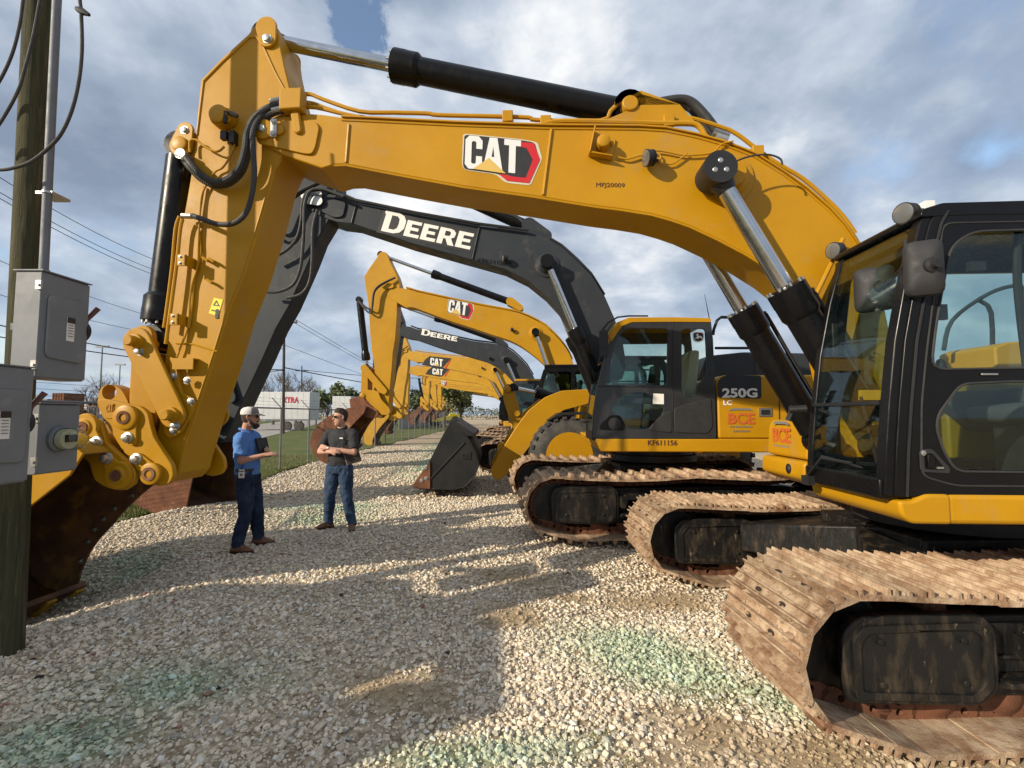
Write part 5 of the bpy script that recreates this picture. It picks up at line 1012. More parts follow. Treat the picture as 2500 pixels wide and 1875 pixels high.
    undercarriage(m, *uc, style, lod, x0=ucx)
    z1, z2 = 1.08, 1.36
    b = MB(); b.box(-1.35, 2.75, -1.38, 1.38, z1, z2); dk = b.build('deck', yel, m, bevel=.04); c_ = M_blk if style == 'cat' else M_char
    b = MB(); b.plate(roundpoly([(.45, z2), (.45, 2.20), (2.3, 2.30), (2.4, z2)], .06), -1.38, -.5); b.plate(roundpoly([(-.2, z2), (-.2, 1.95), (.5, 2.35), (2.4, 2.35), (2.4, z2)], .06), .5, 1.38); b.box(.6, 2.4, -.5, .5, z2, 2.25); b.build('engine_house', yel, m, bevel=.03)
    b = MB(); b.plate(roundpoly([(2.42,z1-.02),(2.42,2.30),(2.8,2.30),(3.0,2.1),(3.02,1.4),(2.9,z1-.02)], .1), -1.35, 1.35); b.build('counterweight', c_ if style == 'deere' else yel, m, bevel=.05)
    b = MB(); b.tube([(.55,-1.3,2.2),(.55,-1.3,2.85),(.65,-1.3,2.92),(2.2,-1.3,2.92),(2.3,-1.3,2.85),(2.3,-1.3,2.3)], .022, 8); b.tube([(.55,-1.3,2.6),(2.3,-1.3,2.6)], .022, 8); b.build('handrail', M_char, m)
    if cab: simple_cab(m, -1.45, -1.38, -.42, z2, 3.05, c_, style)
    return m, bo, so, bk
def simple_cab(m, x0, y0, y1, z0, z1, cm, style, x1=None):
    x1 = x1 or x0+1.75
    o = roundpoly([(x0, z0), (x0+.02, z0+.9), (x0+.22, z1-.12), (x0+.36, z1), (x1-.15, z1), (x1, z1-.2), (x1, z0)], .05)
    w1 = roundpoly([(x0+.14, z0+.82), (x0+.32, z1-.17), (x0+1.0, z1-.17), (x0+1.0, z0+.82)], .06); w2 = roundpoly([(x0+1.1, z0+.62), (x0+1.1, z1-.17), (x1-.18, z1-.17), (x1-.10, z1-.4), (x1-.10, z0+.75), (x1-.25, z0+.62)], .06)
    w3 = roundpoly([(x0+.22, z0+.30), (x0+.18, z0+.62), (x0+.30, z0+.72), (x0+.95, z0+.72), (x0+.95, z0+.30), (x0+.75, z0+.16)], .07)
    c = MB().plate(o, y0, y0+.05, [w1, w2, w3]).build('cab', cm, m, smooth=22, bevel=.008)
    MB().plate(o, y1-.05, y1, [w1, w2, w3]).build('far_side_wall', cm, c, smooth=22)
    for i, w_ in enumerate((w1, w2, w3)): MB().plate(w_, y0+.02, y0+.026).build('side_window', M_glassd, c, smooth=0); MB().plate(w_, y1-.026, y1-.02).build('side_window', M_glassd, c, smooth=0)
    f = [(x0, z0+.1), (x0+.02, z0+.9), (x0+.22, z1-.12)]; MB().plate(f+[(p[0]+.01, p[1]) for p in reversed(f)], y0+.05, y1-.05).build('windscreen', M_glassd, c, smooth=0)
    MB().box(x0+.25, x1, y0-.01, y1+.01, z1-.05, z1+.03).build('roof', M_yel if style == 'deere' else cm, c, bevel=.02)
    MB().box(x0, x1, y0+.05, y1-.05, z0, z0+.08).build('cab_floor', M_blkm, c); b = MB(); b.box(x1-.05, x1, y0+.05, y1-.05, z0, z0+.8); b.build('rear_wall', cm, c)
    b = MB(); b.plate(roundpoly([(x0+.55,z0+.42),(x0+.55,z0+.58),(x0+1.1,z0+.60),(x0+1.22,z0+1.3),(x0+1.34,z0+1.3),(x0+1.25,z0+.42)], .05), (y0+y1)/2-.25, (y0+y1)/2+.25); b.build('seat', M_cream if style == 'deere' else M_seat, c, bevel=.02); return c
M_cab2 = mat('dark_cab_paint', (.020,.022,.025), .35, 0, (.028,.03,.033), 3, .3, .7, .02, 40, .5, .2)
# ---- dark machine next in line
m2, bo2, so2, bk2 = machine(F2, 'excavator', 'charcoal boom excavator with a yellow roofed cab and large 250G lettering on its side', (765,492), (503,1062), DF, 'deere', 1, False, bkrot=24, bprof=PL(F2, [(482,1070),(480,1120),(472,1170),(460,1225),(453,1262),(441,1289),(410,1272),(383,1253),(354,1242),(300,1215),(272,1170),(268,1110),(300,1065),(370,1042),(430,1048)], -.75), yel=M_char, boomc=M_char, bktm=M_rust, shapes='deere',
    badge=('deere', [(927,563),(1148,610),(941,519)]), bw=1.5)
q = F2.L(1163,640,dbv); q2 = F2.L(1235,650,dbv); text_obj('serial_number', 'KF611156', M_blk, bo2, (q[0], dbv-.002, q[1]), .075, width=q2[0]-q[0], tilt=-.12)
MB().tube([F2.P3(x, y, dbv-.002) for x, y in ((1170,556),(1153,632))], .012, 6).build('weld_bead', M_char, bo2); MB().tube([F2.P3(x, y, dbv-.002) for x, y in ((870,497),(858,543))], .012, 6).build('weld_bead', M_char, bo2)
MB().plate(roundpoly(PL(F2, [(775,512),(770,490),(800,484),(846,495),(838,530),(815,532)], dbv), .06), dbv-.02, dbv).build('nose_plate', M_char, bo2, bevel=.006)
MB().plate(capsule(F2.L(757,491,dbv), F2.L(781,495,dbv), .085, .085), dbv-.08, dbv-.05).build('pin_keeper', M_steel, bo2, bevel=.005)
for pts, vs in (([(846,484),(800,466),(770,464),(748,472),(738,500),(735,540),(725,580),(700,610),(660,632)], -.36), ([(840,480),(790,462),(758,466),(744,500),(742,560),(738,620),(732,660),(715,695),(680,712),(645,712)], -.40), ([(775,512),(764,560),(762,640),(755,690),(735,718),(700,728)], -.44)):
    MB().tube([F2.P3(x, y, vs) for x, y in pts], .028, 8, 8).build('stick_hose', M_rubber, m2)
MB().tube([F2.P3(x, y, -.3) for x, y in ((800,470),(845,478),(868,488),(1010,518),(1168,546),(1290,562))], .026, 8).build('boom_pipe', M_blkm, bo2)
for k in range(2): MB().tube([F2.P3(x, y+k*6, -.1+.1*k) for x, y in ((1170,500),(1180,508),(1200,505),(1235,520),(1265,532),(1290,555),(1320,572))], .026, 8, 6).build('boom_hose', M_rubber, bo2)
undercarriage(m2, 7, 4.75, .93, .8, 2.59, 'deere', 1, x0=-.36)
D2 = -1.38; P2 = lambda pts, v=D2: [F2.L(1300+.3919*x, 700+.3919*y, v) for x, y in pts]
zb2, zt2 = P2([(900,1030)])[0][1], P2([(900,948)])[0][1]; xf2 = P2([(400,980)])[0][0]
dk = MB(); dk.plate(roundpoly([(xf2+.06,zb2),(xf2-.02,zt2-.02),(xf2,zt2),(2.9,zt2),(2.9,zb2)], .03), D2, 1.38); dk2 = dk.build('deck', M_yel, m2, bevel=.03)
q, q2 = P2([(716,987),(900,987)]); text_obj('serial_number', 'KF611156', M_txt, dk2, (q[0], D2-.003, q[1]), .075, off=.02, width=q2[0]-q[0])
oc = P2([(398,945),(402,800),(425,640),(460,500),(500,360),(535,285),(570,240),(640,218),(880,216),(1112,214),(1125,330),(1135,560),(1145,945)])
wu = roundpoly(P2([(448,610),(520,350),(548,290),(600,260),(845,260),(838,615)]), .05); wl_ = roundpoly(P2([(492,770),(520,710),(590,662),(690,655),(760,690),(820,760),(810,800),(722,888),(660,888),(600,888),(560,830)]), .05); wr = roundpoly(P2([(930,262),(1078,260),(1092,540),(1050,590),(1000,690),(955,692),(928,640)]), .05)
cab2 = MB().plate(roundpoly(oc, .03), D2, D2+.05, [wu, wl_, wr]).build('cab', M_cab2, m2, smooth=22, bevel=.008)
z22 = oc[8][1]; xr2 = oc[-1][0]
wf = roundpoly([(oc[2][0]+.1, zt2+.75), (oc[4][0]+.12, z22-.18), (xr2-.12, z22-.18), (xr2-.12, zt2+.75)], .06); wfl = roundpoly([(oc[2][0]+.1, zt2+.15), (oc[2][0]+.1, zt2+.68), (xr2-.3, zt2+.68), (xr2-.3, zt2+.15)], .06)
MB().plate(roundpoly(oc, .03), -.43, -.38, [wf, wfl]).build('far_side_wall', M_char, cab2, smooth=22)
for w_ in (wu, wl_, wr): MB().plate(w_, D2+.02, D2+.026).build('side_window', M_glass, cab2, smooth=0)
for w_ in (wf, wfl): MB().plate(w_, -.41, -.404).build('side_window', M_glass, cab2, smooth=0)
fr2 = oc[:6]; MB().plate([(p[0]-.05, p[1]) for p in fr2]+[(p[0]-.04, p[1]) for p in reversed(fr2)], D2+.10, -.46).build('windscreen', M_glass, cab2, smooth=30)
for a, c2 in ((D2+.005, D2+.10), (-.46, -.385)): MB().plate([(p[0]-.06, p[1]) for p in fr2]+[(p[0]+.02, p[1]) for p in reversed(fr2)], a, c2).build('front_pillar', M_cab2, cab2, bevel=.015)
b = MB(); b.box(fr2[2][0]-.07, fr2[2][0]-.02, D2+.08, -.44, fr2[2][1]-.2, fr2[2][1]-.16); b.box(fr2[0][0]-.06, fr2[0][0]+.05, D2+.02, -.40, fr2[0][1]-.03, fr2[0][1]+.1); b.build('windscreen_bar', M_blkm, cab2)
rf = MB(); rf.plate(roundpoly(P2([(470,300),(520,225),(600,192),(870,190),(1110,196),(1112,222),(880,220),(620,222),(560,245),(520,300),(490,345)]), .02), D2-.01, -.36); rf.build('roof', M_yel, cab2, bevel=.012)
MB().tube([F2.P3(1300+.3919*x, 700+.3919*y, -1.25) for x, y in ((420,290),(470,225),(530,190),(600,182),(720,182))], .014, 6).build('roof_cable', M_blkm, cab2)
MB().box(oc[0][0], xr2, D2+.06, -.44, zt2, zt2+.07).build('cab_floor', M_blkm, cab2); MB().box(xr2-.06, xr2, D2+.05, -.43, zt2, zt2+.75).build('rear_wall', M_char, cab2)
dp_ = MB(); dp_.plate(roundpoly(P2([(725,893),(770,830),(830,780),(868,768),(868,905),(840,908)]), .03), D2-.012, D2); dp_.plate(roundpoly(P2([(882,760),(960,730),(1110,695),(1122,870),(1090,915),(885,908)]), .04), D2-.012, D2); dp_.build('lower_panel', M_plast, cab2, bevel=.008, split=True)
b = MB(); b.plate(roundpoly(P2([(415,862),(485,800),(545,800),(575,850),(575,895),(420,890)]), .04), D2-.01, D2); h2 = b.build('door_handle', M_blk, cab2, bevel=.004); q = P2([(512,855)])[0]; b = MB(); b.lathe((q[0],D2-.01,q[1]),(0,-1,0),[(0,.09),(.006,.085),(.008,.07)],18); b.build('handle_recess', M_plast, h2)
b = MB()
for pts in ([(873,225),(873,905)], [(850,625),(400,620)]): b.tube([(p[0], D2-.002, p[1]) for p in P2(pts)], .006, 6)
b.build('door_seam', M_blkm, cab2, split=True)
b = MB(); b.plate(P2([(752,665),(818,668),(818,732),(752,730)]), D2-.004, D2+.018); b.build('label', M_white, cab2, smooth=0)
# leaping stag emblem on the rear quarter window
em = MB(); em.plate(roundpoly(P2([(998,282),(1034,278),(1069,286),(1066,335),(1034,347),(1002,336)]), .03), D2-.004, D2+.018); emo = em.build('emblem', M_white, cab2, smooth=0)
MB().plate(roundpoly(P2([(1002,287),(1034,283),(1064,290),(1061,331),(1034,342),(1006,332)]), .03), D2-.006, D2-.004).build('emblem_ground', M_decalb, emo, smooth=0)
MB().plate(P2([(1008,326),(1016,318),(1024,312),(1022,303),(1016,300),(1020,296),(1026,299),(1028,290),(1031,290),(1031,300),(1036,307),(1046,308),(1054,312),(1057,322),(1062,328),(1056,328),(1050,320),(1040,318),(1034,320),(1030,326),(1024,326),(1026,320),(1018,322)]), D2-.008, D2-.006).build('stag', M_white, emo, smooth=0)
b = MB(); sx = P2([(560,700)])[0][0]+.55; b.plate(roundpoly([(sx-.1,zt2+.42),(sx-.1,zt2+.58),(sx+.4,zt2+.60),(sx+.5,zt2+1.3),(sx+.64,zt2+1.3),(sx+.55,zt2+.42)], .05), -1.12, -.62); b.build('seat', M_cream, cab2, bevel=.02)
b = MB(); b.box(sx-.5,sx+.3,-1.28,-1.2,zt2+.5,zt2+.62); b.box(sx-.75,sx-.6,-.6,-.46,zt2+.85,zt2+1.15); b.build('console', M_plast, cab2, bevel=.01, split=True)
b = MB(); b.lathe(F2.P3(1464,835,-1.5), (-.5,-.8,0), [(0,.02),(.02,.08),(.04,.08)], 4); mc = Vector(F2.P3(1474,838,-1.45)); b = MB(); b.box(-.06,.06,-.03,.03,-.19,.19, Matrix.Translation(mc)@Matrix.Rotation(R(-40),4,'Z')); b.tube([mc+Vector((.0,.02,.1)), mc+Vector((.15,.08,.32))], .012, 6); b.build('mirror', M_plast, cab2, bevel=.02)
q = P2([(1105,200)],-1.2)[0]; MB().tube([(q[0],-1.2,q[1]-.05), F2.P3(1720,718,-1.2)], [.008,.003], 5).build('aerial', M_blkm, cab2)
b = MB(); hx = xr2+.03; ht = P2([(1300,550)])[0][1]; b.plate(roundpoly([(hx,zt2),(hx,ht-.06),(hx+.08,ht),(2.5,ht),(2.5,zt2)], .05), D2+.01, 1.36); en2 = b.build('engine_house', M_yel, m2, bevel=.03)
MB().plate(roundpoly(P2([(1152,600),(1170,565),(1210,550),(1425,553),(1427,697),(1155,690)]), .04), D2+.002, D2+.008).build('dark_panel', M_greyv if False else M_char, en2, smooth=0)
q, q2 = P2([(1183,688),(1402,692)]); 
def numtext(nm, s, a, c2, h, par, v, off=.03): return text_obj(nm, s, M_white, par, (a[0], v, a[1]), h, off=off, width=c2[0]-a[0])
numtext('model_lettering', '250G', q, q2, .135, en2, D2-.001, .035); q, q2 = P2([(1188,736),(1242,737)]); numtext('model_lettering', 'LC', q, q2, .07, en2, D2+.006, .03)
q = P2([(1215,852)])[0]; dealer_mark(en2, (q[0], D2+.004, q[1]), (R(90),0,0), .92)
b = MB(); q = P2([(1452,782)])[0]; b.plate(rrect(q[0]-.09,q[0]+.09,q[1]-.06,q[1]+.06,.01), D2-.002, D2+.01); lt = b.build('door_latch', M_steel, en2); b = MB(); b.plate(rrect(q[0]-.06,q[0]+.06,q[1]-.035,q[1]+.035,.01), D2-.006, D2-.002); b.build('latch_recess', M_blkm, lt)
MB().tube([(p[0], D2+.008, p[1]) for p in P2([(1540,560),(1540,950)])], .007, 6).build('panel_seam', M_blkm, en2)
MB().plate(roundpoly([(2.5,zb2-.05),(2.5,ht+.02),(2.9,ht),(3.1,ht-.2),(3.12,1.4),(3.0,zb2-.05)], .1), -1.33, 1.33).build('counterweight', M_char, m2, bevel=.05)
b = MB(); b.tube([F2.P3(1300+.3919*x, 700+.3919*y, -1.25) for x, y in ((1125,300),(1130,265),(1150,210),(1175,190),(1400,190))], .022, 8); b.tube([F2.P3(1300+.3919*x, 700+.3919*y, -1.25) for x, y in ((1138,382),(1388,382))], .02, 8); b.tube([F2.P3(1300+.3919*x, 700+.3919*y, -1.25) for x, y in ((1388,310),(1390,550))], .022, 8); b.build('handrail', M_char, m2, split=True)
b = MB(); b.plate(roundpoly([(xr2+.15,ht),(xr2+.3,ht+.42),(xr2+.9,ht+.48),(2.2,ht+.45),(2.3,ht)], .06), -.2, 1.2); b.build('engine_hood', M_char, m2, bevel=.04)
# ---- more of the row: (centre, yaw, pivot px, stick end px, ...)
row = [
 dict(F=Frame(2.2, 14.6, .25, 4), T=(946,703), N=(920,1012), style='cat', bm='new', label='yellow excavator with black cab, third boom from the front, red cornered badge', badge=('new', [(1092,762),(1150,773),(1096,731)]), foot=(-.35,1.95), bktm=M_rust, bkrot=8, bks=.88, lod=1, mat=M_yel, ucx=-.8),
 dict(F=Frame(1.4, 20, .25, 4), T=(965,797), N=(925,1008), style='deere', label='smaller looking charcoal boom excavator between two yellow ones', badge=('deere', [(1027,817),(1116,834),(1030,804)]), foot=(-.35,1.9), bktm=M_bktgr, bkrot=12, lod=2, mat=M_char, ucx=-.9),
 dict(F=Frame(1.0, 26, .25, 4), T=(985,858), N=(964,1022), style='cat', label='worn yellow excavator whose boom carries the upper slanted black badge', badge=('old', [(1046,893),(1087,899),(1047,868)]), foot=(-.45,1.9), bktm=M_yelold, bkrot=10, lod=2, mat=M_yelold),
 dict(F=Frame(.7, 32, .25, 4), T=(988,896), N=(985,1012), style='cat', label='worn yellow excavator whose boom carries the lower slanted black badge', badge=('old', [(1052,915),(1086,919),(1053,895)]), foot=(-.45,1.9), bktm=M_rust, bkrot=10, lod=2, mat=M_yelold),
 dict(F=Frame(1.6, 40.0, .25, 4), T=(1042,918), N=(1038,1003), style='cat', label='distant yellow excavator with a small badge on its short boom', badge=('new', [(1077,938),(1090,941),(1078,928)]), foot=(-.45,1.9), bktm=M_rust, bkrot=10, lod=2, mat=M_yelold),
 dict(F=Frame(.9, 56.0, .25, 4), T=(1070,934), N=(1072,1000), style='cat', label='far yellow excavator whose arm stands left of the green trees', badge=None, foot=(-.45,1.9), bktm=M_yelold, bkrot=0, lod=2, mat=M_yelold),
 dict(F=Frame(.6, 64.0, .25, 2), T=(1083,942), N=(1082,1002), style='cat', label='tiny yellow excavator behind the others near the lane end', badge=None, foot=(-.45,1.9), bktm=M_rust, bkrot=5, lod=2, mat=M_yelold),
 dict(F=Frame(1.0, 73.0, .25, 6), T=(1104,948), N=(1098,1003), style='deere', label='tiny charcoal excavator at the very end of the row', badge=None, foot=(-.45,1.9), bktm=M_bktgr, bkrot=5, lod=2, mat=M_char),
 dict(F=Frame(1.9, 48.0, .25, 4), T=(1055,926), N=(1062,1002), style='cat', label='farthest yellow excavator in the row, partly behind the others', badge=None, foot=(-.45,1.9), bktm=M_rust, bkrot=10, lod=2, mat=M_yelold),
]
for r_ in row:
    machine(r_['F'], 'excavator', r_['label'], r_['T'], r_['N'], r_['foot'], r_['style'], r_['lod'], True, r_['bkrot'], yel=M_yel if r_['style'] == 'deere' else r_['mat'], boomc=r_['mat'], bktm=r_['bktm'], badge=r_['badge'], shapes=r_['style'], bks=r_.get('bks', .9), ucx=r_.get('ucx', 0))
# ---------------------------------------------------------------- wheel loader between the first two dark and yellow machines
FLd = Frame(1.15, 11.25, .25, -2)
ld_ = empty('wheel_loader', FLd.c, -FLd.th, 'yellow wheel loader with a big black bucket resting on the gravel', 'wheel loader')
r5 = lambda pts: [(700+.2712*x, 850+.2712*y) for x, y in pts]
bp = PL(FLd, r5([(1480,640),(1400,790),(1290,1000),(1230,1130),(1150,1240),(1200,1258),(1290,1262),(1500,1265),(1600,1245),(1690,1150),(1720,1040),(1700,950),(1640,830),(1560,720)]), -1.38)
def lbucket():
    y0, y1 = -1.38, 1.38; o = MB().plate(bp, y0, y0+.04).build('bucket', M_blkd, ld_, smooth=0, bevel=.008)
    MB().plate(bp, y1-.04, y1).build('far_side_plate', M_blkd, o, smooth=0)
    sh = bp[4:]+[bp[0]]; b = MB(); vs = [(p[0], y0, p[1]) for p in sh]+[(p[0], y1, p[1]) for p in sh]; n = len(sh); b.add(vs, [(i, i+1, n+i+1, n+i) for i in range(n-1)]); q = b.build('shell', M_blkd, o, smooth=40); s_ = q.modifiers.new('t', 'SOLIDIFY'); s_.thickness = .025
    b = MB(); e = PL(FLd, r5([(1290,1020),(1210,1125),(1130,1235),(1200,1262),(1290,1265)]), -1.4); b.plate(e, y0-.03, y0-.002); b.build('side_cutter', M_rust, o)
    b = MB(); e = PL(FLd, r5([(1480,640),(1690,770),(1690,800),(1620,790),(1520,700)]), -1.4); b.plate(e, y0-.01, y1+.01); b.build('spill_guard', M_blkd, o, bevel=.01)
    b = MB(); e = PL(FLd, r5([(1290,1265),(1290,1180),(1600,850)]), -1.4); b.tube([(p[0], y0-.004, p[1]) for p in e], .018, 6); b.build('rib', M_blkd, o)
    a, c2 = PL(FLd, r5([(1570,990),(1640,990)]), -1.4); b = MB(); b.plate([(a[0],a[1]-.03),(c2[0]+.05,a[1]-.03),(c2[0]+.05,a[1]+.13),(a[0],a[1]+.13)], y0-.012, y0); bp_ = b.build('stamp', M_blkd, o, bevel=.004); b = MB(); word(b, 'CAT', (a[0]+.02,a[1]), (c2[0]-a[0]+.01,0), (0,.09), y0-.02, y0-.012); b.build('cast_lettering', M_blkd, bp_, smooth=0)
    for k in range(3):
        b = MB(); q = PL(FLd, r5([(1250,1075),(1255,1170),(1215,1190)]), -1.4)[k]; hexbolt(b, q, y0-.03, .03, .02); b.build('cutter_bolt', M_steel, o)
    b = MB(); b.box(bp[4][0]-.02, bp[4][0]+.4, y0, y1, bp[5][1]-.015, bp[5][1]+.02); b.build('cutting_edge', M_rust, o)
M_blkd = mat('worn_black_paint', (.012,.013,.014), .5, 0, (.022,.022,.022), 3, .35, .65, .1, 60, .3, 0, None, (.16,.075,.04), (.60,.76), 1.1)
lbucket()
am = PL(FLd, [(1205,1168),(1196,1148),(1216,1112),(1236,1080),(1258,1045),(1290,1002),(1330,970),(1370,954),(1440,950),(1440,985),(1375,1002),(1338,1030),(1305,1075),(1272,1118),(1245,1150),(1222,1172)], -.75)
for v in (-.78, .70): MB().plate(roundpoly(am, .05), v, v+.08).build('lift_arm', M_yel, ld_, smooth=22, bevel=.012)
MB().plate(roundpoly(PL(FLd, [(1228,945),(1240,936),(1252,943),(1260,969),(1272,1010),(1300,1038),(1286,1056),(1259,1058),(1242,1020),(1229,975)], -.2), .04), -.25, -.15).build('tilt_lever', M_yel, ld_, bevel=.01)
b = MB()
for px in ((1240,950),(1263,1010),(1225,1100)): q = FLd.L(*px, -.3); b.lathe((q[0],-.30,q[1]), (0,1,0), [(0,.06),(.03,.08),(.2,.08)], 16)
b.build('lever_pin', M_yel, ld_, split=True)
MB().plate(roundpoly(PL(FLd, [(1214,1088),(1224,1077),(1240,1088),(1244,1118),(1226,1130),(1215,1108)], -.5), .03), -.62, -.55).build('tilt_link', M_yel, ld_, bevel=.008)
cylinder(ld_, FLd.L(1252,946,-.2), FLd.L(1305,958,-.2), FLd.L(1430,985,-.2), .10, .05, 'tilt_cylinder', -.2, lod=2)
cylinder(ld_, FLd.L(1258,1062,-.7), FLd.L(1300,1090,-.7), FLd.L(1400,1130,-.7), .08, .045, 'lift_cylinder', -.55, lod=2)
def tyre(c, r, w, par, name='wheel'):
    x, y, z = c; o = MB(); pr = [(-w/2,r*.58),(-w/2,r*.86),(-w/2+.05,r*.95),(-w/2+.09,r*.98),(w/2-.09,r*.98),(w/2-.05,r*.95),(w/2,r*.86),(w/2,r*.58)]; o.lathe((x,y,z), (0,1,0), pr, 48)
    t = o.build(name, M_tyre, par, smooth=40)
    g = MB()
    for k in range(26):
        a = 2*math.pi*k/26
        for s_ in (-1, 1):
            a2 = a+(.06 if s_ > 0 else 0); Mx = Matrix.Translation((x,y,z))@Matrix.Rotation(a2, 4, 'Y')
            g.box(r*.93, r*1.0, min(s_*.03, s_*w/2), max(s_*.03, s_*w/2), -.045, .045, Mx)
    g.build('tread', M_tyre, t, smooth=0)
    h = MB(); h.lathe((x,y-w/2-.01,z), (0,1,0), [(0,r*.60),(.02,r*.60),(.04,r*.54),(.10,r*.50),(.22,r*.42),(.23,r*.2),(.12,r*.18),(.10,r*.02)], 36); h.build('rim', M_yel, t); return t
for x in (0, 3.1):
    for v in (-1.0, 1.0): tyre((x+.0, v, .82), .82, .58, ld_)
b = MB(); b.plate(roundpoly([(-.45,1.55),(-.2,1.72),(.5,1.75),(.85,1.45),(.8,1.4),(.45,1.68),(-.2,1.66)], .03), -1.3, -.72); b.build('mudguard', M_blkm, ld_, bevel=.01)
b = MB(); b.box(-.3,3.6,-.45,.45,.55,1.2); b.box(.4,1.3,-.5,.5,1.2,1.9); b.build('chassis', M_yel, ld_, bevel=.03)
b = MB(); b.plate(roundpoly([(2.2,1.2),(2.2,2.2),(3.9,2.1),(4.3,1.7),(4.3,.9),(3.6,.9)], .12), -.9, .9); b.build('engine_house', M_yel, ld_, bevel=.04)
simple_cab(ld_, 1.0, -.8, .8, 1.55, 2.95, M_blkm, 'cat', 2.3)
# ---------------------------------------------------------------- yard roller far down the lane
FRl = Frame(-10.6, 74, .3, -30); ro = empty('road_roller', FRl.c, -FRl.th, 'bright yellow road roller with a smooth drum at the far end of the lane', 'road roller')
b = MB(); b.lathe((-1.4,-.95,.72), (0,1,0), [(0,.5),(.02,.72),(1.88,.72),(1.9,.5)], 36); b.build('drum', M_blkm, ro)
b = MB(); b.plate(roundpoly([(-2.3,.6),(-2.3,.95),(-1.9,1.1),(-.6,1.15),(-.3,.9),(-.3,.6)], .08), -1.12, -.98); b.plate(roundpoly([(-2.3,.6),(-2.3,.95),(-1.9,1.1),(-.6,1.15),(-.3,.9),(-.3,.6)], .08), .98, 1.12); b.box(-.5,-.3,-1,1,.6,1.1); b.build('drum_frame', M_yl, ro, bevel=.02)
b = MB(); b.plate(roundpoly([(-.3,.8),(-.2,1.4),(.6,1.45),(.8,1.9),(2.4,1.75),(2.6,1.2),(2.5,.7)], .1), -.75, .75); b.build('body', M_yl, ro, bevel=.04)
for v in (-.75,.75): tyre((1.6,v,.72), .72, .45, ro)
b = MB(); b.box(-.2,1.6,-.8,.8,2.75,2.85)
for x, y in ((-.1,-.7),(-.1,.7),(1.5,-.7),(1.5,.7)): b.tube([(x,y,1.4),(x,y,2.8)], .04, 8)
b.build('canopy', M_yl, ro)
# ---------------------------------------------------------------- people
M_skin = mat('skin', (.50,.27,.19), .55, 0, (.56,.32,.23), 14, .35, .65, spec=.35); M_skin2 = mat('sunlit_skin', (.46,.24,.165), .55, 0, (.52,.29,.21), 14, .35, .65, spec=.35)  # second skin tone is a little darker than the first
M_blue = mat('blue_polo_cloth', (.085,.20,.50), .85, 0, (.11,.24,.56), 9, .3, .7, .4, 60, .2); M_bpolo = mat('black_polo_cloth', (.030,.031,.034), .85, 0, (.048,.049,.053), 9, .3, .7, .4, 60, .2)
M_jean = mat('dark_denim', (.013,.022,.048), .9, 0, (.035,.052,.09), 5, .38, .66, .5, 70, .15); M_jean2 = mat('mid_blue_denim', (.020,.038,.075), .9, 0, (.055,.085,.14), 4, .38, .66, .5, 70, .15)
M_brown = mat('brown_leather', (.20,.085,.04), .5, 0, (.13,.055,.028), 8, .35, .65); M_hair = mat('dark_hair', (.022,.013,.009), .7, 0, (.045,.026,.018), 60, .4, .6, .5, 200)
M_capw = mat('white_cap_mesh', (.72,.72,.70), .9, 0, (.6,.6,.58), 120, .4, .6); M_capg = mat('grey_cap_cloth', (.19,.18,.17), .9, 0, (.24,.23,.22), 60, .4, .6); M_belt = mat('dark_belt_leather', (.03,.018,.012), .45); M_lip = mat('lips', (.42,.17,.13), .5)
def ell(b, secs, n=20):
    """closed loft of upright ellipses (x, y, z, rx, ry)"""
    vs = []
    for x, y, z, rx, ry in secs:
        for i in range(n): a = 2*math.pi*i/n; vs.append((x+rx*math.cos(a), y+ry*math.sin(a), z))
    m = len(secs); b.add(vs, [(k*n+i, k*n+(i+1)%n, (k+1)*n+(i+1)%n, (k+1)*n+i) for k in range(m-1) for i in range(n)]+[tuple(reversed(range(n))), tuple(range((m-1)*n, m*n))])
def limb(b, pts, rad, k=5, n=12):
    P = catmull([Vector(p) for p in pts], k); rr = np.interp(np.linspace(0, 1, len(P)), np.linspace(0, 1, len(rad)), rad); b.tube(P, list(map(float, rr)), n)
def ball(b, c, r, n=12):
    secs = [(c[0], c[1], c[2]+r[2]*math.sin(R(a)), max(r[0]*math.cos(R(a)), .001), max(r[1]*math.cos(R(a)), .001)) for a in np.linspace(-88, 88, 9)]; ell(b, secs, n)
def fuse(b, name, m, par, vox=.009, sm=6, fac=.5):
    o = b.build(name, m, par, smooth=0); r_ = o.modifiers.new('remesh', 'REMESH'); r_.mode = 'VOXEL'; r_.voxel_size = vox; r_.use_smooth_shade = True
    if sm: s_ = o.modifiers.new('smooth', 'SMOOTH'); s_.iterations = sm; s_.factor = fac
    return o
def hand(b, w, d, up, curl=.5, k=1., thumb=1):
    """palm at wrist w pointing along d, back of the hand towards up; five fingers"""
    d = Vector(d).normalized(); up = Vector(up); up = (up-d*up.dot(d)).normalized(); sd = d.cross(up)*thumb; w = Vector(w); pc = w+d*.05*k
    for s_ in (-1.1, -.35, .35, 1.1): b.tube([w+sd*.012*s_*k, w+d*.045*k+sd*.020*s_*k, w+d*.085*k+sd*.023*s_*k], [.020*k,.0175*k,.014*k], 8)
    for i, (s_, ln) in enumerate(((1.15,.066),(.40,.076),(-.37,.071),(-1.12,.056))):
        p0 = w+d*.085*k+sd*.024*s_*k; a = curl*(.8+.1*i); p1 = p0+(d*math.cos(a)-up*math.sin(a))*ln*.5*k; a2 = a*2.1; p2 = p1+(d*math.cos(a2)-up*math.sin(a2))*ln*.5*k
        b.tube([p0-d*.01, p0, p1, p2], [.0105*k,.0105*k,.0095*k,.0075*k], 8)
    t0 = w+d*.025*k+sd*.026*k; t1 = t0+(sd*.75+d*.7-up*.2)*.035*k; t2 = t1+(d*.9+sd*.1-up*.3)*.032*k; b.tube([t0, t1, t2], [.014*k,.0115*k,.009*k], 8)
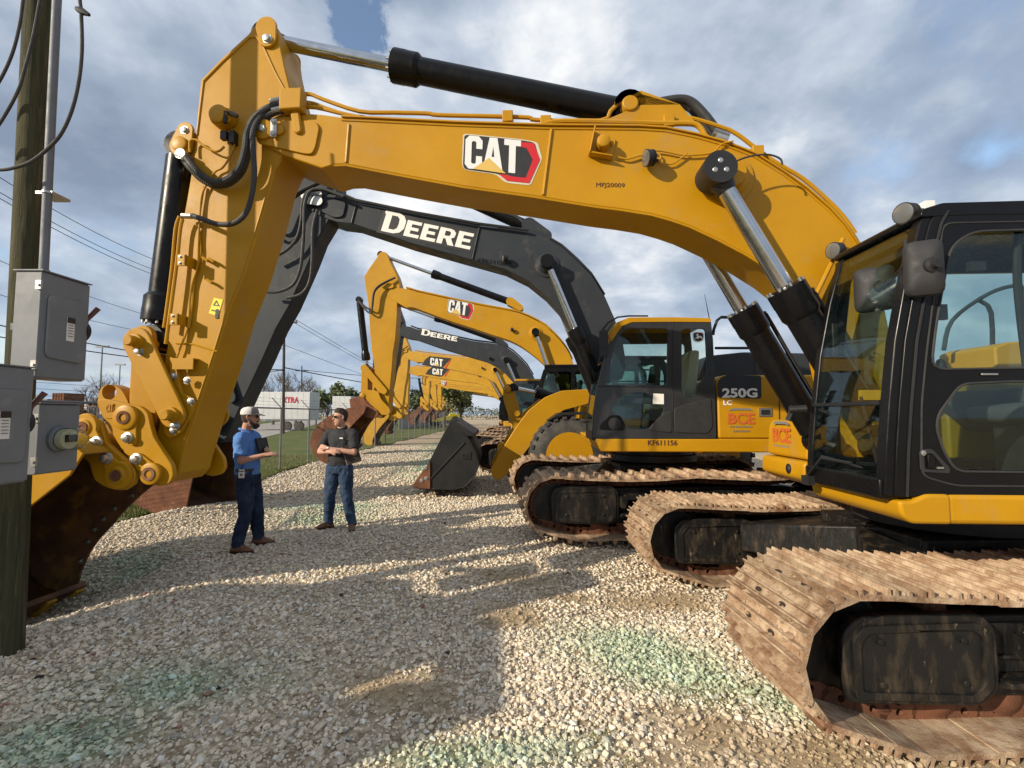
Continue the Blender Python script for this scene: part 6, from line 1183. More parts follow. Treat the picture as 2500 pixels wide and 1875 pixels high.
def head(b, c, yaw=0, k=1.):
    """skull, jaw, nose, brow, ears about the head centre c; the face looks along yaw"""
    M_ = Matrix.Translation(c)@Matrix.Rotation(yaw, 4, 'Z'); t = MB()
    ell(t, [(.012,0,-.125*k,.030,.026),(.022,0,-.112*k,.050,.042),(.018,0,-.085*k,.068,.055),(.008,0,-.05*k,.083,.066),(.004,0,-.01*k,.092,.073),(-.002,0,.035*k,.097,.077),(-.006,0,.07*k,.092,.073),(-.010,0,.10*k,.072,.058),(-.012,0,.118*k,.035,.03)], 24)
    t.tube([(.088,0,.018),(.104,0,-.008),(.112,0,-.028),(.094,0,-.036)], [.009,.012,.015,.010], 8); t.tube([(.082,-.035,.030),(.092,0,.034),(.082,.035,.030)], .011, 8)
    t.tube([(.078,-.022,-.062),(.088,0,-.064),(.078,.022,-.062)], .010, 8)
    t.tube([(.065,-.012,-.108),(.074,0,-.108),(.065,.012,-.108)], .014, 8)
    for s_ in (-1, 1): t.tube([(-.005,s_*.074,.025),(-.012,s_*.086,.018),(-.010,s_*.085,-.012),(-.002,s_*.073,-.030)], [.008,.012,.010,.006], 8)
    b.add([M_@Vector(v) for v in t.v], t.f); return M_
def sunglasses(M_, par):
    for s_ in (-1, 1):
        g = MB(); g.plate(roundpoly([(s_*.006,.014),(s_*.062,.018),(s_*.064,-.004),(s_*.045,-.020),(s_*.014,-.018)], .01), -.002, .002, M=M_@Matrix.Translation((.103-.0,0,.012))@Matrix.Rotation(R(90+s_*12), 4, 'Z')); g.build('sunglasses_lens', M_blk, par)
    g = MB(); g.tube([M_@Vector(p) for p in ((-.005,-.083,.022),(.085,-.070,.024),(.104,-.05,.025),(.108,0,.024),(.104,.05,.025),(.085,.070,.024),(-.005,.083,.022))], .0035, 6); g.build('sunglasses_frame', M_blkm, par)
def shoe(par, ank, yaw, m=M_brown):
    M_ = Matrix.Translation((ank[0], ank[1], 0))@Matrix.Rotation(yaw, 4, 'Z'); t = MB()
    ell(t, [(.055,0,.022,.148,.046),(.055,0,.040,.147,.048),(.035,0,.065,.115,.044),(.005,0,.095,.072,.042),(-.01,0,.15,.052,.046),(-.012,0,.19,.050,.046)], 22)
    o = MB(); o.add([M_@Vector(v) for v in t.v], t.f); q = fuse(o, 'shoe', m, par, .008, 3); s_ = MB(); t = MB(); ell(t, [(.055,0,0,.150,.048),(.055,0,.020,.152,.050)], 22); s_.add([M_@Vector(v) for v in t.v], t.f); s_.build('sole', M_belt, q)
def legs(b, hipz, kn, an, r, k=1.):
    for (hx, hy), K, A in kn: pass
def person_common(root, joints, mats, fem=0):
    """joints: hips, knees, ankles, shoulders, elbows, wrists, per side (-1 = right, 1 = left)"""
    J = joints; body = MB()
    ell(body, [(J['pel'][0], J['pel'][1], .86, .10,.13),(J['pel'][0], J['pel'][1], .93, .115,.16),(J['pel'][0], J['pel'][1], 1.02, .105,.145),(J['ch'][0], J['ch'][1], 1.15, .11,.145),(J['ch'][0], J['ch'][1], 1.30, .118,.165),(J['ch'][0], J['ch'][1], 1.40, .105,.170),(J['ch'][0], J['ch'][1], 1.46, .07,.11)])
    limb(body, [(J['ch'][0], J['ch'][1], 1.42), (J['nk'][0]-.01, J['nk'][1], 1.52), J['hd']], [.066,.056,.058])
    for s_ in (-1, 1):
        limb(body, [J['hip'][s_], J['kn'][s_], J['an'][s_]], [.088,.074,.056,.055,.040]); limb(body, [J['an'][s_], (J['an'][s_][0]+.05, J['an'][s_][1], .05)], [.04,.035])
        limb(body, [J['sh'][s_], J['el'][s_]], [.056,.048,.043]); limb(body, [J['el'][s_], J['wr'][s_]], [.042,.040,.028,.026]); ball(body, J['el'][s_], (.043,)*3)
    M_ = head(body, J['hd'], J['hyaw'])
    for s_ in (-1, 1): hand(body, J['wr'][s_], J['hdir'][s_], J['hup'][s_], J['curl'][s_], .95, J.get('th', {-1:1,1:1})[s_])
    o = fuse(body, 'body', mats[0], root, .0075, 4, .4)
    sh = MB(); px, py = J['pel'][:2]; cx, cy = J['ch'][:2]
    ell(sh, [(px, py, .94, .140,.180),(px, py, .99, .142,.178),(px, py, 1.06, .138,.170),(cx, cy, 1.15, .137,.170),(cx, cy, 1.28, .140,.188),(cx, cy, 1.38, .128,.195),(cx-.005, cy, 1.45, .095,.150),(cx-.005, cy, 1.49, .068,.078)], 28)
    for s_ in (-1, 1):
        E = Vector(J['sh'][s_]).lerp(Vector(J['el'][s_]), .82); limb(sh, [(cx, cy+s_*.10*1, 1.40), J['sh'][s_], tuple(Vector(J['sh'][s_]).lerp(Vector(J['el'][s_]), .4)), tuple(E)], [.075,.078,.074,.070])
    so_ = fuse(sh, 'polo_shirt', mats[1], root, .010, 5); disp(so_, .020, .12)
    c = MB(); c.tube([(cx+.070*math.cos(a)-.012+.01*math.cos(a), cy+.074*math.sin(a), 1.495-.022*math.cos(a)) for a in np.linspace(.25, 2*math.pi-.25, 18)], .014, 6); c.build('collar', mats[1], so_)
    jn = MB(); ell(jn, [(px, py, .82, .118,.155),(px, py, .90, .135,.178),(px, py, .98, .130,.170),(px, py, 1.0, .125,.165)], 24)
    for s_ in (-1, 1):
        A = Vector(J['an'][s_]); K = Vector(J['kn'][s_]); H = Vector(J['hip'][s_])
        limb(jn, [H+Vector((0,0,.03)), H.lerp(K, .5), K, K.lerp(A, .5), A+Vector((0,0,.03)), A-Vector((0,0,.02))], [.112,.104,.082,.080,.070,.074])
    jo = fuse(jn, 'jeans', mats[2], root, .010, 5); disp(jo, .022, .08)
    bt = MB(); bt.ring((px, py, .985), (px, py, 1.02), .0, 0) if False else None
    b2 = MB(); n = 28; vs = []
    for z, e in ((.985,.138),(1.02,.138),(1.02,.130),(.985,.130)):
        for i in range(n): a = 2*math.pi*i/n; vs.append((px+e*math.cos(a), py+(e+.042)*math.sin(a), z))
    b2.add(vs, [(k*n+i, k*n+(i+1)%n, ((k+1)%4)*n+(i+1)%n, ((k+1)%4)*n+i) for k in range(4) for i in range(n)]); b2.build('belt', M_belt, root)
    return o, so_, M_
TEX = {}
def disp(o, s, size):
    if size not in TEX: t = bpy.data.textures.new('folds', 'CLOUDS'); t.noise_scale = size; t.noise_depth = 2; TEX[size] = t
    d = o.modifiers.new('folds', 'DISPLACE'); d.texture = TEX[size]; d.strength = s*1.6; d.mid_level = .5
# man in blue, seen from his right side, facing right
p1 = at(600, 1330, 6.12); z1 = GZ(p1.x, 6.12)
pr1 = empty('person', (p1.x, 6.12, z1), R(6), 'man in a white and grey cap and bright blue polo shirt, holding a notebook', 'person')
J = dict(pel=(-.01,0), ch=(-.03,0), nk=(-.03,0), hd=(.0,0,1.655), hyaw=R(4),
 hip={-1:(0,-.09,.90), 1:(0,.09,.90)}, kn={-1:(.03,-.11,.49), 1:(.06,.13,.49)}, an={-1:(-.04,-.14,.09), 1:(.06,.22,.09)},
 sh={-1:(-.03,-.185,1.405), 1:(-.02,.185,1.405)}, el={-1:(.015,-.245,1.13), 1:(.02,.24,1.13)}, wr={-1:(.285,-.20,1.20), 1:(.20,.06,1.22)},
 hdir={-1:(1,.15,.08), 1:(.5,-.8,.35)}, hup={-1:(0,-.5,1), 1:(.6,.2,.3)}, curl={-1:.35, 1:.9}, th={-1:-1, 1:1})
o, so_, HM = person_common(pr1, J, (M_skin2, M_blue, M_jean))
shoe(pr1, (-.04,-.14), R(-8)); shoe(pr1, (.06,.22), R(14))
hb = MB(); t = MB(); ell(t, [(-.030,0,-.06,.060,.066),(-.022,0,-.01,.082,.080),(-.020,0,.04,.088,.084),(-.020,0,.05,.08,.08)], 20); hb.add([HM@Vector(v) for v in t.v], t.f); fuse(hb, 'hair', M_hair, pr1, .008, 2)
hb = MB(); t = MB(); t.tube([(.01,-.074,-.02),(.03,-.072,-.06),(.055,-.050,-.095),(.082,-.022,-.100),(.090,0,-.103),(.082,.022,-.100),(.055,.050,-.095),(.03,.072,-.06),(.01,.074,-.02)], [.008,.018,.026,.028,.030,.028,.026,.018,.008], 8); t.tube([(.088,-.03,-.052),(.100,0,-.048),(.088,.03,-.052)], .009, 8); ball(t, (.062,0,-.120), (.038,.036,.03)); hb.add([HM@Vector(v) for v in t.v], t.f); fuse(hb, 'beard', M_hair, pr1, .006, 2)
sunglasses(HM, pr1)
cp = MB(); t = MB(); ell(t, [(-.010,0,.040,.104,.088),(-.010,0,.075,.106,.090),(-.010,0,.105,.096,.083),(-.010,0,.128,.068,.06),(-.010,0,.138,.03,.028)], 24); cp.add([HM@Vector(v) for v in t.v], t.f); cap = cp.build('cap', M_capw, pr1, smooth=50)
cp = MB(); t = MB(); pts = [(.085,-.06),(.13,-.066),(.165,-.045),(.178,0),(.165,.045),(.13,.066),(.085,.06)]; t.add([(x, y, .052-.35*(x-.085)**1-.9*y*y) for x, y in pts]+[(x, y, .058-.35*(x-.085)-.9*y*y) for x, y in pts], [tuple(reversed(range(7))), tuple(range(7, 14))]+[(i, (i+1)%7, 7+(i+1)%7, 7+i) for i in range(7)]); cp.add([HM@Vector(v) for v in t.v], t.f); cp.build('brim', M_capg, cap)
cp = MB(); t = MB(); n = 10; vs = []
for a_ in np.linspace(-62, 62, n):
    for z, rr_ in ((.042,1.03),(.08,1.03),(.108,1.02),(.128,.98)): e = {.042:(.104,.088),.08:(.106,.090),.108:(.094,.082),.128:(.07,.062)}[z]; vs.append((-.010+e[0]*rr_*math.cos(R(a_)), e[1]*rr_*math.sin(R(a_)), z+.002))
t.add(vs, [(i*4+k, (i+1)*4+k, (i+1)*4+k+1, i*4+k+1) for i in range(n-1) for k in range(3)]); cp.add([HM@Vector(v) for v in t.v], t.f); q = cp.build('front_panel', M_capg, cap, smooth=60)
nb = MB(); M_ = Matrix.Translation((.17,-.00,1.27))@Matrix.Rotation(R(-20), 4, 'Z')@Matrix.Rotation(R(-18), 4, 'Y'); nb.box(-.010,.010,-.09,.09,-.13,.13,M_)
no = nb.build('notebook', M_blkm); no.matrix_world = Matrix.Translation(pr1.location)@Matrix.Rotation(R(6), 4, 'Z'); tag(no, 'black notebook held against the chest of the man in blue', 'notebook')
MB().box(-.006,.006,-.086,.086,-.132,-.126,M_).build('pages', M_white, no)
bd = MB(); bd.box(-.03,.04,-.205,-.198,.915,1.02); bo_ = bd.build('badge_holder', M_white, pr1, bevel=.003); bd = MB(); bd.box(-.025,.035,-.208,-.206,.99,1.005); bd.box(-.01,.02,-.208,-.206,.94,.97); bd.build('badge_print', M_greyv, bo_); bd = MB(); bd.tube([(.0,-.20,1.02),(.005,-.19,1.06)], .005, 6); bd.build('badge_strap', M_blkm, bo_)
# man in black, arms folded
p2 = at(826, 1284, 7.2); z2_ = GZ(p2.x, 7.2)
pr2 = empty('person', (p2.x, 7.2, z2_), R(-98), 'dark haired man in a black polo shirt and blue jeans with folded arms', 'person')
J = dict(pel=(0,0), ch=(-.02,0), nk=(-.015,0), hd=(.01,0,1.645), hyaw=R(-42),
 hip={-1:(0,-.09,.90), 1:(0,.09,.90)}, kn={-1:(.03,-.13,.49), 1:(.03,.14,.49)}, an={-1:(-.02,-.17,.09), 1:(.02,.22,.09)},
 sh={-1:(-.02,-.19,1.40), 1:(-.02,.19,1.40)}, el={-1:(.09,-.27,1.14), 1:(.09,.27,1.13)}, wr={-1:(.235,-.02,1.15), 1:(.215,-.10,1.205)},
 hdir={-1:(-.15,1,.1), 1:(.0,-1,.25)}, hup={-1:(.8,0,.5), 1:(1,0,.2)}, curl={-1:.5, 1:.6}, th={-1:1, 1:-1})
o, so_, HM = person_common(pr2, J, (M_skin, M_bpolo, M_jean2))
shoe(pr2, (-.02,-.17), R(-38)); shoe(pr2, (.02,.22), R(28))
hb = MB(); t = MB(); ell(t, [(-.046,0,-.06,.046,.060),(-.040,0,.0,.066,.079),(-.030,0,.045,.080,.083),(-.014,0,.07,.097,.081),(-.002,0,.10,.094,.074),(.012,0,.128,.076,.058),(.02,0,.144,.045,.035)], 20); hb.add([HM@Vector(v) for v in t.v], t.f); hr = fuse(hb, 'hair', M_hair, pr2, .008, 2); disp(hr, .01, .03)
sunglasses(HM, pr2)
t = MB(); t.tube([HM@Vector(p) for p in ((.088,-.018,-.066),(.098,0,-.066),(.088,.018,-.066))], .005, 6); t.build('lips', M_lip, pr2)
q = MB(); q.box(.132,.138,-.125,-.07,1.31,1.33); 
q = MB(); q.plate([(-.11,1.335),(-.06,1.335),(-.06,1.352),(-.11,1.352)], 0, .004, M=Matrix.Translation((.136,0,0))@Matrix.Rotation(R(-90), 4, 'Z')); q.build('chest_logo', M_white, so_)
w = MB(); w.lathe((.205,-.062,1.198), (0,-1,.1), [(0,.031),(.022,.031)], 16); w.build('watch', M_steel, pr2)
M_ = Matrix.Translation((.07,.225,1.12))@Matrix.Rotation(R(15), 4, 'Z')@Matrix.Rotation(R(18), 4, 'X'); nb = MB(); nb.box(-.012,.012,-.11,.10,-.15,.14,M_); no = nb.build('folder', M_belt); no.matrix_world = Matrix.Translation(pr2.location)@Matrix.Rotation(R(-98), 4, 'Z'); tag(no, 'dark brown folder tucked under the arm of the man in black', 'folder')
MB().box(-.008,.008,-.114,-.108,-.145,.135,M_).build('pages', M_white, no)
# ---------------------------------------------------------------- utility pole with meter boxes
M_wood = mat('treated_pole_wood', (.085,.075,.04), .85, 0, (.045,.052,.028), 4.5, .38, .62, 1.0, 26, .2, 0, (7,7,.35), (.14,.115,.07), (.55,.66), 5)
M_galv = mat('grey_enamel_box', (.20,.21,.225), .5, .0, (.17,.18,.19), 4, .3, .7, .05, 60, .4, 0, None, (.30,.29,.25), (.60,.78), 2.5)
M_cond = mat('galvanised_conduit', (.17,.18,.20), .6, .1, (.13,.14,.15), 5, .3, .7)
PY = 3.68
def axis(a, c2): A, C = at(*a), at(*c2); return A, C
A, C_ = at(20, 1556, PY), at(92, 0, PY); d = (C_-A)/(C_.z-A.z); A = A+d*(GZ(A.x, PY)-.3-A.z); top = A+d*10.2
pole = MB(); pole.tube([A, A+d*3, A+d*6.5, top], [.094,.088,.082,.074], 28); po = pole.build('utility_pole', M_wood); tag(po, 'dark weathered wooden utility pole carrying grey meter boxes at the left', 'utility pole')
ca, cb_ = at(106, 672, PY-.16), at(139, 0, PY-.16); cd = (cb_-ca)/(cb_.z-ca.z); c = MB(); c.tube([ca-cd*.1, ca+cd*5.5], .029, 16); co_ = c.build('conduit', M_cond, po)
q = at(116, 471, PY-.16); c = MB(); c.lathe(tuple(q), (0,0,1), [(-.008,.036),(.008,.036)], 16); c.box(q.x-.08, q.x+.045, q.y-.012, q.y+.14, q.z-.01, q.z+.01); c.build('conduit_strap', M_steel, co_); q = at(107, 668, PY-.16); c = MB(); c.lathe(tuple(q), (0,0,1), [(-.04,.038),(.02,.038),(.03,.032)], 16); c.build('conduit_hub', M_cond, co_)
def ebox(name, label, x0, x1, y0, y1, z0, z1, lever=True, panel=True):
    """box whose door faces right (+x)"""
    b = MB(); b.box(x0, x1, y0, y1, z0, z1); o = b.build(name, M_galv, None, bevel=.006); tag(o, label, 'electrical box', 'grey electrical boxes on the pole')
    c = MB(); c.box(x1-.004, x1+.012, y0-.008, y1+.008, z0+.01, z1-.01)
    if panel: c = MB(); c.box(x1-.004, x1+.008, y0-.006, y1+.006, z0+.01, z1-.008)
    dr_ = c.build('door', M_galv, o, bevel=.004)
    if panel: c = MB(); h = z1-z0; c.plate(roundpoly([(y0+.04,z0+h*.20),(y0+.04,z1-h*.2),(y1-.03,z1-h*.2),(y1-.03,z0+h*.17)], .05), 0, .016, M=Matrix.Translation((x1+.024,0,0))@Matrix.Rotation(R(90), 4, 'Z')); c.build('raised_panel', M_galv, dr_, bevel=.008)
    c = MB(); c.box(x0-.01, x1+.02, y0-.012, y1+.012, z1, z1+.008); c.build('rain_lip', M_galv, o)
    if lever:
        c = MB(); c.lathe(((x0+x1)/2+.02, y1, z0+(z1-z0)*.52), (0,1,0), [(0,.085),(.03,.085),(.035,.06),(.05,.05)], 24); lv = c.build('switch_disc', M_plast, o)
        c = MB(); q = Vector(((x0+x1)/2+.02, y1+.055, z0+(z1-z0)*.52)); c.tube([q, q+Vector((.0,.02,.10)), q+Vector((.05,.06,.20))], [.016,.016,.02], 8); c.build('switch_lever', M_brownred, lv)
        c = MB(); hz_ = z0+(z1-z0)*.52; M_ = Matrix.Translation((x1+.026,0,0))@Matrix.Rotation(R(90), 4, 'Z'); ym = (y0+y1)/2+.03; c.plate([(ym-.03,hz_-.10),(ym+.03,hz_-.10),(ym+.03,hz_+.07),(ym-.03,hz_+.07)], 0, .002, M=M_); lb = c.build('rating_label', M_white, dr_, smooth=0)
        c = MB(); M_ = Matrix.Translation((x1+.030,0,0))@Matrix.Rotation(R(90), 4, 'Z'); c.plate([(ym-.03,hz_+.03),(ym+.03,hz_+.03),(ym+.03,hz_+.07),(ym-.03,hz_+.07)], 0, .002, M=M_); c.build('label_header', M_belt, lb, smooth=0)
        c = MB()
        for i in range(5): c.plate([(ym-.022,hz_+.012-.02*i),(ym+.02,hz_+.012-.02*i),(ym+.02,hz_+.017-.02*i),(ym-.022,hz_+.017-.02*i)], 0, .002, M=M_)
        c.build('label_print', M_greyv, lb, smooth=0)
    for zz_ in (z0+.09, z1-.10):
        c = MB(); c.box(x1-.02, x1+.016, y0-.018, y0-.004, zz_-.03, zz_+.03); c.lathe((x1-.0, y0-.02, zz_), (0,-1,0), [(0,.01),(.006,.01)], 8); c.build('latch', M_steel, o)
    return o
M_brownred = mat('dull_maroon_grip', (.12,.05,.05), .5)
a_ = at(102, 661, 3.2); b_ = at(88, 923, 3.2); ebox('electrical_box', 'upper grey switch box on the pole, with a lever on its side', a_.x-.175, a_.x, 3.2, 3.56, b_.z, a_.z)
a_ = at(79, 899, 3.12); b_ = at(63, 1176, 3.12); ebox('electrical_box', 'lower grey switch box cut by the left edge of the photo', a_.x-.18, a_.x, 2.72, 3.12, b_.z, a_.z)
a_ = at(96, 985, 3.27); b_ = at(84, 1160, 3.27); ms = ebox('meter_box', 'small light grey meter box with a round glass electricity meter', a_.x-.10, a_.x, 3.27, 3.56, b_.z, a_.z, False, False)
M_mtr = glass('meter_glass', (.85,.88,.80), .06)
q = at(128, 1072, 3.40); mc_ = (a_.x+.014, 3.41, q.z); c = MB(); c.lathe(mc_, (1,0,0), [(0,.092),(.02,.092),(.03,.082),(.035,.08)], 28); mr = c.build('meter_ring', M_cond, ms)
c = MB(); c.lathe((mc_[0]+.035,mc_[1],mc_[2]), (1,0,0), [(0,.078),(.10,.076),(.125,.066),(.135,.04),(.138,.01)], 28); c.build('meter_glass', M_mtr, mr, smooth=50)
c = MB(); c.lathe((mc_[0]+.03,mc_[1],mc_[2]), (1,0,0), [(0,.070),(.05,.070),(.052,.05)], 24); c.build('meter_body', M_cream, mr); c = MB(); c.box(mc_[0]+.082,mc_[0]+.10,mc_[1]-.04,mc_[1]+.04,mc_[2]-.02,mc_[2]+.03); c.build('meter_register', M_blkm, mr)
b = MB(); b.box(-3.72,-3.25,3.50,3.58,1.75,1.80); b.box(-3.72,-3.25,3.50,3.58,2.55,2.60); b.build('mounting_strut', M_cond, po, split=True)
def cable(name, pts, Y, r, label, sm=8, m=None, cat='cable', group=None):
    Ys = Y if isinstance(Y, (list, tuple)) else [Y]*len(pts); o = MB().tube([at(x, y, k) for (x, y), k in zip(pts, Ys)], r, 8, sm).build(name, m or M_rubber); tag(o, label, cat, group); return o
cable('cable', [(62,-60),(56,0),(48,60),(30,130),(0,195),(-40,250)], 3.5, .011, 'black cable leaving the frame at the upper left, highest of three loops')
cable('cable', [(110,-60),(97,5),(82,85),(60,170),(41,228),(0,300),(-40,350)], 3.5, .011, 'black cable crossing in front of the wooden pole and drooping to the left edge')
ck = cable('cable', [(193,-60),(195,0),(198,30),(200,120),(192,200),(175,270),(150,325),(120,360),(80,392),(40,408),(0,415),(-60,412)], 3.4, .012, 'long black cable hanging in a deep loop right of the pole')
q = at(199, 27, 3.4); b = MB(); b.tube([q+Vector((-.04,0,.02)), q, q+Vector((.06,0,-.03))], [.015,.028,.012], 8); b.build('cable_clamp', M_blkm, ck)
# ---------------------------------------------------------------- chain link fence
def mesh_mat():
    m = bpy.data.materials.new('chain_link_wire'); m.use_nodes = True; t = m.node_tree; n = t.nodes; L = t.links.new; b = n['Principled BSDF']; b.inputs['Base Color'].default_value = (.34,.35,.35,1); b.inputs['Metallic'].default_value = .6; b.inputs['Roughness'].default_value = .5
    tcn = n.new('ShaderNodeTexCoord'); sp = n.new('ShaderNodeSeparateXYZ'); L(tcn.outputs['Object'], sp.inputs[0])
    def M(op, a, c=None):
        q = n.new('ShaderNodeMath'); q.operation = op
        for i, v in enumerate((a, c)):
            if v is None: continue
            if isinstance(v, (int, float)): q.inputs[i].default_value = v
            else: L(v, q.inputs[i])
        return q.outputs[0]
    u, v = M('MULTIPLY', sp.outputs[1], 14.), M('MULTIPLY', sp.outputs[2], 14.)
    a = M('ABSOLUTE', M('SUBTRACT', M('FRACT', M('ADD', u, v)), .5)); c = M('ABSOLUTE', M('SUBTRACT', M('FRACT', M('SUBTRACT', u, v)), .5))
    k = M('GREATER_THAN', M('MAXIMUM', a, c), .462); L(k, b.inputs['Alpha']); return m
fe = empty('chain_link_fence', (-7.0, 12, .24), 0, 'long galvanised chain link fence with angled barbed wire arms beside the grass', 'fence'); ly = [2.5+2.0*k for k in range(26)]
for y in ly:
    b = MB(); b.tube([(0, y-12, -.1), (0, y-12, 1.9)], .028, 10); pt = b.build('post', M_cond, fe); b = MB(); b.tube([(0, y-12, 1.88), (-.30, y-12, 2.20)], .016, 8); b.build('barbed_wire_arm', M_cond, pt)
b = MB(); b.tube([(0, -10, 1.88), (0, 42, 1.88)], .022, 8); b.build('top_rail', M_cond, fe)
b = MB(); b.add([(.03,-10,.02),(.03,42,.02),(.03,42,1.87),(.03,-10,1.87)], [(0,1,2,3)]); b.build('wire_mesh', mesh_mat(), fe, smooth=0)
for k in range(3): MB().tube([(-.08-.10*k, -10, 1.97+.105*k), (-.08-.10*k, 42, 1.97+.105*k)], .004, 4).build('barbed_wire', M_cond, fe)
M_corr = mat('grey_corrugated_steel', (.34,.36,.37), .5, .2, (.28,.30,.31), 3, .35, .65)
b = MB(); P0, P1 = at(974, 1046, 55), at(1100, 1031, 105); n = 150; vs = []
for i in range(n+1):
    p = P0.lerp(P1, i/n); o_ = .05*(i%2); vs += [(p.x+o_, p.y-o_, .2), (p.x+o_, p.y-o_, 2.45)]
b.add(vs, [(2*i, 2*i+2, 2*i+3, 2*i+1) for i in range(n)]); o = b.build('corrugated_fence', M_corr, smooth=0); s_ = o.modifiers.new('t', 'SOLIDIFY'); s_.thickness = .03; tag(o, 'grey corrugated metal fence closing the far end of the lane', 'fence')
# ---------------------------------------------------------------- trailers, poles, wires, masts
M_trl = mat('white_trailer_panel', (.60,.61,.62), .5, 0, (.50,.51,.51), 2, .3, .7); M_trr = mat('trailer_red', (.42,.02,.04), .5)
def trailer(px0, px1, Y, label, name='box_trailer', depth=2.6, text=None, yaw=0.):
    a, c2 = at(px0, 960, Y), at(px1, 960, Y); t = empty(name, ((a.x+c2.x)/2, Y, .24), yaw, label, 'trailer'); L2 = (c2.x-a.x)/2
    b = MB(); b.box(-L2, L2, 0, depth, 1.15, 4.1); bo_ = b.build('body', M_trl, t, bevel=.04)
    n = int(L2*2/.6)
    for k in range(n): b = MB(); b.box(-L2+.3+k*.6, -L2+.34+k*.6, -.012, 0, 1.2, 4.05); b.build('panel_rib', M_trl, bo_, smooth=0)
    b = MB(); b.box(-L2, L2, -.02, .0, 1.1, 1.25); b.build('side_rail', M_cond, bo_)
    for x in (L2-1.2, L2-2.5):
        b = MB(); b.lathe((x, .2, .5), (0,1,0), [(0,.3),(.02,.5),(.3,.5),(.32,.3)], 20); b.build('wheel', M_tyre, t)
    b = MB(); b.box(-L2+2, -L2+2.15, .3, .45, .0, 1.15); b.build('landing_leg', M_cond, t)
    if text: b = MB(); q0, q1 = at(text[1], 981, Y), at(text[2], 981, Y); text_obj('lettering', text[0], M_trr, bo_, (q0.x-t.location.x, -.03, at(700, 983, Y).z-.24), .62, off=.035, width=q1.x-q0.x)
    return t
trailer(566, 757, 50, 'long white box trailer with red XTRA lettering parked across the road', text=('XTRA', 689, 731)); trailer(812, 857, 62, 'short plain white box trailer seen between the road and the buckets')
M_dpole = mat('dark_pole_wood', (.05,.04,.032), .9, 0, (.075,.06,.05), 3)
def upole(x, yt, Y, label, r=.14, arm=1.2):
    a, c2 = at(x, 1040, Y), at(x+2, yt, Y); o = MB().tube([(a.x, Y, .1), (c2.x, Y, c2.z)], [r, r*.7], 12).build('utility_pole', M_dpole); tag(o, label, 'utility pole')
    b = MB(); b.box(c2.x-arm, c2.x+arm, Y-.06, Y+.06, c2.z-1.0, c2.z-.88); ar = b.build('crossarm', M_dpole, o)
    for k in (-.9, -.4, .4, .9): b = MB(); b.lathe((c2.x+k*arm, Y, c2.z-.88), (0,0,1), [(0,.05),(.1,.08),(.2,.04)], 8); b.build('insulator', M_cond, ar)
    return o, c2
pl1, tp1 = upole(692, 762, 42, 'slim dark utility pole with a transformer beyond the fence'); b = MB(); q = at(690, 822, 42); b.lathe((q.x-.25, 41.7, q.z-.4), (0,0,1), [(0,.2),(.02,.24),(.75,.24),(.8,.12)], 14); b.build('transformer', M_cond, pl1)
pl2, tp2 = upole(735, 893, 88, 'more distant thin utility pole right of the transformer pole')
pl3, tp3 = upole(1108, 935, 95, 'faint utility pole beyond the far end of the row', .12)
WG = 'overhead wires in the sky'
def wire(p0, p1, Y0, Y1, r, label, sag=.4):
    A, B = at(*p0, Y0), at(*p1, Y1); P = [A.lerp(B, t)+Vector((0,0,-sag*4*t*(1-t))) for t in np.linspace(0, 1, 14)]; o = MB().tube(P, r, 6).build('overhead_wire', M_rubber); tag(o, label, 'wire', WG)
wl = [((-60,396),(402,644),24,40,.022), ((-60,434),(402,668),24,40,.022), ((-60,449),(402,680),24,40,.022), ((-60,610),(440,790),26,42,.018), ((-60,700),(440,822),26,42,.018), ((-60,781),(695,905),24,42,.034), ((-60,812),(695,903),24,42,.034),
      ((698,766),(1120,1000),42,95,.022), ((698,776),(1120,1004),42,95,.022), ((694,842),(1110,985),42,95,.022), ((692,897),(1110,962),42,95,.05), ((610,893),(694,900),44,42,.03), ((598,838),(694,850),44,42,.022), ((737,903),(1110,925),88,95,.05), ((0,990),(560,1006),60,80,.05)]
for i, (a, c2, Y0, Y1, r_) in enumerate(wl[:-1]): wire(a, c2, Y0, Y1, r_, 'thin overhead wire running across the sky beyond the fence')
M_mast = mat('grey_mast', (.25,.27,.28), .5)
for x, y, Y, lb in ((242,846,150,'taller of two distant floodlight masts on the left'),(288,890,190,'shorter of two distant floodlight masts on the left')):
    a, c2 = at(x, 990, Y), at(x, y, Y); o = MB().tube([(a.x, Y, 0), (a.x, Y, c2.z)], [.35, .2], 8).build('light_mast', M_mast); tag(o, lb, 'light mast'); b = MB(); b.box(a.x-2, a.x+2, Y-.3, Y+.3, c2.z-.3, c2.z+.3); b.build('lamp_head', M_mast, o)
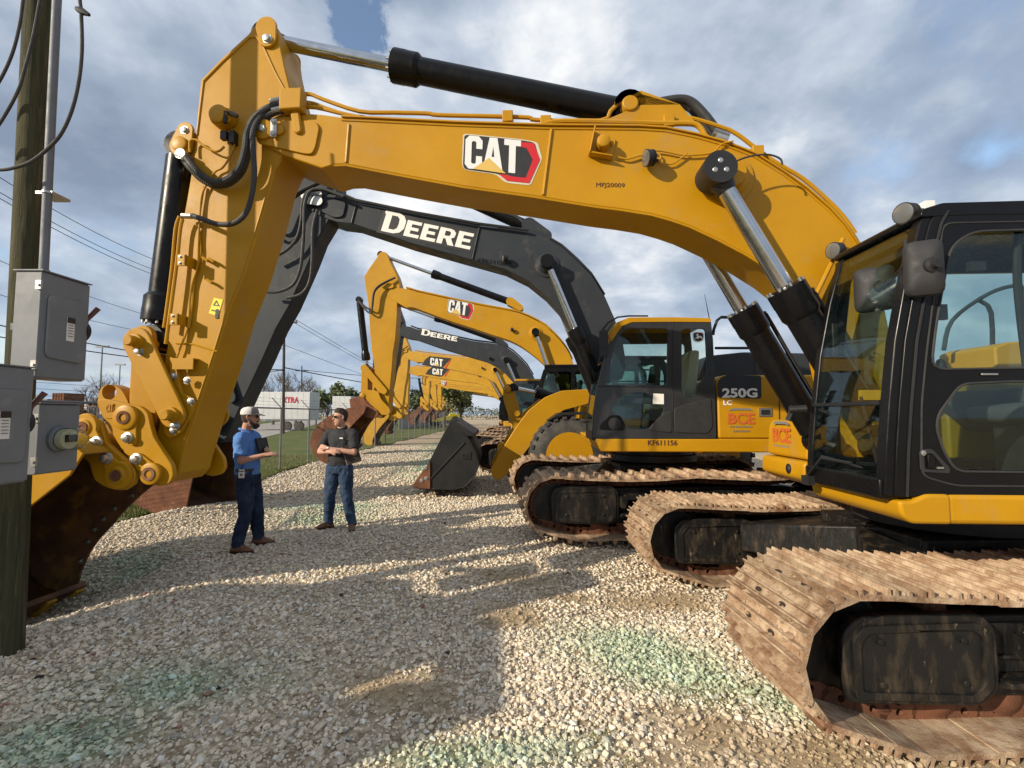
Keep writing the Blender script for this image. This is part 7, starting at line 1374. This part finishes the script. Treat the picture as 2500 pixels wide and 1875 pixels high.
# steel racks and stacked pipes in the yard across the road, left
M_rst = mat('brown_rack_steel', (.13,.085,.07), .8, 0, (.20,.15,.13), 2, .35, .65)
rk = random.Random(4)
for i, (x0, x1, Y, h) in enumerate(((100,165,46,2.9),(170,235,48,2.6),(240,300,52,2.8),(302,345,56,2.4))):
    a, c2 = at(x0, 970, Y), at(x1, 970, Y); W2 = (c2.x-a.x)/2; t = empty('storage_rack', ((a.x+c2.x)/2, Y, .24), 0, ['rusty steel storage rack farthest left behind the meter boxes','rusty steel storage rack second from the left across the road','rusty steel storage rack just left of the front bucket coupler','rusty steel storage rack half hidden by the front bucket coupler'][i], 'storage rack', 'storage racks across the road')
    for k in range(5):
        x = -W2+2*W2*k/4; b = MB(); b.box(x-.06, x+.06, -.06, .06, 0, h); b.build('upright', M_rst, t)
    for z in (.9, 1.7, h-.1): b = MB(); b.box(-W2, W2, -.07, .07, z, z+.12); b.build('beam', M_rst, t)
    for k in range(9):
        x = rk.uniform(-W2+.2, W2-.3); z = rk.choice((1.02, 1.82, h+.02)); b = MB(); b.box(x-.25, x+.25, .0, .8, z, z+rk.uniform(.2,.5)); b.build('stored_part', rk.choice((M_rst, M_trl, M_rust, M_greyv)), t)
a, c2 = at(128, 950, 43), at(160, 950, 43); b = MB(); b.box(a.x, c2.x, 43, 45, .24, 3.9); o = b.build('container', M_rust, bevel=.03); tag(o, 'dark rusty red container between the racks behind the meter boxes', 'container')
for k in range(5): b = MB(); x = a.x+.1+(c2.x-a.x-.2)*k/4; b.box(x-.03, x+.03, 42.97, 43, .3, 3.85); b.build('rib', M_rust, o)
M_road2 = mat('trailer_line', (.5,.5,.5), .8)
for i, (x0, x1, Y) in enumerate(((150,215,120),(225,300,125),(560,650,130))):
    a, c2 = at(x0, 985, Y), at(x1, 985, Y); b = MB(); b.box(a.x, c2.x, Y, Y+8, .2, 5.2); o = b.build('warehouse', M_trl, bevel=.1); tag(o, ['low white warehouse beyond the racks at the far left','low white warehouse left of the front excavator coupler','low white warehouse behind the long trailer'][i], 'building')
    b = MB(); b.add([(a.x-.4,Y-.4,5.2),(c2.x+.4,Y-.4,5.2),(c2.x+.4,Y+4,6.4),(a.x-.4,Y+4,6.4),(c2.x+.4,Y+8.4,5.2),(a.x-.4,Y+8.4,5.2)], [(0,1,2,3),(3,2,4,5),(0,3,5),(1,4,2)]); b.build('roof', M_corr, o, smooth=0)
    for k in range(3): b = MB(); x = a.x+(c2.x-a.x)*(.2+.3*k); b.box(x-1, x+1, Y-.05, Y, .3, 3.6); b.build('door', M_greyv, o, smooth=0)
# ---------------------------------------------------------------- trees
M_bark = mat('grey_bark', (.16,.125,.10), .9, 0, (.10,.08,.065), 6, .35, .65)
M_leaf = mat('spring_leaf', (.12,.15,.055), .7, 0, (.18,.20,.09), 1.2, .35, .65); M_leafd = mat('dark_leaf', (.06,.08,.038), .7, 0, (.10,.12,.055), 1.2, .35, .65)
def tree(px, py_top, Y, w, seed, leaf=None, label='', nleaf=0, trunkh=.3, group='trees beyond the fence', cat='tree', lsize=.18, name='bare_tree'):
    r_ = random.Random(seed); a, c2 = at(px, 1000, Y), at(px, py_top, Y); H = c2.z-.2; b = MB(); tips = []
    b0 = Vector((a.x, Y, .1))
    def br(p, d, ln, rad, lv):
        q = p+d*ln; b.tube([p, p.lerp(q, .5)+Vector((r_.uniform(-.04,.04)*ln, r_.uniform(-.04,.04)*ln, 0)), q], [rad, rad*.8, rad*.6], 5 if lv > 1 else 8, cap=False)
        if lv >= (5 if not leaf else 4): tips.append(q); return
        for k in range(3 if lv else 4):
            nd_ = (d+Vector((r_.gauss(0,.48)*w, r_.gauss(0,.48)*w, r_.uniform(-.05,.35)))).normalized(); br(p.lerp(q, r_.uniform(.55,1)), nd_, ln*r_.uniform(.62,.82), rad*.55, lv+1)
        tips.append(q)
    br(b0, Vector((0,0,1)), H*trunkh, H*.022, 0)
    mz = max(t.z for t in tips); k_ = H/(mz-.1); b.v = [(b0.x+(x-b0.x)*k_, Y+(y-Y)*k_, .1+(z-.1)*k_) for x, y, z in b.v]; tips = [b0+(t-b0)*k_ for t in tips]
    t = empty(name, tuple(b0), 0, label, cat, group); b.v = [(x-b0.x, y-b0.y, z-b0.z) for x, y, z in b.v]; b.build('trunk', M_bark, t)
    if leaf:
        n = nleaf; c = MB(); vs = []; rr_ = np.random.default_rng(seed); T = np.array([tuple(q-b0) for q in tips]); ix = rr_.integers(0, len(T), n); P = T[ix]+rr_.normal(scale=H*.045, size=(n,3)); u = rr_.normal(size=(n,3)); u /= np.linalg.norm(u, axis=1)[:,None]; v_ = np.cross(u, rr_.normal(size=(n,3))); v_ /= np.linalg.norm(v_, axis=1)[:,None]; s_ = lsize*(.6+.8*rr_.random((n,1)))
        V = np.stack([P-u*s_, P+v_*s_*.6, P+u*s_, P-v_*s_*.6], 1).reshape(-1,3); me = bpy.data.meshes.new('crown'); me.from_pydata(V.tolist(), [], np.arange(4*n).reshape(-1,4).tolist()); me.materials.append(leaf); o = bpy.data.objects.new('crown', me); S.collection.objects.link(o); o.parent = t
tree(262, 905, 70, 1.2, 3, None, 'bare spreading tree behind the storage racks at the left'); tree(215, 925, 75, 1.1, 4, None, 'small bare tree left of the floodlight masts')
tree(690, 905, 72, 1.1, 5, None, 'wide bare tree behind the transformer pole'); tree(722, 900, 78, 1.2, 6, None, 'bare tree between the two dark utility poles'); tree(668, 915, 80, 1.1, 7, None, 'bare tree left of the transformer pole'); tree(755, 925, 85, 1.1, 14, None, 'bare tree right of the more distant utility pole')
tree(800, 940, 75, 1.1, 8, M_leaf, 'half leafed green tree between the two white trailers', 2750, lsize=.28, name='green_tree'); tree(772, 962, 78, 1.3, 15, M_leafd, 'low dark bushy tree just right of the long trailer', 2200, lsize=.28, name='green_tree')
tree(866, 955, 70, 1.2, 9, M_leafd, 'dark green tree rising behind the brown buckets', 2475, lsize=.28, name='green_tree'); tree(845, 945, 82, 1.1, 10, None, 'bare tree behind the short white trailer')
tree(1085, 925, 62, 1.0, 11, M_leaf, 'fresh green tree seen under the distant booms', 3850, lsize=.24, name='green_tree'); tree(1125, 945, 66, 1.2, 12, M_leaf, 'green tree behind the farthest machines', 3300, lsize=.24, name='green_tree')
tree(1040, 945, 75, 1.2, 13, M_leafd, 'dark tree above the corrugated fence', 2750, lsize=.26, name='green_tree'); tree(1000, 955, 80, 1.3, 16, M_leafd, 'low dark tree at the left end of the corrugated fence', 2200, lsize=.26, name='green_tree')
rt = random.Random(9)
def belt(name, x0, x1, Y, h, n, m, label):
    rr_ = np.random.default_rng(Y); X = x0+(x1-x0)*rr_.random(n); k = .55+.45*np.sin(X*.11+Y)*np.sin(X*.037)+.2*rr_.random(n); Z = h*k*rr_.random(n)**.6; P = np.stack([X, Y+6*rr_.random(n), Z], 1); u = rr_.normal(size=(n,3)); v_ = rr_.normal(size=(n,3)); s_ = .45
    V = np.stack([P-u*s_*.6, P+v_*s_*.5, P+u*s_*.6], 1).reshape(-1,3); me = bpy.data.meshes.new(name); me.from_pydata(V.tolist(), [], np.arange(3*n).reshape(-1,3).tolist()); me.materials.append(m); o = bpy.data.objects.new(name, me); S.collection.objects.link(o); tag(o, label, 'woodland', None, 'stuff')
belt('woodland', -260, 60, 170, 5.5, 24000, M_leafd, 'low distant line of trees and scrub along the horizon'); belt('woodland', 40, 260, 170, 6, 14000, M_leafd, 'distant tree line behind the parked machines on the right')
# unseen box with blocks and a bar, added to throw the foreground shade
t = empty('storage_container', (-6.15, .95, .12), 0, 'short steel storage container standing left of the meter pole', 'container'); b = MB(); b.box(-.75, .75, -1.25, 1.45, .05, 2.18); bo_ = b.build('body', M_corr, t, bevel=.02)
for k in range(11): b = MB(); y = -1.15+k*.245; b.box(.75, .785, y-.06, y+.06, .15, 2.05); b.build('rib', M_corr, bo_)
WC = ((-1.2, -.72, .42), (-.30, .25, .50), (.28, .85, .36), (.9, 1.35, .22))  # spans and heights set the shade outline and its sunlit gaps
for k, (y0, y1, h) in enumerate(WC): b = MB(); b.box(-6.15+.25, -6.15+.72, .95+y0, .95+y1, 2.302, 2.302+h); o = b.build('crate', M_yelold if k == 2 else M_rst, bevel=.01); tag(o, ['wooden crate nearest the row end on the container roof','tall brown crate in the middle of the container roof','yellow crate beside the tall one on the container roof','lowest brown crate on the container roof'][k], 'crate', 'crates on the container')
b = MB(); b.box(-6.15+.3, -6.15+.66, .95-1.25, .95+.1, 2.81, 2.90); o = b.build('plank', M_wood); tag(o, 'wooden plank lying across the crates on the container', 'plank')
